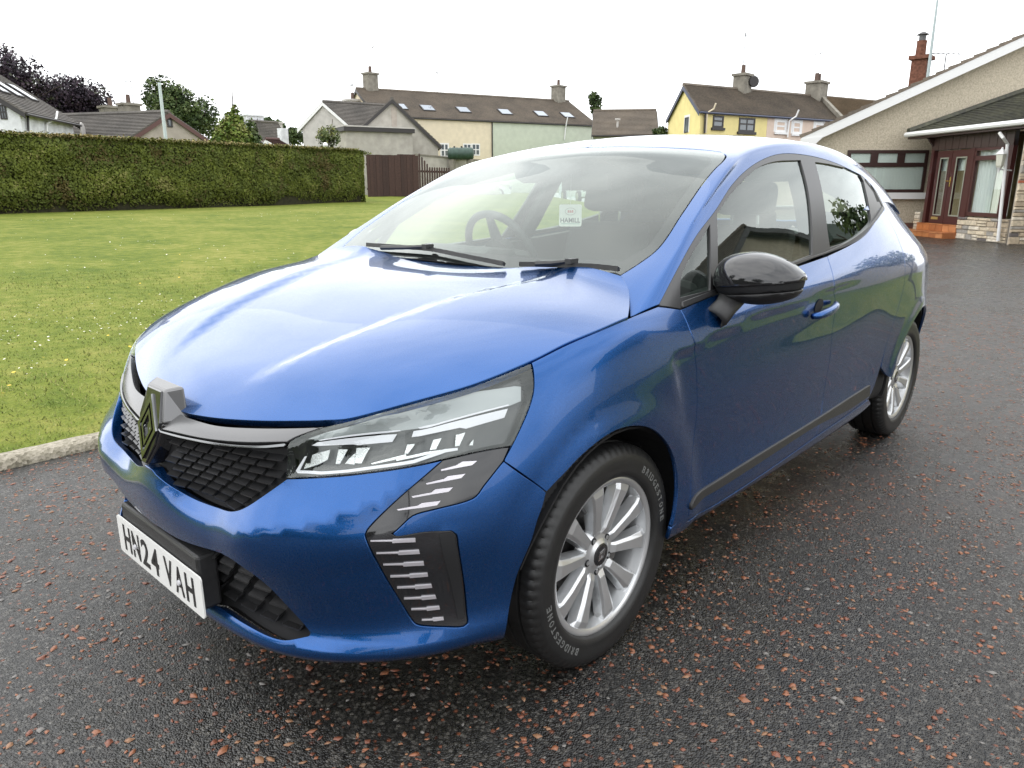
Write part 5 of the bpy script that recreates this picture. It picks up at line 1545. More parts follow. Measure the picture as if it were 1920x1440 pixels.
def unit(v): v = np.asarray(v, float); return v / np.linalg.norm(v)
class Wall:
    """vertical plane through o along unit e; n faces the camera"""
    def __init__(s, o, e):
        s.o = np.array([o[0], o[1], 0.]); s.e = unit([e[0], e[1], 0])
        s.n = np.array([s.e[1], -s.e[0], 0.])
        if s.n @ (CAM_POS - s.o) < 0: s.n = -s.n
    def hit(s, px, py): return hit_plane(px, py, s.n, s.n @ s.o)
    def uz(s, px, py):
        p = s.hit(px, py); return (p - s.o) @ s.e, p[2]
    def pt(s, u, z, d=0.): return s.o + s.e * u + np.array([0, 0, z]) + s.n * d
    def slab(s, u0, u1, z0, z1, d0, d1):
        return [s.pt(u0, z0, d0), s.pt(u1, z0, d0), s.pt(u1, z1, d0), s.pt(u0, z1, d0)], [s.pt(u0, z0, d1), s.pt(u1, z0, d1), s.pt(u1, z1, d1), s.pt(u0, z1, d1)]
def fixhexa(mb, a, b):
    a = [np.asarray(p) for p in a]; b = [np.asarray(p) for p in b]
    if np.cross(a[1] - a[0], a[2] - a[0]) @ (b[0] - a[0]) > 0: return mb.hexa(a, b)
    return mb.hexa(a[::-1], b[::-1])
def wslab(wall, name, u0, u1, z0, z1, d0, d1, mat, parent, bevel=0):
    mb = MB(); fixhexa(mb, *wall.slab(u0, u1, z0, z1, d0, d1)); return mb.build(name, mat, parent, bevel=bevel)
def window(wall, parent, rect, cols=1, rows=1, frame=None, fw=.07, sill=None, pane=None, split=None, surround=None):
    """rect in photo pixels: x0,y0,x1,y1"""
    u0, z1 = wall.uz(rect[0], rect[1]); u1, z0 = wall.uz(rect[2], rect[3])
    u0, u1 = min(u0, u1), max(u0, u1)
    frame = frame or B['whitetrim']
    mb = MB()
    for (a, b_, c, d) in ((u0, u1, z0, z0 + fw), (u0, u1, z1 - fw, z1), (u0, u0 + fw, z0 + fw, z1 - fw), (u1 - fw, u1, z0 + fw, z1 - fw)): fixhexa(mb, *wall.slab(a, b_, c, d, -.05, .03))
    for i in range(1, cols):
        u = u0 + (u1 - u0) * i / cols; fixhexa(mb, *wall.slab(u - fw * .4, u + fw * .4, z0 + fw, z1 - fw, -.05, .025))
    for i in range(1, rows):
        z = z0 + (z1 - z0) * (split if split else i / rows); fixhexa(mb, *wall.slab(u0 + fw, u1 - fw, z - fw * .4, z + fw * .4, -.05, .022))
    w = mb.build('window', frame, parent)
    wslab(wall, 'pane', u0 + fw * .5, u1 - fw * .5, z0 + fw * .5, z1 - fw * .5, .004, .010, pane or B['pane'], w)
    if sill: wslab(wall, 'sill', u0 - .08, u1 + .08, z0 - .12, z0 - .002, -.02, .09, sill, w)
    if surround: 
        mb = MB()
        for (a, b_, c, d) in ((u0 - .12, u1 + .12, z1 + .002, z1 + .12), (u0 - .12, u0 - .002, z0, z1 + .002), (u1 + .002, u1 + .12, z0, z1 + .002)): fixhexa(mb, *wall.slab(a, b_, c, d, -.02, .015))
        mb.build('surround', surround, w)
    return w
def roof_slope(e0, e1, r0, r1, th, courses, mat, parent, name='roof'):
    """tiled slope between eave line e0-e1 and ridge line r0-r1, courses lapped like real tiles"""
    e0, e1, r0, r1 = [np.asarray(p, float) for p in (e0, e1, r0, r1)]
    nrm = unit(np.cross(e1 - e0, r0 - e0)); nrm = nrm if nrm[2] > 0 else -nrm
    mb = MB(); P0, P1 = [], []
    for i in range(courses):
        t0, t1 = i / courses, (i + 1) / courses
        for t, h in ((t0, th), (t1, th * .45)):
            P0.append(e0 + (r0 - e0) * t + nrm * h); P1.append(e1 + (r1 - e1) * t + nrm * h)
    n = len(P0); V = P0 + P1; F = [(i, i + 1, n + i + 1, n + i) for i in range(n - 1)]
    V += [e0 - nrm * .03, e1 - nrm * .03, r0 - nrm * .03, r1 - nrm * .03]
    F += [(2 * n, 0, n, 2 * n + 1), (2 * n, 2 * n + 1, 2 * n + 3, 2 * n + 2), tuple([2 * n] + list(range(0, n)) + [2 * n + 2]), tuple([2 * n + 1] + list(range(n, 2 * n)) + [2 * n + 3]), (2 * n + 2, 2 * n + 3, 2 * n - 1, n - 1)]
    return mesh_obj(name, V, F, mat, parent)
def house(name, label, cat, gL, gR, ze, zr, ext, wallmat, roofmat, over=.25, verge=.12, courses=22, group=None, trim=None, zb=0.):
    """gable from gL to gR (ground plan), walls run along ext; returns root"""
    gL, gR, ext = np.array([*gL[:2], 0.]), np.array([*gR[:2], 0.]), np.array([*ext[:2], 0.])
    M_ = (gL + gR) / 2; Z = np.array([0, 0, 1.])
    root = empty(name, tuple((gL + gR) / 2 + Z * zb)); tag(root, label, cat, group)
    Mi = -np.array(root.location)
    mb = MB(); P = [gL + Z * zb, gR + Z * zb, gR + Z * ze, M_ + Z * zr, gL + Z * ze]
    P = [p + Mi for p in P]
    if np.cross(P[1] - P[0], P[2] - P[0]) @ ext < 0: P = P[::-1]
    mb.prism(P, ext); mb.build('wall', wallmat, root)
    ea, ev = unit(gR - gL), unit(ext)
    for side in (gL, gR):
        out = unit(side - M_); run = np.linalg.norm(side - M_); sl = (zr - ze) / run
        e = side + out * over + Z * (ze - sl * over + .02); r = M_ + Z * (zr + .02)
        a, b_ = -ev * verge, ext + ev * verge
        roof_slope(e + a + Mi, e + b_ + Mi, r + a + Mi, r + b_ + Mi, .06, courses, roofmat, root)
        mb = MB(); f0, f1 = e + a * .9 + Mi - Z * .02, e + b_ - ev * verge * .1 + Mi - Z * .02
        mb.tube([f0 + out * .05 - Z * .03, f1 + out * .05 - Z * .03], .055, 6); mb.build('gutter', trim or B['dark'], root)
    mb = MB(); mb.tube([M_ + Z * (zr + .05) - ev * verge + Mi, M_ + Z * (zr + .05) + ext + ev * verge + Mi], .11, 6); mb.build('ridge_tiles', roofmat, root)
    for k, sd in ((0, -1), (1, 1)):
        q = ext * k + ev * (verge + .03) * sd
        mb = MB()
        for side in (gL, gR):
            out = unit(side - M_); run = np.linalg.norm(side - M_); sl = (zr - ze) / run
            lo = side + out * over + Z * (ze - sl * over); hi = M_ + Z * zr
            mb.hexa([p + Mi + q for p in (lo, hi, hi - Z * .2, lo - Z * .2)], [p + Mi + q + ev * .025 for p in (lo, hi, hi - Z * .2, lo - Z * .2)])
        mb.build('bargeboard', trim or B['dark'], root)
    return root
def chimney(parent, base, w, h, mat, pots=1, name='chimney'):
    base = np.asarray(base) - np.array(parent.location)
    mb = MB(); mb.box(base + [0, 0, h / 2 - .6], (w, w * .8, h + 1.2)); mb.box(base + [0, 0, h + .04], (w + .16, w * .8 + .16, .12))
    c = mb.build(name, mat, parent)
    for i in range(pots):
        o = base + [(i - (pots - 1) / 2) * .35, 0, h + .1]
        MB().tube([o, o + [0, 0, .45]], [.13, .11], 8).build('chimney_pot', B['pot'], c)
    return c
def aerial(parent, base, h, name='aerial', arm=.9, yaw=0.):
    base = np.asarray(base) - np.array(parent.location); mb = MB()
    top = base + [0, 0, h]; mb.tube([base, top], .02, 5)
    d = np.array([math.cos(yaw), math.sin(yaw), 0.]); s = np.array([-d[1], d[0], 0])
    mb.tube([top - d * arm * .5, top + d * arm * .5], .014, 4)
    for t in np.linspace(-.5, .5, 7): mb.tube([top + d * arm * t - s * .16, top + d * arm * t + s * .16], .008, 3)
    return mb.build(name, B['metal'], parent)
def skylight(parent, e0, e1, r0, r1, u, v, w, h):
    """roof window on the slope at fractions u along, v up; w,h metres"""
    e0, e1, r0, r1 = [np.asarray(p, float) for p in (e0, e1, r0, r1)]
    a = unit(e1 - e0); up = unit(r0 - e0); n = np.cross(a, up); n = n if n[2] > 0 else -n
    c = e0 + (e1 - e0) * u + (r0 - e0) * v
    f = lambda su, sv, d: c + a * su + up * sv + n * d - np.array(parent.location)
    def ring(x, y, d0, d1):
        A = [f(-x, -y, d0), f(x, -y, d0), f(x, y, d0), f(-x, y, d0)]; return A, [f(-x, -y, d1), f(x, -y, d1), f(x, y, d1), f(-x, y, d1)]
    mb = MB(); fixhexa(mb, *ring(w / 2, h / 2, .0, .13)); o = mb.build('skylight', B['dark'], parent)
    mb = MB(); fixhexa(mb, *ring(w / 2 - .07, h / 2 - .07, .10, .14)); mb.build('pane', B['skylight'], o)
    return o
def downpipe(parent, pts, mat, name='downpipe', r=.045):
    L = -np.array(parent.location)
    return MB().tube([np.asarray(p) + L for p in pts], r, 6).build(name, mat, parent)
class Rel:
    """wall shifted into a root's own frame"""
def rwall(wall, root):
    w = Wall.__new__(Wall); L = np.array(root.location); w.o = wall.o.copy(); w.e = wall.e; w.n = wall.n
    w.hit = lambda px, py: hit_plane(px, py, wall.n, wall.n @ wall.o)
    w.pt = lambda u, z, d=0.: wall.o + wall.e * u + np.array([0, 0, z]) + wall.n * d - L
    return w

# ---- white house behind the hedge (far left)
ZG = .7
a = at_dist(35, 204, 36.); ze = a[2]; b_ = at_z(137, 227, ze)
e = unit((b_ - a)[:2]); perp = np.array([e[1], -e[0]]); perp = perp if perp @ (a - CAM_POS)[:2] > 0 else -perp
gR, gL = a[:2], a[:2] + perp * 6.6
pk = hit_plane(0, 118, (*e, 0), e @ ((gL + gR) / 2)) if False else None
hA = house('white_house', 'white rendered house with skylights beneath the dark purple tree', 'house', gL, gR, ze, ze + 2.25, e * (np.linalg.norm((b_ - a)[:2]) - .1), B['white'], B['roof_grey'], zb=ZG, courses=26)
ext = e * np.linalg.norm((b_ - a)[:2]); Mx = np.r_[(gL + gR) / 2, ze + 2.25]
E0, E1 = np.r_[gR, ze], np.r_[gR + ext, ze]; R0, R1 = Mx, Mx + np.r_[ext, 0]
for u in (.24, .47, .72): skylight(hA, E0, E1, R0, R1, u, .42, .75, 1.15)
chimney(hA, Mx + np.r_[ext * .30, -.15], .9, 1.0, B['chim'], 2)
gw = Wall((*gL, 0), gR - gL); W = rwall(gw, hA)
window(W, hA, (-3, 196, 15, 224), 2, 2, B['dark'], .06)
fw_ = rwall(Wall((*gR, 0), ext), hA)
downpipe(hA, [fw_.hit(48, 216) + fw_.n * .08, fw_.hit(49, 245) + fw_.n * .08], B['dark'])
downpipe(hA, [fw_.hit(93, 209) + fw_.n * .3, fw_.hit(91, 222) + fw_.n * .3, fw_.hit(84, 232) + fw_.n * .08, fw_.hit(84, 247) + fw_.n * .08], B['whitetrim'])
p = fw_.hit(145, 243) + fw_.n * .2; sd = MB().tube([p, p + fw_.n * .05], [.34, .30], 14); sd.v = [tuple(np.array(q) - np.array(hA.location)) for q in sd.v]; sd.build('satellite_dish', B['palegrey'], hA)

# ---- bungalow with the gable behind the pole
gl, gr = at_dist(246, 256, 40.), None
ze = gl[2]; gr = at_z(386, 262, ze); ap = at_dist(315, 212, np.linalg.norm(((gl + gr) / 2 - CAM_POS)[:2]))
e = unit((gr - gl)[:2]); bk = np.array([-e[1], e[0]]); bk = bk if bk @ (gl - CAM_POS)[:2] > 0 else -bk
bk = unit(bk * 1. - e * .55)
hB = house('grey_bungalow', 'grey dashed bungalow with one small gable window behind the lamp pole', 'house', gl[:2], gr[:2], ze, ap[2], bk * 9.5, B['pinkgrey'], B['roof_grey'], zb=ZG, trim=simple('maroon_barge', (.09, .04, .035), .5), courses=18)
W = rwall(Wall(gl, gr - gl), hB); window(W, hB, (312, 222, 324, 239), 1, 1, B['dark'], .07)
chimney(hB, at_dist(211, 229, 50.), 1.0, .75, B['chim'], 1); chimney(hB, at_dist(244, 216, 47.), .9, .5, B['chim'], 1)
aerial(hB, at_dist(253, 215, 47.), 1.7, yaw=2.)

# ---- pale gable house further back
gl = at_dist(567, 237, 52.); ze = gl[2]; gr = at_z(656, 229, ze)
gr = at_dist(656, 231, 50.); gr = np.r_[gr[:2], ze]; ap = at_dist(611.5, 192, 51.)
e = unit((gr - gl)[:2]); bk = np.array([-e[1], e[0]]); bk = bk if bk @ (gl - CAM_POS)[:2] > 0 else -bk
hC = house('pale_gable_house', 'pale rendered house with plain gable and small chimney behind the garage', 'house', gl[:2], gr[:2], ze, ap[2], unit(bk + e * .75) * 4.6, B['palegrey'], B['roof_grey'], zb=ZG, trim=B['whitetrim'], courses=18)
chimney(hC, at_dist(662, 202, 57.), 1.0, .45, B['palegrey'], 1); aerial(hC, at_dist(662, 196, 57.), 1.3, yaw=1.)

# ---- garage with gable and flat extension
gl = at_dist(650, 262, 44.); gr = at_dist(821, 267, 46.); ze = (gl[2] + gr[2]) / 2 - .05; ap = at_dist(738, 187, 45.)
e = unit((gr - gl)[:2]); bk = unit((ap - CAM_POS)[:2])
hD = house('grey_garage', 'grey rendered garage with steep gable and flat roofed front', 'garage', gl[:2], gr[:2], ze, ap[2], bk * 7, B['grey'], B['roof_grey'], zb=ZG, courses=16, over=.2)
W = rwall(Wall(gl, gr - gl), hD)
u0, z1 = W.uz(632, 242); u1, _z = W.uz(757, 246); _u, z0 = W.uz(700, 251)
MBf = wslab(W, 'flat_extension', u0, u1 - .1, ZG - 1, z0, .0, 1.5, B['grey'], hD)
wslab(W, 'flat_roof', u0 - .15, u1, z0 + .002, z0 + .22, -.0, 1.65, B['dark'], hD); wslab(W, 'roof_edge_strip', u0 - .17, u1 + .02, z0 + .222, z0 + .29, -.0, 1.67, B['palegrey'], hD)
u0, z1 = W.uz(733, 200); u1, z0 = W.uz(745, 242)
wslab(W, 'gable_recess', u0, u1, z0, z1, -.02, .012, B['pinkgrey'], hD)

# ---- long terrace with roof windows: cream half and sage half
a = at_dist(758, 219, 54.); ze = a[2]; b_ = at_z(1118, 235, ze)
e = unit((b_ - a)[:2]); perp = np.array([e[1], -e[0]]); perp = perp if perp @ (a - CAM_POS)[:2] > 0 else -perp
a0 = a[:2] - e * 1.9
rd = 4.3; rp = at_dist(726, 168.5, np.linalg.norm((a0 + perp * rd - CAM_POS[:2])))
L_ = np.linalg.norm((b_[:2] - a0))
hE = house('skylight_terrace', 'long brown roofed terrace with six roof windows, cream and sage walls', 'house', a0 + perp * 2 * rd, a0, ze, rp[2], e * L_, B['cream'], B['roof_brown'], zb=ZG, courses=30, over=.08)
W = rwall(Wall(a0, e), hE)
u_, _z = W.uz(923, 250)
wslab(W, 'sage_wall', u_, L_ + .01, ZG, ze - .02, -.3, .012, B['sage'], hE)
wslab(W, 'divider_pipe', u_ - .06, u_ - .004, ZG, ze - .05, .0, .10, B['dark'], hE)
E0, E1 = np.r_[a0, ze], np.r_[a0 + e * L_, ze]; Mx = np.r_[a0 + perp * rd, rp[2]]; R0, R1 = Mx, Mx + np.r_[e * L_, 0]
ew = Wall(a0, e)
for px in (764, 816, 884, 963, 1031, 1081):
    u = ew.uz(px, 225)[0] / L_
    skylight(hE, E0, E1, R0, R1, u, .33, .95, 1.0)
window(W, hE, (825, 268, 842, 295), 2, 2, None, .10); window(W, hE, (868, 269, 884, 292), 2, 2, None, .08); window(W, hE, (884, 269, 900, 292), 2, 2, None, .08)
chimney(hE, np.r_[(a0 + perp * rd + e * 1.0), rp[2] - .1], .85, 1.15, B['chim'], 1); chimney(hE, np.r_[(a0 + perp * rd + e * (L_ - .9)), rp[2] - .15], .95, 1.25, B['chim'], 1)
aerial(hE, np.r_[(a0 + perp * rd + e * 6.2), rp[2]], 1.5, yaw=.5); aerial(hE, np.r_[(a0 + perp * rd + e * 1.3), rp[2] + 1.], 1.9, yaw=1.2)
downpipe(hE, [W.hit(1059, 221) + W.n * .4, W.hit(1059, 240) + W.n * .12, W.hit(1057, 262) + W.n * .1], B['whitetrim'])
wt = B['whitetrim']
# ---- low dark-roofed building at its end
gl = at_dist(1113, 251, 53.); ze = gl[2]; e2 = unit((at_z(1232, 250, ze) - gl)[:2]); per2 = np.array([e2[1], -e2[0]]); per2 = per2 if per2 @ (gl - CAM_POS)[:2] > 0 else -per2
ap = at_dist(1126, 211, 57.)
hF = house('low_outbuilding', 'low outbuilding with brown tiled roof between the terrace and yellow house', 'outbuilding', gl[:2] + per2 * 6.5, gl[:2], ze, ap[2], e2 * 4.2, B['sage'], B['roof_brown'], zb=ZG, courses=20)
chimney(hF, np.r_[gl[:2] + e2 * 1.6 + per2 * .8, ze + .45], .12, .5, B['palegrey'], 0, 'vent_pipe')

# ---- yellow and pink terrace
a = at_dist(1314, 208, 39.); ze = a[2]; b_ = at_z(1567, 225, ze); e = unit((b_ - a)[:2]); perp = np.array([e[1], -e[0]]); perp = perp if perp @ (a - CAM_POS)[:2] > 0 else -perp
L_ = np.linalg.norm((b_ - a)[:2]) + 7; rd = 3.6
c_ = at_z(1253, 225, ze); rd = np.linalg.norm((c_ - a)[:2]) / 2
rp = at_dist(1286, 158.5, np.linalg.norm(a[:2] + perp * rd - CAM_POS[:2]))
gC = c_[:2]; print('yellow gable', gC - a[:2], rd)
perp = (gC - a[:2]) / (2 * rd)
hG = house('yellow_terrace', 'yellow and pale pink two storey terrace under a long brown roof', 'house', gC, a[:2], ze, rp[2], e * L_, B['yellow'], B['roof_brown'], zb=.2, courses=28, over=.08, trim=simple('navy_barge', (.05, .06, .10), .5))
W = rwall(Wall(a, e), hG); u_, _z = W.uz(1438, 235)
wslab(W, 'pink_wall', u_, L_ + .01, .2, ze - .02, -.3, .012, B['pink'], hG)
window(W, hG, (1337, 216, 1355.5, 240), 1, 2, B['dark'], .09, sill=B['dark'], split=.55); window(W, hG, (1386, 220, 1414, 248), 2, 2, B['dark'], .09, sill=B['dark'], split=.55)
window(W, hG, (1455, 225, 1472, 248), 1, 2, None, .10, sill=wt, surround=wt); window(W, hG, (1487, 227, 1500, 251), 1, 2, None, .10, sill=wt, surround=wt); window(W, hG, (1528, 231, 1542, 250), 1, 2, None, .10, sill=wt, surround=wt)
gw_ = rwall(Wall(a[:2] + perp * 2 * rd, -perp), hG); window(gw_, hG, (1285, 221, 1290.5, 248), 1, 1, B['dark'], .05, surround=wt)
rl = lambda t, z=0.: np.r_[a[:2] + perp * rd + e * t, rp[2] + z]
uu = lambda px: (Wall(a[:2] + perp * rd, e).uz(px, 170)[0])
chimney(hG, rl(uu(1391), -.1), .85, .85, B['chim'], 1); chimney(hG, rl(uu(1531), -.1), 1.1, .85, B['chim'], 2)
aerial(hG, rl(uu(1390), .8), 2.0, yaw=.4); aerial(hG, rl(uu(1532), .8), 1.6, yaw=.9, arm=1.4)
p = rl(uu(1405), .45) - np.r_[perp * .5, 0]; sd = MB().tube([p, p - np.r_[perp * .06, 0]], [.30, .26], 14); sd.v = [tuple(np.array(q) - np.array(hG.location)) for q in sd.v]; sd.build('satellite_dish', B['dark'], hG)
downpipe(hG, [W.hit(1331, 195) + W.n * .4, W.hit(1330, 205) + W.n * .3, W.hit(1323, 212) + W.n * .1, W.hit(1321, 250) + W.n * .08], B['cream']); downpipe(hG, [W.hit(1320, 209) + W.n * .1, W.hit(1318.5, 250) + W.n * .08], B['dark'])
downpipe(hG, [W.hit(1486, 207) + W.n * .4, W.hit(1484, 219) + W.n * .3, W.hit(1477, 227) + W.n * .1, W.hit(1474, 258) + W.n * .08], wt)
# lighter tiles of the next house in the row, with a parapet between
u0_, u1_ = uu(1534), L_
s0 = a[:2] - perp * .28
roof_slope(np.r_[s0 + e * (u0_ + .3), ze - .12] - np.array(hG.location), np.r_[s0 + e * (L_ + .1), ze - .12] - np.array(hG.location), rl(u0_ + .3, .05) - np.array(hG.location), rl(L_ + .1, .05) - np.array(hG.location), .10, 28, B['roof_tan'], hG, 'tan_roof')
mb = MB(); q0, q1 = np.r_[s0 + e * u0_, ze - .1] - np.array(hG.location), rl(u0_, 0) - np.array(hG.location); ee = np.r_[e * .28, 0]; zz_ = np.array([0, 0, .28])
fixhexa(mb, [q0, q1, q1 + zz_, q0 + zz_], [q0 + ee, q1 + ee, q1 + ee + zz_, q0 + ee + zz_]); mb.build('parapet', B['chim'], hG)
# ================================================================== bungalow with the porch (right)
EX = unit(CAM_RIGHT[:2])                                   # the front runs square across the view
hw = at_z(1700, 436, 0.)
FW = Wall(hw, EX)
bung = empty('bungalow', (hw[0], hw[1], 0)); tag(bung, 'cream pebble dashed bungalow with white sloping verge and brown glazed porch', 'bungalow')
W = rwall(FW, bung); BK = unit((-.978, -.21))
uL, _z = W.uz(1522, 300)
vu0, vz0 = W.uz(1509, 262); vu1, vz1 = W.uz(1920, 75)
sl = (vz1 - vz0) / (vu1 - vu0)
UR = vu1 + 3.5; zt = lambda u: vz0 + sl * (u - vu0)
P = [W.pt(uL, -.05), W.pt(UR, -.05), W.pt(UR, zt(UR) - .05), W.pt(uL, zt(uL) - .05)]
MB().prism(P, np.r_[BK * 9., 0]).build('wall', B['pebble'], bung)
# roof over it: tiled slope, white bargeboard
r0, r1 = W.pt(vu0 - .25, zt(vu0 - .25) + .16, .32), W.pt(UR, zt(UR) + .16, .32)
bk = np.r_[BK * 9.3, 0]
roof_slope(r0, r0 + bk, r1, r1 + bk, .07, 30, B['roof_brown'], bung)
mb = MB(); fixhexa(mb, [W.pt(vu0 - .22, zt(vu0 - .22) - .12, .29), W.pt(UR, zt(UR) - .12, .29), W.pt(UR, zt(UR) + .13, .29), W.pt(vu0 - .22, zt(vu0 - .22) + .13, .29)],
        [W.pt(vu0 - .22, zt(vu0 - .22) - .12, .315), W.pt(UR, zt(UR) - .12, .315), W.pt(UR, zt(UR) + .13, .315), W.pt(vu0 - .22, zt(vu0 - .22) + .13, .315)]); mb.build('bargeboard', B['whitetrim'], bung)
mb = MB(); mb.prism([W.pt(vu0 - .22, zt(vu0 - .22) - .17, .318), W.pt(vu0 + .08, zt(vu0) - .22, .318), W.pt(vu0 + .36, zt(vu0 + .36) - .10, .318), W.pt(vu0 - .22, zt(vu0 - .22) + .10, .318)], FW.n * .02); mb.build('verge_box_end', B['whitetrim'], bung)
mb = MB(); fixhexa(mb, [W.pt(vu0 - .2, zt(vu0 - .2) - .125, .0), W.pt(UR, zt(UR) - .125, .0), W.pt(UR, zt(UR) - .125, .285), W.pt(vu0 - .2, zt(vu0 - .2) - .125, .285)],
        [W.pt(vu0 - .2, zt(vu0 - .2) - .10, .0), W.pt(UR, zt(UR) - .10, .0), W.pt(UR, zt(UR) - .10, .285), W.pt(vu0 - .2, zt(vu0 - .2) - .10, .285)]); mb.build('soffit', B['whitetrim'], bung)
# window: brown frame, three top lights over one big pane, net curtain behind
u0, z1 = W.uz(1589.5, 281.5); u1, z0 = W.uz(1730, 361); _u, zm = W.uz(1660, 309)
fwid = .085; fb = MB(); fr2 = simple('brown_window_frame', (.040, .020, .018), .35)
for (a, b_, c, d) in ((u0, u1, z0, z0 + fwid), (u0, u1, z1 - fwid, z1), (u0, u0 + fwid, z0 + fwid, z1 - fwid), (u1 - fwid, u1, z0 + fwid, z1 - fwid), (u0 + fwid, u1 - fwid, zm - .055, zm + .055)): fixhexa(fb, *W.slab(a, b_, c, d, -.06, .045))
for k in (1, 2):
    u = u0 + (u1 - u0) * k / 3; fixhexa(fb, *W.slab(u - .10, u + .10, zm + .055, z1 - fwid, -.06, .043))
wn = fb.build('window', fr2, bung)
BG = glass_mat('house_glass', (.96, .98, .97), gain=1.1)
def curtain(wall, name, u0, u1, z0, z1, d, mat, parent, per=.085, amp=.018):
    n = int((u1 - u0) / .012); V = []
    for i in range(n + 1):
        u = u0 + (u1 - u0) * i / n; w = amp * math.sin(2 * math.pi * u / per + 1.3 * math.sin(u * 7))
        V += [wall.pt(u, z0, d + w), wall.pt(u, z1, d + w * .6)]
    return mesh_obj(name, V, [(2 * i, 2 * i + 2, 2 * i + 3, 2 * i + 1) for i in range(n)], mat, parent, smooth=True)
for k in range(3):
    a = u0 + (u1 - u0) * k / 3 + (.10 if k else fwid); b_ = u0 + (u1 - u0) * (k + 1) / 3 - (.10 if k < 2 else fwid)
    wslab(W, 'pane', a, b_, zm + .055, z1 - fwid, .012, .016, BG, wn)
wslab(W, 'pane', u0 + fwid, u1 - fwid, z0 + fwid, zm - .055, .012, .016, BG, wn)
# the room opening behind the glass is the wall face; curtains hang just in front of it
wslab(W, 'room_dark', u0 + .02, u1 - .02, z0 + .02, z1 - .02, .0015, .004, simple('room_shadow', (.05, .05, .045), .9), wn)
curtain(W, 'net_curtain', u0 + fwid * .5, u1 - fwid * .5, z0 + fwid, z1 - fwid, .0085, simple('net_curtain_fine', (.62, .67, .65), .9), wn, .075, .0022)
wslab(W, 'sill', u0 - .05, u1 + .12, z0 - .17, z0 - .003, -.05, .14, B['whitetrim'], wn)
# red brick plinth under the wall
bu0, bz1 = W.uz(1560, 417.5); bu1, _z = W.uz(1712, 417.5)
pl_ = wslab(W, 'plinth', bu0, bu1, -.05, bz1, .0, .02, simple('plinth_mortar', (.12, .07, .05), .9), bung)
BR = [simple('plinth_brick_' + n, c, .85, noise=.25, nscale=12.) for n, c in (('a', (.19, .075, .045)), ('b', (.24, .10, .055)), ('c', (.15, .06, .042)))]
for i in range(6):
    for j in range(int((bu1 - bu0) / .235)):
        a = bu0 + .02 + j * .235 + (.117 if i % 2 else 0)
        if a + .215 > bu1: continue
        zc = bz1 - .005 - .075 * (i + 1)
        if zc < -.02: continue
        wslab(W, 'brick', a, a + .22, zc, zc + .064, .016, .028 + .006 * random.random(), random.choice(BR), pl_)

# ---- porch
pa, pb = at_z(1742, 442, 0.), at_z(1886, 457, 0.)
PW = Wall(pa, (pb - pa)[:2])
porch = empty('porch', tuple(pa)); tag(porch, 'dark brown glazed porch with double doors under a mossy tiled roof', 'porch')
Q = rwall(PW, porch); LP = np.linalg.norm((pb - pa)[:2])
BR_D = simple('rosewood_upvc', (.060, .017, .016), .28); BR_S = simple('brown_shiplap', (.050, .026, .022), .4)
ud0, _z = Q.uz(1745, 300); zdoor0 = Q.uz(1770, 418)[1]
def quz(px, py): return Q.uz(px, py)
# floor step block under the doors: two terracotta tiled steps
su0 = quz(1722, 430)[0]; su1 = quz(1797, 430)[0]
TT = [simple('terracotta_' + n, c, .45, noise=.15, nscale=9.) for n, c in (('a', (.40, .15, .05)), ('b', (.46, .19, .075)), ('c', (.34, .12, .042)))]
st = empty('porch_step', parent=porch)
zs1 = quz(1770, 420)[1]; zs0 = zs1 * .42
lo = quz(1690, 440)[0]
wslab(Q, 'step_core', su0 + .01, su1 - .01, 0, zs1 - .012, -.6, .06, TT[2], st); wslab(Q, 'step_core', lo + .01, su1 + .03, 0, zs0 - .012, -.6, .42, TT[2], st)
for (a0, a1, zb_, zt_, d) in ((su0, su1, zs0, zs1, .06), (lo, su1 + .04, .0, zs0, .42)):
    n = max(2, int((a1 - a0) / .24))
    for i in range(n):
        x0, x1 = a0 + (a1 - a0) * i / n + .006, a0 + (a1 - a0) * (i + 1) / n - .006
        wslab(Q, 'tile', x0, x1, zb_ + .01, zt_ - .022, d - .01, d + .010, random.choice(TT), st)
        wslab(Q, 'tile', x0, x1, zt_ - .018, zt_, d - .36, d + .022, random.choice(TT), st)
# frame posts and header
u_l = quz(1742, 350)[0]; u_m = quz(1815, 350)[0]; u_r = quz(1888, 350)[0]
ztop = quz(1800, 268)[1]; zdt = quz(1775, 283)[1]
wslab(Q, 'frame_post', u_l - .02, u_l + .09, zs1, ztop, -.06, .05, BR_D, porch); wslab(Q, 'frame_post', u_m - .05, u_m + .10, zs1, ztop, -.06, .045, BR_D, porch); wslab(Q, 'frame_post', u_r - .06, u_r + .05, zs1, ztop, -.06, .045, BR_D, porch)
# shiplap boards over the doors
zr_ = quz(1800, 248)[1]
nb = 22
for i in range(nb):
    a = u_l - .02 + (u_r - u_l + .07) * i / nb; wslab(Q, 'board', a + .004, a + (u_r - u_l + .07) / nb - .004, zdt + .03, zr_ - .02, -.03, .052 + .004 * (i % 2), BR_S, porch)
wslab(Q, 'board_backing', u_l - .02, u_r + .05, zdt + .02, zr_, -.05, .040, B['dark'], porch)
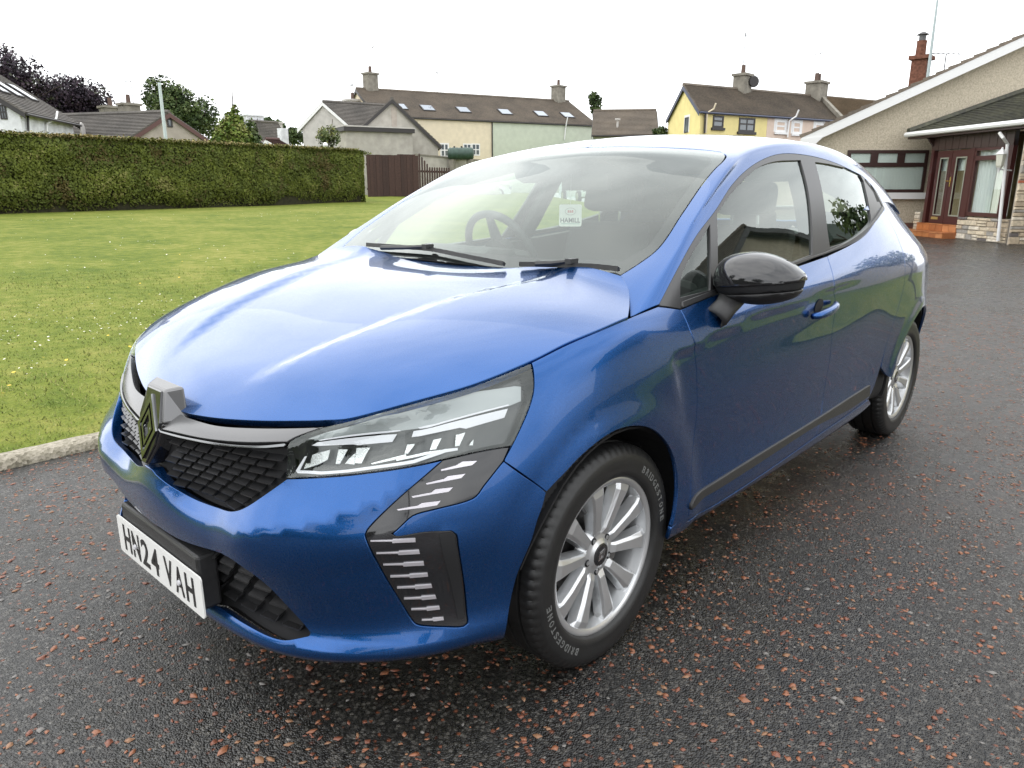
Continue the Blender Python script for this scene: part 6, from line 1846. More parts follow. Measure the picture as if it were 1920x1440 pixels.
# two door leaves with long bevelled panes
def leaf(x0, x1, handle):
    a, b_ = quz(x0, 350)[0], quz(x1, 350)[0]
    g0, g1 = a + (b_ - a) * .27, b_ - (b_ - a) * .23; gz0, gz1 = zs1 + .22, zdt - .18
    mb = MB()
    for (p, q, c, d) in ((a, b_, zs1 + .01, gz0), (a, b_, gz1, zdt), (a, g0, gz0, gz1), (g1, b_, gz0, gz1)): fixhexa(mb, *Q.slab(p, q, c, d, -.03, .03))
    d = mb.build('door_leaf', BR_D, porch)
    mb = MB()
    for (p, q, c, e_) in ((g0 - .02, g1 + .02, gz0 - .02, gz0 + .012), (g0 - .02, g1 + .02, gz1 - .012, gz1 + .02), (g0 - .02, g0 + .012, gz0, gz1), (g1 - .012, g1 + .02, gz0, gz1)): fixhexa(mb, *Q.slab(p, q, c, e_, .028, .038))
    mb.build('glazing_bead', simple('silver_bead', (.35, .36, .30), .3, metal=.4), d)
    wslab(Q, 'pane', g0, g1, gz0, gz1, .0, .006, BG, d)
    if handle:
        hz = zs1 + 1.02
        mb = MB(); fixhexa(mb, *Q.slab(a + .035, a + .075, hz - .11, hz + .12, .03, .042)); 
        mb.tube([Q.pt(a + .055, hz + .02, .04), Q.pt(a + .055, hz + .02, .08), Q.pt(a - .05, hz + .025, .085)], .012, 6); mb.build('door_handle', simple('brass', (.75, .55, .20), .25, metal=1.), d)
    else:
        fb_ = MB(); fixhexa(fb_, *Q.slab(a + .10, a + .36, zs1 + .10, zs1 + .165, .03, .042)); fb_.build('letter_plate', simple('brass_plate', (.78, .60, .25), .3, metal=.9), d)
xm = 1779
leaf(1752, xm, False); leaf(xm + .7, 1815, True)
# lace pelmets and the room beyond: back wall, table and chair shapes
_d = -1.15
pu0, pu1 = u_l - .6, u_r + .6
wslab(Q, 'room_wall', pu0, pu1, 0, zr_, _d - .02, _d, simple('hall_wall', (.30, .25, .13), .9), porch)
wslab(Q, 'room_floor', pu0, pu1, zs1 - .04, zs1, _d, -.06, simple('hall_floor', (.14, .09, .05), .6), porch)
for x0, x1 in ((1757, 1776), (1784, 1811)):
    a, b_ = quz(x0, 300)[0], quz(x1, 300)[0]
    curtain(Q, 'lace_pelmet', a - .05, b_ + .05, zdt - .48, zdt - .16, -.10, B['net'], porch, .06, .012)
mb = MB(); cu = quz(1800, 380)[0]
for s, t in ((-.2, -.15), (.2, -.15), (-.2, .2), (.2, .2)): mb.tube([Q.pt(cu + s, zs1, -.75 + t), Q.pt(cu + s, zs1 + .45, -.75 + t)], .02, 5)
fixhexa(mb, *Q.slab(cu - .23, cu + .23, zs1 + .43, zs1 + .48, -.95, -.52)); fixhexa(mb, *Q.slab(cu - .23, cu + .23, zs1 + .70, zs1 + .80, -.96, -.92))
for s in (-.2, .2): mb.tube([Q.pt(cu + s, zs1 + .45, -.94), Q.pt(cu + s, zs1 + .82, -.94)], .018, 5)
hc = mb.build('hall_chair', simple('dark_wood', (.03, .02, .015), .5)); tag(hc, 'dark wooden chair just inside the porch doors', 'chair'); hc.location = porch.location
# side window beside the doors
wz0 = quz(1850, 405)[1]; wz1 = quz(1850, 276)[1]; wzm = quz(1850, 296)[1]
a, b_ = u_m + .10, u_r - .06
mb = MB()
for (p, q, c, d) in ((a, b_, wz0 - .02, wz0 + .07), (a, b_, wz1 - .07, wz1), (a, a + .07, wz0, wz1), (b_ - .07, b_, wz0, wz1), (a, b_, wzm - .05, wzm + .05)): fixhexa(mb, *Q.slab(p, q, c, d, -.05, .038))
sw_ = mb.build('side_window_frame', BR_D, porch)
wslab(Q, 'pane', a + .05, b_ - .05, wz0 + .05, wz1 - .05, .0, .006, BG, sw_)
CUR = [simple('curtain_stripe_' + n, c, .9) for n, c in (('a', (.66, .70, .70)), ('b', (.82, .82, .76)))]
wd = (b_ - a)
curtain(Q, 'curtain', a, a + wd * .55, wz0, wz1, -.10, CUR[0], sw_, .12, .03); curtain(Q, 'curtain', a + wd * .50, b_, wz0, wz1, -.14, CUR[1], sw_, .16, .03)
# stone plinth under the side window and stone pier to the right: every stone its own piece
SC = [simple('stone_' + n, c, .85, noise=.25, nscale=14., bump=.8, bscale=30.) for n, c in (('cream', (.55, .47, .35)), ('buff', (.44, .36, .26)), ('grey', (.30, .28, .25)), ('dark', (.13, .115, .11)), ('red', (.42, .13, .07)), ('pale', (.62, .56, .46)))]
MORT = simple('pale_mortar', (.34, .30, .25), .95, bump=.6)
def stones(wall, parent, u0, u1, z0, z1, d, seed):
    rs = random.Random(seed); z = z0; row = 0
    while z < z1 - .04:
        h = rs.choice((.07, .10, .13, .16)); h = min(h, z1 - z)
        u = u0
        while u < u1 - .03:
            w = rs.uniform(.16, .42); w = w if u + w < u1 - .12 else u1 - u
            if h > .12 and rs.random() < .45:
                parts = ((z + .006, z + h * .5 - .004), (z + h * .5 + .004, z + h - .006))
            else: parts = ((z + .006, z + h - .006),)
            for c, e_ in parts:
                if e_ - c < .02: continue
                m = rs.choices(SC, (5, 4, 2, 1.0, .35, 4))[0]
                j = lambda: rs.uniform(-.008, .008)
                dd_ = d + rs.uniform(.012, .04)
                A = [wall.pt(u + .007, c, d - .02), wall.pt(u + w - .007, c, d - .02), wall.pt(u + w - .007, e_, d - .02), wall.pt(u + .007, e_, d - .02)]
                i_ = .010
                Bq = [wall.pt(u + .007 + i_ + j(), c + i_ + j() * .4, dd_), wall.pt(u + w - .007 - i_ + j(), c + i_ + j() * .4, dd_), wall.pt(u + w - .007 - i_ + j(), e_ - i_ + j() * .4, dd_), wall.pt(u + .007 + i_ + j(), e_ - i_ + j() * .4, dd_)]
                Cm = [(p + q) / 2 for p, q in zip(A, [A[0] + (dd_ - d) * wall.n * 1.4, A[1] + (dd_ - d) * wall.n * 1.4, A[2] + (dd_ - d) * wall.n * 1.4, A[3] + (dd_ - d) * wall.n * 1.4])]
                mb = MB(); n0 = 0
                mb.add(A + Cm + Bq, [(0, 1, 5, 4), (1, 2, 6, 5), (2, 3, 7, 6), (3, 0, 4, 7), (4, 5, 9, 8), (5, 6, 10, 9), (6, 7, 11, 10), (7, 4, 8, 11), (8, 9, 10, 11)])
                mb.build('stone', m, parent)
            u += w
        z += h; row += 1
sz1 = quz(1850, 409)[1]
spl = wslab(Q, 'stone_plinth', su1 - .02, LP + .03, 0, sz1, -.2, .03, MORT, porch)
stones(Q, spl, su1 - .02, LP + .03, 0.005, sz1, .03, 5)
# stone cheek between wall and door on the left
cl = wslab(Q, 'stone_cheek', quz(1716, 400)[0], su0 - .01, 0, quz(1720, 397)[1], -.3, .0, MORT, porch); stones(Q, cl, quz(1716, 400)[0], su0 - .01, .005, quz(1720, 397)[1], .0, 8)
# mossy porch roof: tiled hip running up to the house wall, white gutter, downpipe
gz = quz(1800, 243)[1]
ul, ur = quz(1727, 245)[0], quz(1920, 240)[0] + 2.5
def onwall(px, py): return FW.hit(px, py)
E0, E1 = Q.pt(ul, gz, .34), Q.pt(ur, gz, .34)
R1 = onwall(1918, 175) - np.array(porch.location) + FW.n * .04; R1b = R1 + np.r_[EX * 2.5, 0]
roof_slope(E0, E1, E0 + (R1 - E0) * .98, R1b, .05, 17, B['roof_moss'], porch)
e0b = E0 - np.r_[PW.n[:2], 0] * 1.3
hipm = MB(); hipm.tube([E0 + [0, 0, .06], R1 + [0, 0, .06]], .085, 6); hipm.build('hip_tiles', B['roof_moss'], porch)
mesh_obj('roof_return', [E0, R1, e0b + np.array([0, 0, .02])], [(0, 1, 2)], B['roof_moss'], porch)
mb = MB(); mb.tube([E0 + PW.n * .06 + [0, 0, -.03], E1 + PW.n * .06 + [0, 0, -.03]], .062, 8); mb.build('gutter', B['whitetrim'], porch)
mb = MB(); fixhexa(mb, [E0 - [0, 0, .02], E1 - [0, 0, .02], E1 - PW.n * .30 - [0, 0, .02], E0 - PW.n * .30 - [0, 0, .02]], [E0 - [0, 0, .14], E1 - [0, 0, .14], E1 - PW.n * .30 - [0, 0, .14], E0 - PW.n * .30 - [0, 0, .14]]); mb.build('soffit_board', BR_S, porch)
mb = MB(); c0 = Q.pt(u_l - .02, zr_ - .02, .05); mb.prism([c0, c0 - [0, 0, .28], c0 + PW.n * .24], Q.e * .06); mb.build('eaves_bracket', BR_S, porch)
dpx = [(1903, 249), (1908, 258), (1902, 270), (1882, 452)]
dp = [Q.hit(*q) - np.array(porch.location) for q in dpx]
MB().tube([dp[0] + PW.n * .36, dp[1] + PW.n * .34, dp[2] + PW.n * .16, dp[3] + PW.n * .14], .036, 8).build('downpipe', B['whitetrim'], porch)
# wall lantern
ln = Q.hit(1900, 300) + PW.n * .30
lan = empty('wall_lantern', tuple(ln)); tag(lan, 'white carriage lantern on the stone pier beside the porch window', 'lantern')
MB().tube([(0, 0, -.16), (0, 0, -.12), (0, 0, .10), (0, 0, .12)], [.05, .075, .095, .09], 6).build('lantern_glass', simple('milky_glass', (.60, .60, .52), .3), lan)
MB().tube([(0, 0, .12), (0, 0, .15), (0, 0, .22), (0, 0, .27)], [.115, .10, .03, .012], 6).build('lantern_cap', B['whitetrim'], lan)
MB().tube([(0, 0, -.16), (0, 0, -.20), (0, 0, -.27)], [.06, .03, .015], 6).build('lantern_base', B['whitetrim'], lan)
MB().tube([(0, 0, -.20), tuple(-PW.n * .30 + [0, 0, -.22])], .014, 6).build('lantern_arm', B['whitetrim'], lan)
# stone pier / wall at the right-hand edge
sp0 = at_z(1889, 459, 0.)
SW = Wall(sp0, EX)
pier = empty('stone_pier', tuple(sp0)); tag(pier, 'wall of mixed cream and dark stones at the right edge beside the porch', 'wall')
S_ = rwall(SW, pier); stz = S_.uz(1905, 247)[1]
wslab(S_, 'pier_core', .01, 3.2, 0, stz, -.05, .0, MORT, pier)
stones(S_, pier, .0, 1.15, .005, stz, .0, 12)
# chimney stack and mast
cp = at_dist(1721, 165, 29.)
ch = chimney(bung, cp, .56, cp[2] * 0 + (at_dist(1721, 112, 29.)[2] - cp[2]), B['brickred'], 0)
cb = at_dist(1725, 108, 29.) - np.array(bung.location)
MB().tube([cb, cb + [0, 0, .42], cb + [0, 0, .5]], [.16, .15, .16], 10).build('chimney_pot', B['brickred'], ch)
MB().tube([cb + [0, 0, .50], cb + [0, 0, .68]], [.11, .11], 10).build('pot_cowl', B['metal'], ch); MB().tube([cb + [0, 0, .68], cb + [0, 0, .76]], [.20, .06], 10).build('cowl_lid', B['dark'], ch)
GP0 = simple('mast_grey', (.36, .42, .43), .5)
m0, m1 = at_dist(1740, 142, 28.4), at_dist(1757, -40, 28.4); m1[:2] = m0[:2] + (m1[:2] - m0[:2]) * .25
mast = empty('aerial_mast', tuple(m0)); tag(mast, 'tall white aerial mast strapped to the red brick chimney', 'aerial')
MB().tube([(0, 0, -.4), tuple(m1 - m0)], [.055, .03], 8).build('mast_pole', GP0, mast)
h_ = (m1 - m0)[2]
mb = MB(); mb.tube([np.array([0, 0, .97 * h_]) + np.r_[EX * -.3, 0], np.array([0, 0, .97 * h_]) + np.r_[EX * 1.6, 0]], .015, 4)
for t in np.linspace(-.2, 1.5, 8): mb.tube([np.array([0, 0, .97 * h_]) + np.r_[EX * t, 0] - np.r_[BK * .2, 0], np.array([0, 0, .97 * h_]) + np.r_[EX * t, 0] + np.r_[BK * .2, 0]], .009, 3)
mb.build('aerial_head', B['metal'], mast)
ca = aerial(bung, at_dist(1768, 145, 31.), .75, yaw=2.4, arm=1.1)

# ================================================================== hedge, fence, wall, tank, pole
def leaf_cloud(name, P, Nrm, size, mats, weights, parent=None, jitter=.6, seedcol=0):
    """many small leaf-like quads at points P, facing roughly along Nrm"""
    n = len(P)
    d = Nrm + RNG.normal(0, jitter, (n, 3)); d /= np.linalg.norm(d, axis=1, keepdims=True)
    a = np.cross(d, RNG.normal(0, 1, (n, 3))); a /= np.linalg.norm(a, axis=1, keepdims=True); b = np.cross(d, a)
    s = size * RNG.lognormal(0, .3, n)[:, None]
    V = np.stack([P - a * s * .5, P + b * s * .42 + d * s * .1, P + a * s * .5, P - b * s * .42 + d * s * .1], 1).reshape(-1, 3)
    F = np.arange(4 * n).reshape(-1, 4)
    pat = vnoise(P * 1.3, 31 + seedcol) * .6 + vnoise(P * 4., 37 + seedcol) * .4 + RNG.normal(0, .09, n)
    q = np.quantile(pat, np.cumsum(weights)[:-1]); fm = np.searchsorted(q, pat)
    return fast_mesh(name, V, F, mats, parent, fmat=fm)
# hedge
hl, hr = terrain_at(0, 402), terrain_at(701, 379)
hl = np.r_[hl[:2], lawn_z(0, hl[1])]; hr = np.r_[hr[:2], lawn_z(0, hr[1])]
zl = at_dist(0, 250, np.linalg.norm((hl - CAM_POS)[:2]) + .0)[2]; zr2 = at_dist(640, 281, np.linalg.norm((hr - CAM_POS)[:2]) - 1.)[2]
hd = unit((hr - hl)[:2]); hn = np.array([-hd[1], hd[0]]); hn = hn if hn @ (CAM_POS - hl)[:2] > 0 else -hn
h0 = hl[:2] - hd * 7; HLEN = np.linalg.norm(hr[:2] - h0)
HM = [simple('hedge_leaf_' + n, c, .7, spec=.25) for n, c in (('brown', (.095, .078, .024)), ('dark', (.074, .094, .016)), ('mid', (.094, .116, .018)), ('light', (.114, .136, .020)), ('tip', (.17, .165, .05)))]
def hedge():
    root = empty('hedge', (h0[0], h0[1], .5)); tag(root, 'long clipped conifer hedge along the back of the lawn', 'hedge')
    th = 1.5
    def top(t): return zl + (zr2 - zl) * np.clip((t - 7) / (HLEN - 7), -.3, 1)
    def surf(t, s, z):   # push in/out so the face undulates
        p = np.stack([t * .7, z * .9], 1)
        return .22 * (vnoise(p, 4) - .5) + .12 * (vnoise(p * 3.1, 9) - .5)
    n = 120000
    t = HLEN * RNG.random(n) ** .85 if False else HLEN * RNG.random(n)
    zt_ = top(t); zb_ = .42 + .1 * t / HLEN
    k = RNG.random(n)
    z = zb_ + (zt_ - zb_) * RNG.random(n)
    bulge = surf(t, 0, z)
    under = np.clip((z - zb_ - .12 * vnoise(np.stack([t * 1.4, t * 0], 1), 6)) / (.45 + .5 * vnoise(np.stack([t * .8, t * 0 + 7], 1), 13)), 0, 1)                  # bare and drawn in near the ground
    yy = bulge - (1 - under) ** 2 * .42
    rt_ = np.clip((t - (HLEN - .7)) / .7, 0, 1)
    rnd = np.clip((z - zt_ + .3) / .3, 0, 1)
    yy = yy - rt_ ** 2 * .6 - rnd ** 2 * .16
    front = k < .74
    yv = np.where(front, yy - RNG.exponential(.05, n), -th * RNG.random(n))
    zv = np.where(front, z, zt_ + .04 * RNG.normal(0, 1, n) - .1 * np.clip((t - HLEN + .9) / .9, 0, 1))
    keep = RNG.random(n) < np.where(front, .06 + .94 * under ** .8, 1)
    P = np.stack([h0[0] + hd[0] * t + hn[0] * yv, h0[1] + hd[1] * t + hn[1] * yv, zv], 1)[keep]
    fr_ = front[keep]
    Nn_ = np.where(fr_[:, None], np.r_[hn, .25][None], np.array([[0, 0, 1.]]))
    # end face
    m = 5000; ze_ = .55 + (zr2 - .55) * RNG.random(m); ye = -th * RNG.random(m)
    te = HLEN - .15 - .5 * (np.abs(ye + th / 2) / (th / 2)) ** 3 + .15 * (vnoise(np.stack([ye * 2, ze_ * 2], 1), 3) - .5)
    P2_ = np.stack([h0[0] + hd[0] * te + hn[0] * ye, h0[1] + hd[1] * te + hn[1] * ye, ze_], 1)
    P = np.vstack([P, P2_]); Nn_ = np.vstack([Nn_, np.repeat(np.r_[hd, .1][None], m, 0)])
    L = -np.array(root.location)
    o = leaf_cloud('foliage', P + L, Nn_, .056, HM, (.08, .27, .36, .25, .04), root, .55)
    o['kind'] = 'stuff'
    m2 = 9000; tq = (HLEN - .75) * RNG.random(m2); yq = -.30 * RNG.random(m2); 
    Pt = np.stack([h0[0] + hd[0] * tq + hn[0] * yq, h0[1] + hd[1] * tq + hn[1] * yq, top(tq) + .03 + .03 * RNG.normal(0, 1, m2)], 1)
    leaf_cloud('lit_clipped_tips', Pt + L, np.tile([0, 0, 1.], (m2, 1)), .05, [simple('hedge_tip_lit_straw', (.30, .24, .10), .8), HM[4], HM[0]], (.4, .4, .2), root, .5)['kind'] = 'stuff'  # light on the top edge, painted as paler yellowish clipped tips
    # twiggy dark heart
    mb = MB()
    tt = np.linspace(0, HLEN - .45, 60); V = []
    for q in tt:
        zc = top(np.array([q]))[0]
        for (dy, z) in ((-.42, .25), (-.26, .95), (-.20, zc - .22), (-.36, zc - .07), (-th + .2, zc - .07), (-th + .2, .3)):
            V.append((h0[0] + hd[0] * q + hn[0] * dy + L[0], h0[1] + hd[1] * q + hn[1] * dy + L[1], z + L[2]))
    F = [(i * 6 + j, i * 6 + j + 1, (i + 1) * 6 + j + 1, (i + 1) * 6 + j) for i in range(59) for j in range(5)] + [(0, 1, 2, 3, 4, 5), tuple(59 * 6 + j for j in range(6))]
    mesh_obj('hedge_core', V, F, simple('hedge_twigs', (.030, .028, .012), .95, noise=.5, nscale=9.), root)
    mb = MB()
    for i in range(46):
        q = HLEN * (i + .5) / 46; x, y = h0 + hd * q + hn * (-.55 + .1 * RNG.normal()); mb.tube([(x + L[0], y + L[1], .3 + L[2]), (x + L[0] + .05, y + L[1], 1.1 + L[2])], [.05, .035], 5)
    mb.build('stems', simple('hedge_bark', (.05, .035, .025), .95), root)
hedge()

# close-boarded brown fence and picket run
FB = [simple('fence_brown_' + n, c, .8, noise=.2, nscale=15.) for n, c in (('a', (.044, .022, .018)), ('b', (.052, .026, .021)), ('c', (.038, .019, .016)))]
f0, f1 = terrain_at(700, 371), None
rF = np.linalg.norm((f0 - CAM_POS)[:2])
f0 = at_dist(694, 369, 38.); f1 = at_dist(782, 365, 39.); FWL = Wall(f0, (f1 - f0)[:2])
fence = empty('board_fence', (f0[0], f0[1], .6)); tag(fence, 'dark brown close boarded fence between the hedge and the garage', 'fence')
F_ = rwall(FWL, fence)
ua, zb_ = F_.uz(690, 370); ub, ztp = F_.uz(784, 292)
zb_ = min(zb_, .7)
nbd = 17
for i in range(nbd):
    a = ua + (ub - ua) * i / nbd; wslab(F_, 'board', a + .003, a + (ub - ua) / nbd - .003, zb_, ztp + (.05 if i > nbd * .55 and i < nbd - 1 else 0.) + .01 * random.random(), -.012, .012 + .012 * (i % 2), random.choice(FB), fence)
wslab(F_, 'rail', ua, ub, zb_ + .35, zb_ + .45, -.07, -.02, FB[2], fence); wslab(F_, 'rail', ua, ub, ztp - .5, ztp - .4, -.07, -.02, FB[2], fence)
pick = empty('picket_fence', (f1[0], f1[1], .6)); tag(pick, 'brown picket fence stepping down beside the close boarded fence', 'fence')
g1 = at_dist(840, 363, 41.); PWL = Wall(f1, (g1 - f1)[:2]); K = rwall(PWL, pick)
_u, zp = K.uz(805, 313); upk = K.uz(786, 340)[0]; uend = K.uz(845, 340)[0]
nP = 13; 
for i in range(nP):
    a = upk + (uend - upk) * i / nP; w = (uend - upk) / nP * .55; zt2 = zp + max(0, (4 - i)) * .16
    mb = MB(); mb.prism([K.pt(a, .55, 0), K.pt(a + w, .55, 0), K.pt(a + w, zt2 - .04, 0), K.pt(a + w / 2, zt2, 0), K.pt(a, zt2 - .04, 0)], PWL.n * .02); mb.build('picket', random.choice(FB), pick)
wslab(K, 'rail', upk, uend, zp - .28, zp - .18, -.05, -.003, FB[0], pick); wslab(K, 'rail', upk, uend, .85, .95, -.05, -.003, FB[0], pick)
# rendered boundary wall behind
b0, b1 = at_dist(745, 330, 41.5), at_dist(905, 330, 44.); BWL = Wall(b0, (b1 - b0)[:2])
bw = empty('boundary_wall', (b0[0], b0[1], .6)); tag(bw, 'grey rendered boundary wall behind the picket fence', 'wall'); K = rwall(BWL, bw)
u0, z1 = K.uz(780, 291); u1, z2 = K.uz(880, 304)
mb = MB(); fixhexa(mb, [K.pt(u0, .3, 0), K.pt(u1 + 2, .3, 0), K.pt(u1 + 2, z2, 0), K.pt(u0, z1, 0)], [K.pt(u0, .3, -.2), K.pt(u1 + 2, .3, -.2), K.pt(u1 + 2, z2, -.2), K.pt(u0, z1, -.2)]); mb.build('wall', B['grey'], bw)
mb = MB(); fixhexa(mb, [K.pt(u0, z1 + .003, .05), K.pt(u1 + 2, z2 + .003, .05), K.pt(u1 + 2, z2 + .08, .05), K.pt(u0, z1 + .08, .05)], [K.pt(u0, z1 + .003, -.25), K.pt(u1 + 2, z2 + .003, -.25), K.pt(u1 + 2, z2 + .08, -.25), K.pt(u0, z1 + .08, -.25)]); mb.build('coping', B['chim'], bw)
# green oil tank on its stand
tk = at_dist(864, 288, 42.6); e = EX
tank = empty('oil_tank', tuple(tk)); tag(tank, 'dark green ribbed oil tank standing behind the boundary wall', 'oil tank')
OG = simple('tank_green', (.030, .062, .048), .5, noise=.2, nscale=5.)
prof = [(-.72, .05), (-.70, .24), (-.62, .31)] + [x for k in range(6) for x in ((-.55 + k * .2, .33), (-.50 + k * .2, .31), (-.45 + k * .2, .33))] + [(.62, .31), (.70, .24), (.72, .05)]
V = []; n = 20
for k in range(n):
    a = 2 * math.pi * k / n
    for (x, r) in prof: V.append((e[0] * x + FW.n[0] * r * math.cos(a), e[1] * x + FW.n[1] * r * math.cos(a), r * math.sin(a)))
m = len(prof); mesh_obj('tank_body', V, [(k * m + j, k * m + j + 1, ((k + 1) % n) * m + j + 1, ((k + 1) % n) * m + j) for k in range(n) for j in range(m - 1)], OG, tank, smooth=True)
for x in (-.35, .05): MB().tube([(e[0] * x, e[1] * x, .30), (e[0] * x, e[1] * x, .39)], .05, 8).build('filler_cap', B['dark'], tank)
mb = MB()
for x in (-.5, .5): mb.box((e[0] * x, e[1] * x, -.75), (.2, .35, .9))
mb.build('tank_cradle', B['chim'], tank)
# lamp pole
pp = at_dist(311, 262, 30.); pt_ = at_dist(306.5, 160, 30.)
pole = empty('lamp_pole', (pp[0], pp[1], .6)); tag(pole, 'slim pale grey pole rising behind the hedge before the gabled bungalow', 'pole')
GP = simple('galvanised_pole', (.42, .48, .46), .45, metal=.3)
MB().tube([(0, 0, 0), (0, 0, pt_[2] - .6)], [.075, .055], 8).build('pole_shaft', GP, pole); MB().tube([(0, 0, pt_[2] - .6), (0, 0, pt_[2] - .52)], [.06, .05], 8).build('pole_cap', GP, pole)
gl_ = at_dist(610, 272, 33.); lampg = empty('garden_globe_lamp', (gl_[0], gl_[1], .6)); tag(lampg, 'white globe lamp peeping over the hedge', 'garden lamp')
me_ = bmesh.new(); bmesh.ops.create_uvsphere(me_, u_segments=14, v_segments=10, radius=.11); mm_ = bpy.data.meshes.new('globe'); me_.to_mesh(mm_); me_.free(); mm_.materials.append(B['whitetrim'])
o = bpy.data.objects.new('globe', mm_); COL.objects.link(o); o.parent = lampg; o.location = (0, 0, gl_[2] - .6)
MB().tube([(0, 0, -.1), (0, 0, gl_[2] - .7)], .03, 6).build('lamp_post', B['dark'], lampg)

# ---- small houses far off between the conifer and the pale house
gl = at_dist(484, 262, 70.); gr = at_dist(494, 262, 70.)
def far_house(name, label, x0, x1, xr, yap, yev, yb, dist, wallm, roofm, zb):
    gl = at_dist(x0, yev, dist); ze = gl[2]; gr = at_z(x1, yev, ze); gr = np.r_[at_dist(x1, yev, dist)[:2], ze]; ap = at_dist((x0 + x1) / 2, yap, dist)
    e = unit((gr - gl)[:2]); bk_ = np.array([-e[1], e[0]]); bk_ = bk_ if bk_ @ (gl - CAM_POS)[:2] > 0 else -bk_
    return house(name, label, 'house', gl[:2], gr[:2], ze, ap[2], unit(bk_ * .5 + e) * (xr - x1) / CAM_F * dist * 1.15, wallm, roofm, zb=zb, trim=B['whitetrim'], courses=14)
h1 = far_house('cottage', 'small white cottage with grey roof far behind the hedge beside the conifer', 458, 490, 530, 228, 258, 270, 66., B['white'], B['roof_grey'], .7)
chimney(h1, at_dist(473, 240, 67.), 1.5, .9, B['white'], 0); chimney(h1, at_dist(513, 243, 69.), 1.2, .5, B['palegrey'], 0)
h2 = far_house('low_garage', 'low dark roofed garage just above the hedge', 484, 520, 536, 262, 272, 276, 50., B['white'], simple('maroon_tiles', (.09, .05, .045), .8), .7)
cs = at_dist(532, 272, 56.); chm = MB().box((0, 0, 0), (.55, .5, 2.2)).build('white_chimney_stack', B['white']); chm.location = cs; tag(chm, 'stubby white chimney stack just above the hedge', 'chimney')

# ================================================================== trees
BARK = simple('bark', (.06, .045, .035), .95, noise=.3, nscale=8.)
def tree(name, label, base, blobs, mats, weights, n, size, group=None, trunk_r=.18, cone=False):
    """blobs: crown masses (centre xyz, radii) in world space"""
    base = np.asarray(base, float); root = empty(name, tuple(base)); tag(root, label, 'tree', group)
    tot = sum(r[0] * r[1] * r[2] for _c, r in blobs); P, Nm = [], []
    for c, r in blobs:
        k = max(40, int(n * r[0] * r[1] * r[2] / tot))
        d = RNG.normal(0, 1, (k, 3)); d /= np.linalg.norm(d, axis=1, keepdims=True)
        rad = np.clip(RNG.random(k) ** .42, 0, 1)
        q = np.asarray(c) + d * rad[:, None] * np.asarray(r)
        den = vnoise(q * (1.1 / max(.5, min(r) * .5)) , 51)
        ok = den + RNG.normal(0, .12, k) > .40 + .22 * (rad - .7)
        P.append(q[ok]); Nm.append(d[ok] * .7 + [0, 0, .5])
    P = np.vstack(P) - base; Nm = np.vstack(Nm)
    leaf_cloud('crown', P, Nm, size, mats, weights, root, .7, 3)['kind'] = 'stuff'
    mb = MB(); top = np.mean([c for c, r in blobs], 0) - base
    mb.tube([(0, 0, 0), top * .45, top * .9], [trunk_r, trunk_r * .75, trunk_r * .3], 7)
    for c, r in blobs:
        c = np.asarray(c) - base; s = top * RNG.uniform(.35, .6)
        mb.tube([s, (s + c) / 2 + RNG.normal(0, .15, 3), c, c + (c - s) * .3], [trunk_r * .45, trunk_r * .3, trunk_r * .15, .015], 5)
        for _ in range(4): mb.tube([(s + c) / 2, c + RNG.normal(0, .55, 3) * np.asarray(r)], [trunk_r * .14, .012], 4)
    mb.build('trunk', BARK, root)
    return root
def blob(px, py, rpx, rpy, dist, deep=1.):
    c = at_dist(px, py, dist); k = dist / CAM_F / .95
    return c, (rpx * k, rpx * k * deep, rpy * k)
def tmats(nm, cols): return [simple(nm + '_' + str('abcde'[i]) + '_leaf', c, .65, spec=.3) for i, c in enumerate(cols)]
PUR = tmats('copper', [(.018, .013, .020), (.035, .022, .034), (.060, .040, .055), (.035, .040, .022)])
GRN = tmats('green', [(.028, .048, .014), (.050, .080, .022), (.085, .120, .035), (.12, .15, .06)])
CON = tmats('conifer', [(.030, .060, .008), (.060, .105, .012), (.110, .150, .020), (.17, .18, .05)])
def gb(px, d): q = at_dist(px, 300, d); return (q[0], q[1], .6)
tree('copper_beech', 'dark purple leaved tree towering behind the white house', gb(20, 52), [blob(5, 135, 45, 38, 52), blob(40, 150, 38, 38, 52), blob(-40, 150, 60, 55, 52), blob(75, 165, 28, 20, 52), blob(10, 200, 70, 40, 53)], PUR, (.35, .35, .2, .1), 26000, .13)
tree('copper_beech', 'dark purple leaved tree between the white house and grey bungalow', gb(150, 54), [blob(135, 190, 42, 38, 54), blob(165, 200, 38, 40, 54), blob(185, 225, 28, 24, 54), blob(110, 210, 40, 36, 54), blob(95, 178, 22, 18, 54)], PUR, (.40, .33, .2, .07), 26000, .13)
tree('broadleaf_tree', 'mid green tree rising behind the lamp pole', gb(320, 64), [blob(305, 185, 30, 34, 64), blob(335, 200, 30, 34, 64), blob(365, 215, 24, 30, 64), blob(388, 220, 20, 32, 65), blob(320, 222, 36, 24, 64)], GRN, (.2, .35, .3, .15), 26000, .16)
c0 = at_dist(437, 262, 36.); 
tree('conifer', 'bright green cone shaped conifer just behind the hedge', gb(437, 36), [(np.r_[at_dist(437, 278 - i * 10.5, 36.)], tuple(np.array([1, 1, .9]) * (40 - i * 4.4) * 36 / CAM_F)) for i in range(8)], CON, (.2, .35, .3, .15), 16000, .11)
tree('shrub', 'small dark shrub at the foot of the conifer', gb(474, 37), [blob(470, 250, 12, 24, 37), blob(478, 265, 12, 12, 37)], GRN, (.3, .4, .2, .1), 1800, .10, trunk_r=.05)
